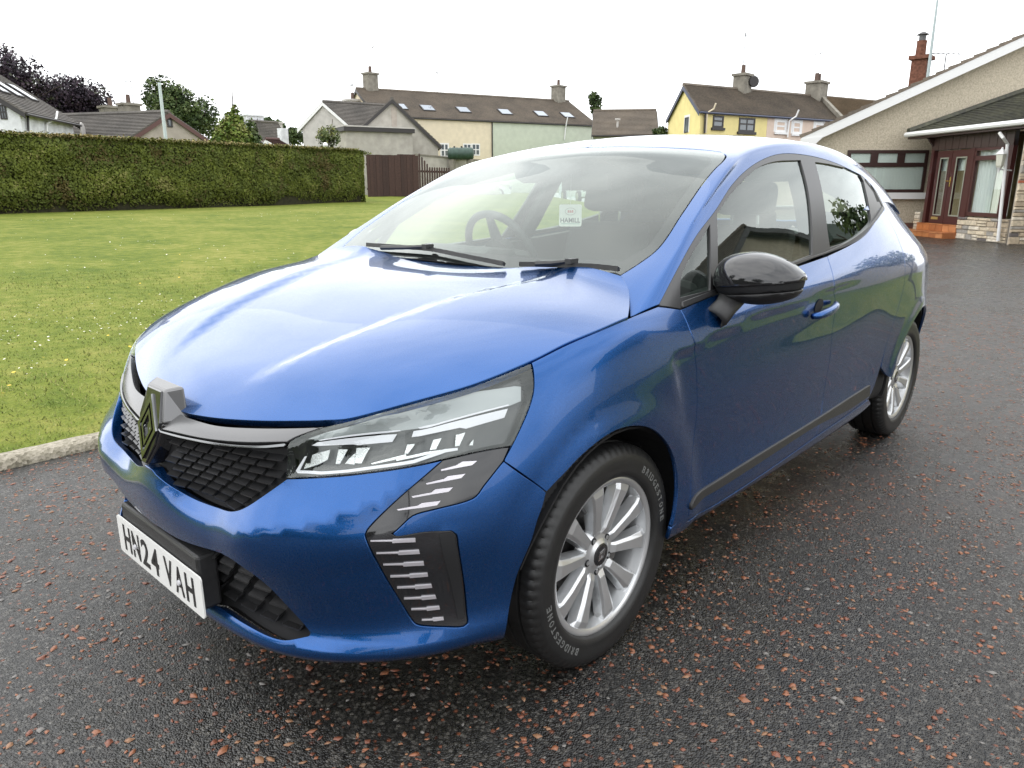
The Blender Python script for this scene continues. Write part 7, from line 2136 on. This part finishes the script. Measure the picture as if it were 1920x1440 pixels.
tree('shrub', 'pale green shrub in front of the pale gable house', gb(616, 37), [blob(616, 256, 20, 18, 37), blob(606, 266, 14, 10, 37), blob(622, 244, 8, 10, 37)], [GRN[1], GRN[2], GRN[3], CON[3]], (.2, .3, .3, .2), 2600, .08, trunk_r=.05)
tree('shrub', 'dark round shrub left of the pale gable house', gb(552, 58), [blob(552, 256, 22, 14, 58), blob(535, 262, 12, 10, 58)], GRN, (.35, .4, .2, .05), 2200, .16, trunk_r=.06)
tree('distant_tree', 'dark rounded tree far behind the small cottage', gb(495, 95), [blob(488, 232, 26, 10, 95), blob(521, 236, 12, 12, 95), blob(470, 236, 16, 10, 95)], GRN, (.5, .35, .15, 0.0001), 2600, .42)
tree('distant_tree', 'green tree peeping over the terrace ridge by its left chimney', gb(710, 75), [blob(708, 196, 14, 10, 75), blob(690, 204, 10, 7, 75)], GRN, (.4, .4, .15, .05), 1500, .28)
tree('distant_tree', 'green tree peeping out behind the right end of the terrace', gb(1120, 75), [blob(1117, 194, 11, 18, 75), blob(1110, 180, 7, 9, 75)], GRN, (.4, .4, .15, .05), 1000, .22)
tree('shrub', 'mossy shrub at the end of the low outbuilding roof', gb(1236, 44), [blob(1238, 247, 14, 9, 44)], GRN, (.3, .4, .2, .1), 900, .10, trunk_r=.05)
# ================================================================== things seen only through the glass or mirrored in the paint
def small_car(name, label, px, py, dist, heading, L, Wd, Hh, mat, van=False):
    """simple parked vehicle: tyre contact under photo pixel px,py at a distance"""
    p = at_dist(px, py, dist); root = empty(name, tuple(p), heading); tag(root, label, 'van' if van else 'car')
    pr = [(-L/2, .35), (-L/2 + .05, .78), (-L/2 + .25, .86), (-L/2 + .55, Hh - .08), (-L/2 + 1.2, Hh), (L/2 - 1.9, Hh - .02), (L/2 - 1.05, .95), (L/2 - .15, .78), (L/2, .55), (L/2 - .02, .30), (L/2 - .35, .22), (-L/2 + .3, .22)]
    if van: pr = [(-L/2, .35), (-L/2, 1.0), (-L/2 + .1, Hh - .05), (-L/2 + .5, Hh), (L/2 - 1.3, Hh), (L/2 - .65, 1.05), (L/2 - .05, .85), (L/2, .5), (L/2 - .02, .30), (L/2 - .35, .22), (-L/2 + .3, .22)]
    V = []; m = len(pr)
    for s, k in ((-1, .84), (-1, 1.), (1, 1.), (1, .84)):
        for x, z in pr:
            inn = 1 - .16 * max(0, (z - .85) / (Hh - .85)) if z > .85 else 1
            V.append((x * (1 if k == 1. else .985), s * Wd / 2 * k * inn, z + (0 if k == 1 else .012)))
    F = [(r * m + j, r * m + (j + 1) % m, (r + 1) * m + (j + 1) % m, (r + 1) * m + j) for r in range(3) for j in range(m)] + [tuple(range(m - 1, -1, -1)), tuple(3 * m + j for j in range(m))]
    mesh_obj('body', V, F, mat, root)
    for s in (-1, 1):
        g = [(-L/2 + .45, .90), (-L/2 + .68, Hh - .14), (L/2 - 1.95, Hh - .12), (L/2 - 1.25, .93)]
        MB().prism([(x, s * Wd / 2 * (.99 - .13 * max(0, (z - .85) / (Hh - .85))), z) for x, z in g], (0, s * .012, 0)).build('side_glass', B['pane'], root)
        for x in (-L/2 + .72, L/2 - .78):
            w = MB().tube([(x, s * (Wd / 2 - .19), .31), (x, s * (Wd / 2 + .004), .31)], .31, 18).build('wheel', M['tyre'], root)
            MB().tube([(x, s * (Wd / 2 - .02), .31), (x, s * (Wd / 2 + .012), .31)], .20, 14).build('rim', M['wheel'], w)
    w2 = Wd / 2 * .80
    mb = MB(); fixhexa(mb, [(L/2 - 1.90, -w2, Hh - .05), (L/2 - 1.90, w2, Hh - .05), (L/2 - 1.10, w2, .99), (L/2 - 1.10, -w2, .99)], [(L/2 - 1.87, -w2, Hh - .03), (L/2 - 1.87, w2, Hh - .03), (L/2 - 1.06, w2, 1.0), (L/2 - 1.06, -w2, 1.0)]); mb.build('front_glass', B['pane'], root)
    for s in (-1, 1): MB().box((L/2 - .06, s * Wd * .36, .66), (.14, .30, .14)).build('headlight', B['skylight'], root)
    return root
CW = simple('white_car_paint', (.72, .73, .74), .2, coat=.6)
ang = math.atan2(EX[1], EX[0])
small_car('parked_car', 'white hatchback on the far side of the lawn, seen through the windscreen', 900, 372, 47., ang, 3.9, 1.7, 1.5, CW)
small_car('parked_van', 'pale van far across the lawn, seen through the windscreen above the card', 1096, 378, 44., ang - 1.35, 4.4, 1.8, 1.75, simple('pale_van_paint', (.62, .68, .70), .25, coat=.5), True)

# the near wing beside the drive, just outside the picture: it shows in the side windows and doors
nb = house('garden_house', 'cream gabled house beside the drive, mirrored in the front side window', 'house', (-12.6, 4.3), (-8.4, 4.3), 2.75, 3.95, (0, 7, 0), B['pebble'], B['roof_brown'], courses=14)
nb2 = house('garden_house', 'small cream gabled outhouse beside the drive, mirrored beside the door mirror', 'house', (-8.0, 4.9), (-5.6, 4.9), 2.6, 3.5, (0, 5, 0), B['cream'], B['roof_brown'], courses=14)
gar = empty('flat_garage', (-12.75, 4.35, 0)); tag(gar, 'long flat roofed garage beside the drive, mirrored in the rear side window', 'garage')
MB().box((-6.5, 3, 1.55), (13, 6, 3.1)).build('wall', B['pebble'], gar); MB().box((-6.5, 2.9, 3.30), (13, 6.3, .42)).build('flat_roof', simple('green_fascia', (.07, .10, .085), .6), gar)
sl_ = mesh_obj('front_lawn', [(-2.2, 3.1, .015), (-3.6, 2.2, .015), (-8, 1.75, .015), (-14, 1.6, .015), (-14, 4.25, .015), (-2.2, 4.25, .015)], [(0, 1, 2, 3, 4, 5)], LAWN); tag(sl_, 'strip of lawn beside the drive, mirrored in the doors', kind='structure')
tree('basket_stand_in_tree', 'small leafy tree standing for a hanging basket, mirrored in the rear side window', (-8.4, 2.05, 0), [((-8.4, 2.0, 2.0), (.42, .42, .40)), ((-8.5, 2.35, 2.45), (.34, .34, .34)), ((-8.3, 1.75, 1.7), (.3, .3, .28))], GRN, (.3, .35, .25, .1), 1500, .085, trunk_r=.05)  # tree shape stands for the hanging basket reflected in the glass
# hedge and trees behind the photographer, reflected in the nose of the car
def back_hedge(p0, p1, h, label):
    p0, p1 = np.array(p0, float), np.array(p1, float); L = np.linalg.norm(p1 - p0); d = (p1 - p0) / L; nn = np.array([-d[1], d[0]])
    r = empty('garden_hedge', (*p0, 0)); tag(r, label, 'hedge')
    n = int(900 * L); t = L * RNG.random(n); y = RNG.uniform(-.7, .7, n); z = h * RNG.random(n); k = RNG.random(n) < .7
    y = np.where(k, np.sign(y) * .7, y); z = np.where(k, z, h)
    P = np.stack([p0[0] + d[0] * t + nn[0] * y, p0[1] + d[1] * t + nn[1] * y, z], 1) - [p0[0], p0[1], 0]
    leaf_cloud('foliage', P, np.stack([nn[0] * np.sign(y), nn[1] * np.sign(y), np.ones(n) * .3], 1), .11, HM, (.1, .3, .35, .2, .05), r)['kind'] = 'stuff'
    mb = MB(); R = np.array([[d[0], nn[0], 0], [d[1], nn[1], 0], [0, 0, 1]]); mb.box((d[0] * L / 2, d[1] * L / 2, h / 2 - .03), (L, 1.3, h - .1), R); mb.build('hedge_core', B['dark'], r)
back_hedge((15, -16), (15, 12), 2.1, 'garden hedge across the road behind the photographer')
for i, (x, y, s) in enumerate(((19, 7, 1.2), (21, -1, 1.), (18, -9, 1.3), (13, 19, 1.1))):
    tree('broadleaf_tree', ['broad tree behind the garden hedge, nearest the cream gable', 'small tree behind the middle of the garden hedge', 'large tree behind the lawn end of the garden hedge', 'tree beside the second cream gable'][i], (x, y, 0), [((x, y, 3.6 * s), (2. * s, 2. * s, 1.7 * s)), ((x + .8, y + 1.2, 4.8 * s), (1.4 * s, 1.4 * s, 1.2 * s)), ((x - .5, y - 1.4, 3.2 * s), (1.5 * s, 1.5 * s, 1.2 * s))], GRN, (.35, .35, .2, .1), 2600, .30, trunk_r=.22)

# ---- dealer's card on a thread inside the windscreen
cd = at_dist(1069.5, 404, 3.05)
card = empty('hanging_card', tuple(cd)); tag(card, 'white square dealer card hanging by a thread inside the windscreen', 'card')
cr = unit(np.cross(CAM_FWD, [0, 0, 1])); cf = np.cross(cr, [0, 0, 1.])    # card faces forward-left
cr = unit([-.64, .77, 0]); cn = np.array([cr[1], -cr[0], 0]) ; cn = cn if cn @ (CAM_POS - cd) > 0 else -cn
k = 3.05 / CAM_F
Pq = rrect(41 * k, 39.5 * k, .008)
MB().prism([cr * a + np.array([0, 0, b]) - cn * .001 for a, b in Pq], cn * .002).build('card_sheet', simple('card_white', (.85, .85, .80), .6), card)
place_text('card_name', 'HAMILL', .03, cn * .0022 + np.array([0, 0, -.0185]), cr, np.array([0, 0, 1.]), simple('card_grey_print', (.16, .17, .17), .6), card, ext=.0004, bold=True, fit=(36 * k, 8.5 * k))
RP = simple('card_red_print', (.55, .10, .08), .6)
place_text('card_mark', 'sas', .02, cn * .0022 + np.array([0, 0, .016]), cr, np.array([0, 0, 1.]), RP, card, ext=.0004, bold=True, fit=(10.5 * k, 4.2 * k))
mb = MB(); ring = [cn * .0024 + cr * 9.5 * k * math.cos(t) + np.array([0, 0, .016 + 6.2 * k * math.sin(t)]) for t in np.linspace(0, 2 * math.pi, 31)]
mb.tube(ring, .0009, 4, caps=False); mb.build('card_oval', simple('card_oval_print', (.40, .36, .34), .6), card)
MB().box((0, 0, -.036), (.001, .001, .001)).add([cn * .0022 + cr * s * 17 * k + np.array([0, 0, -.0335 + t]) for s, t in ((-1, 0), (1, 0), (1, .0022), (-1, .0022))], [(0, 1, 2, 3)]).build('card_line', simple('card_line_print', (.35, .5, .45), .6), card)
MB().tube([(0, 0, 39.5 * k / 2), (0, 0, .16)], .0009, 4).build('card_thread', B['whitetrim'], card)
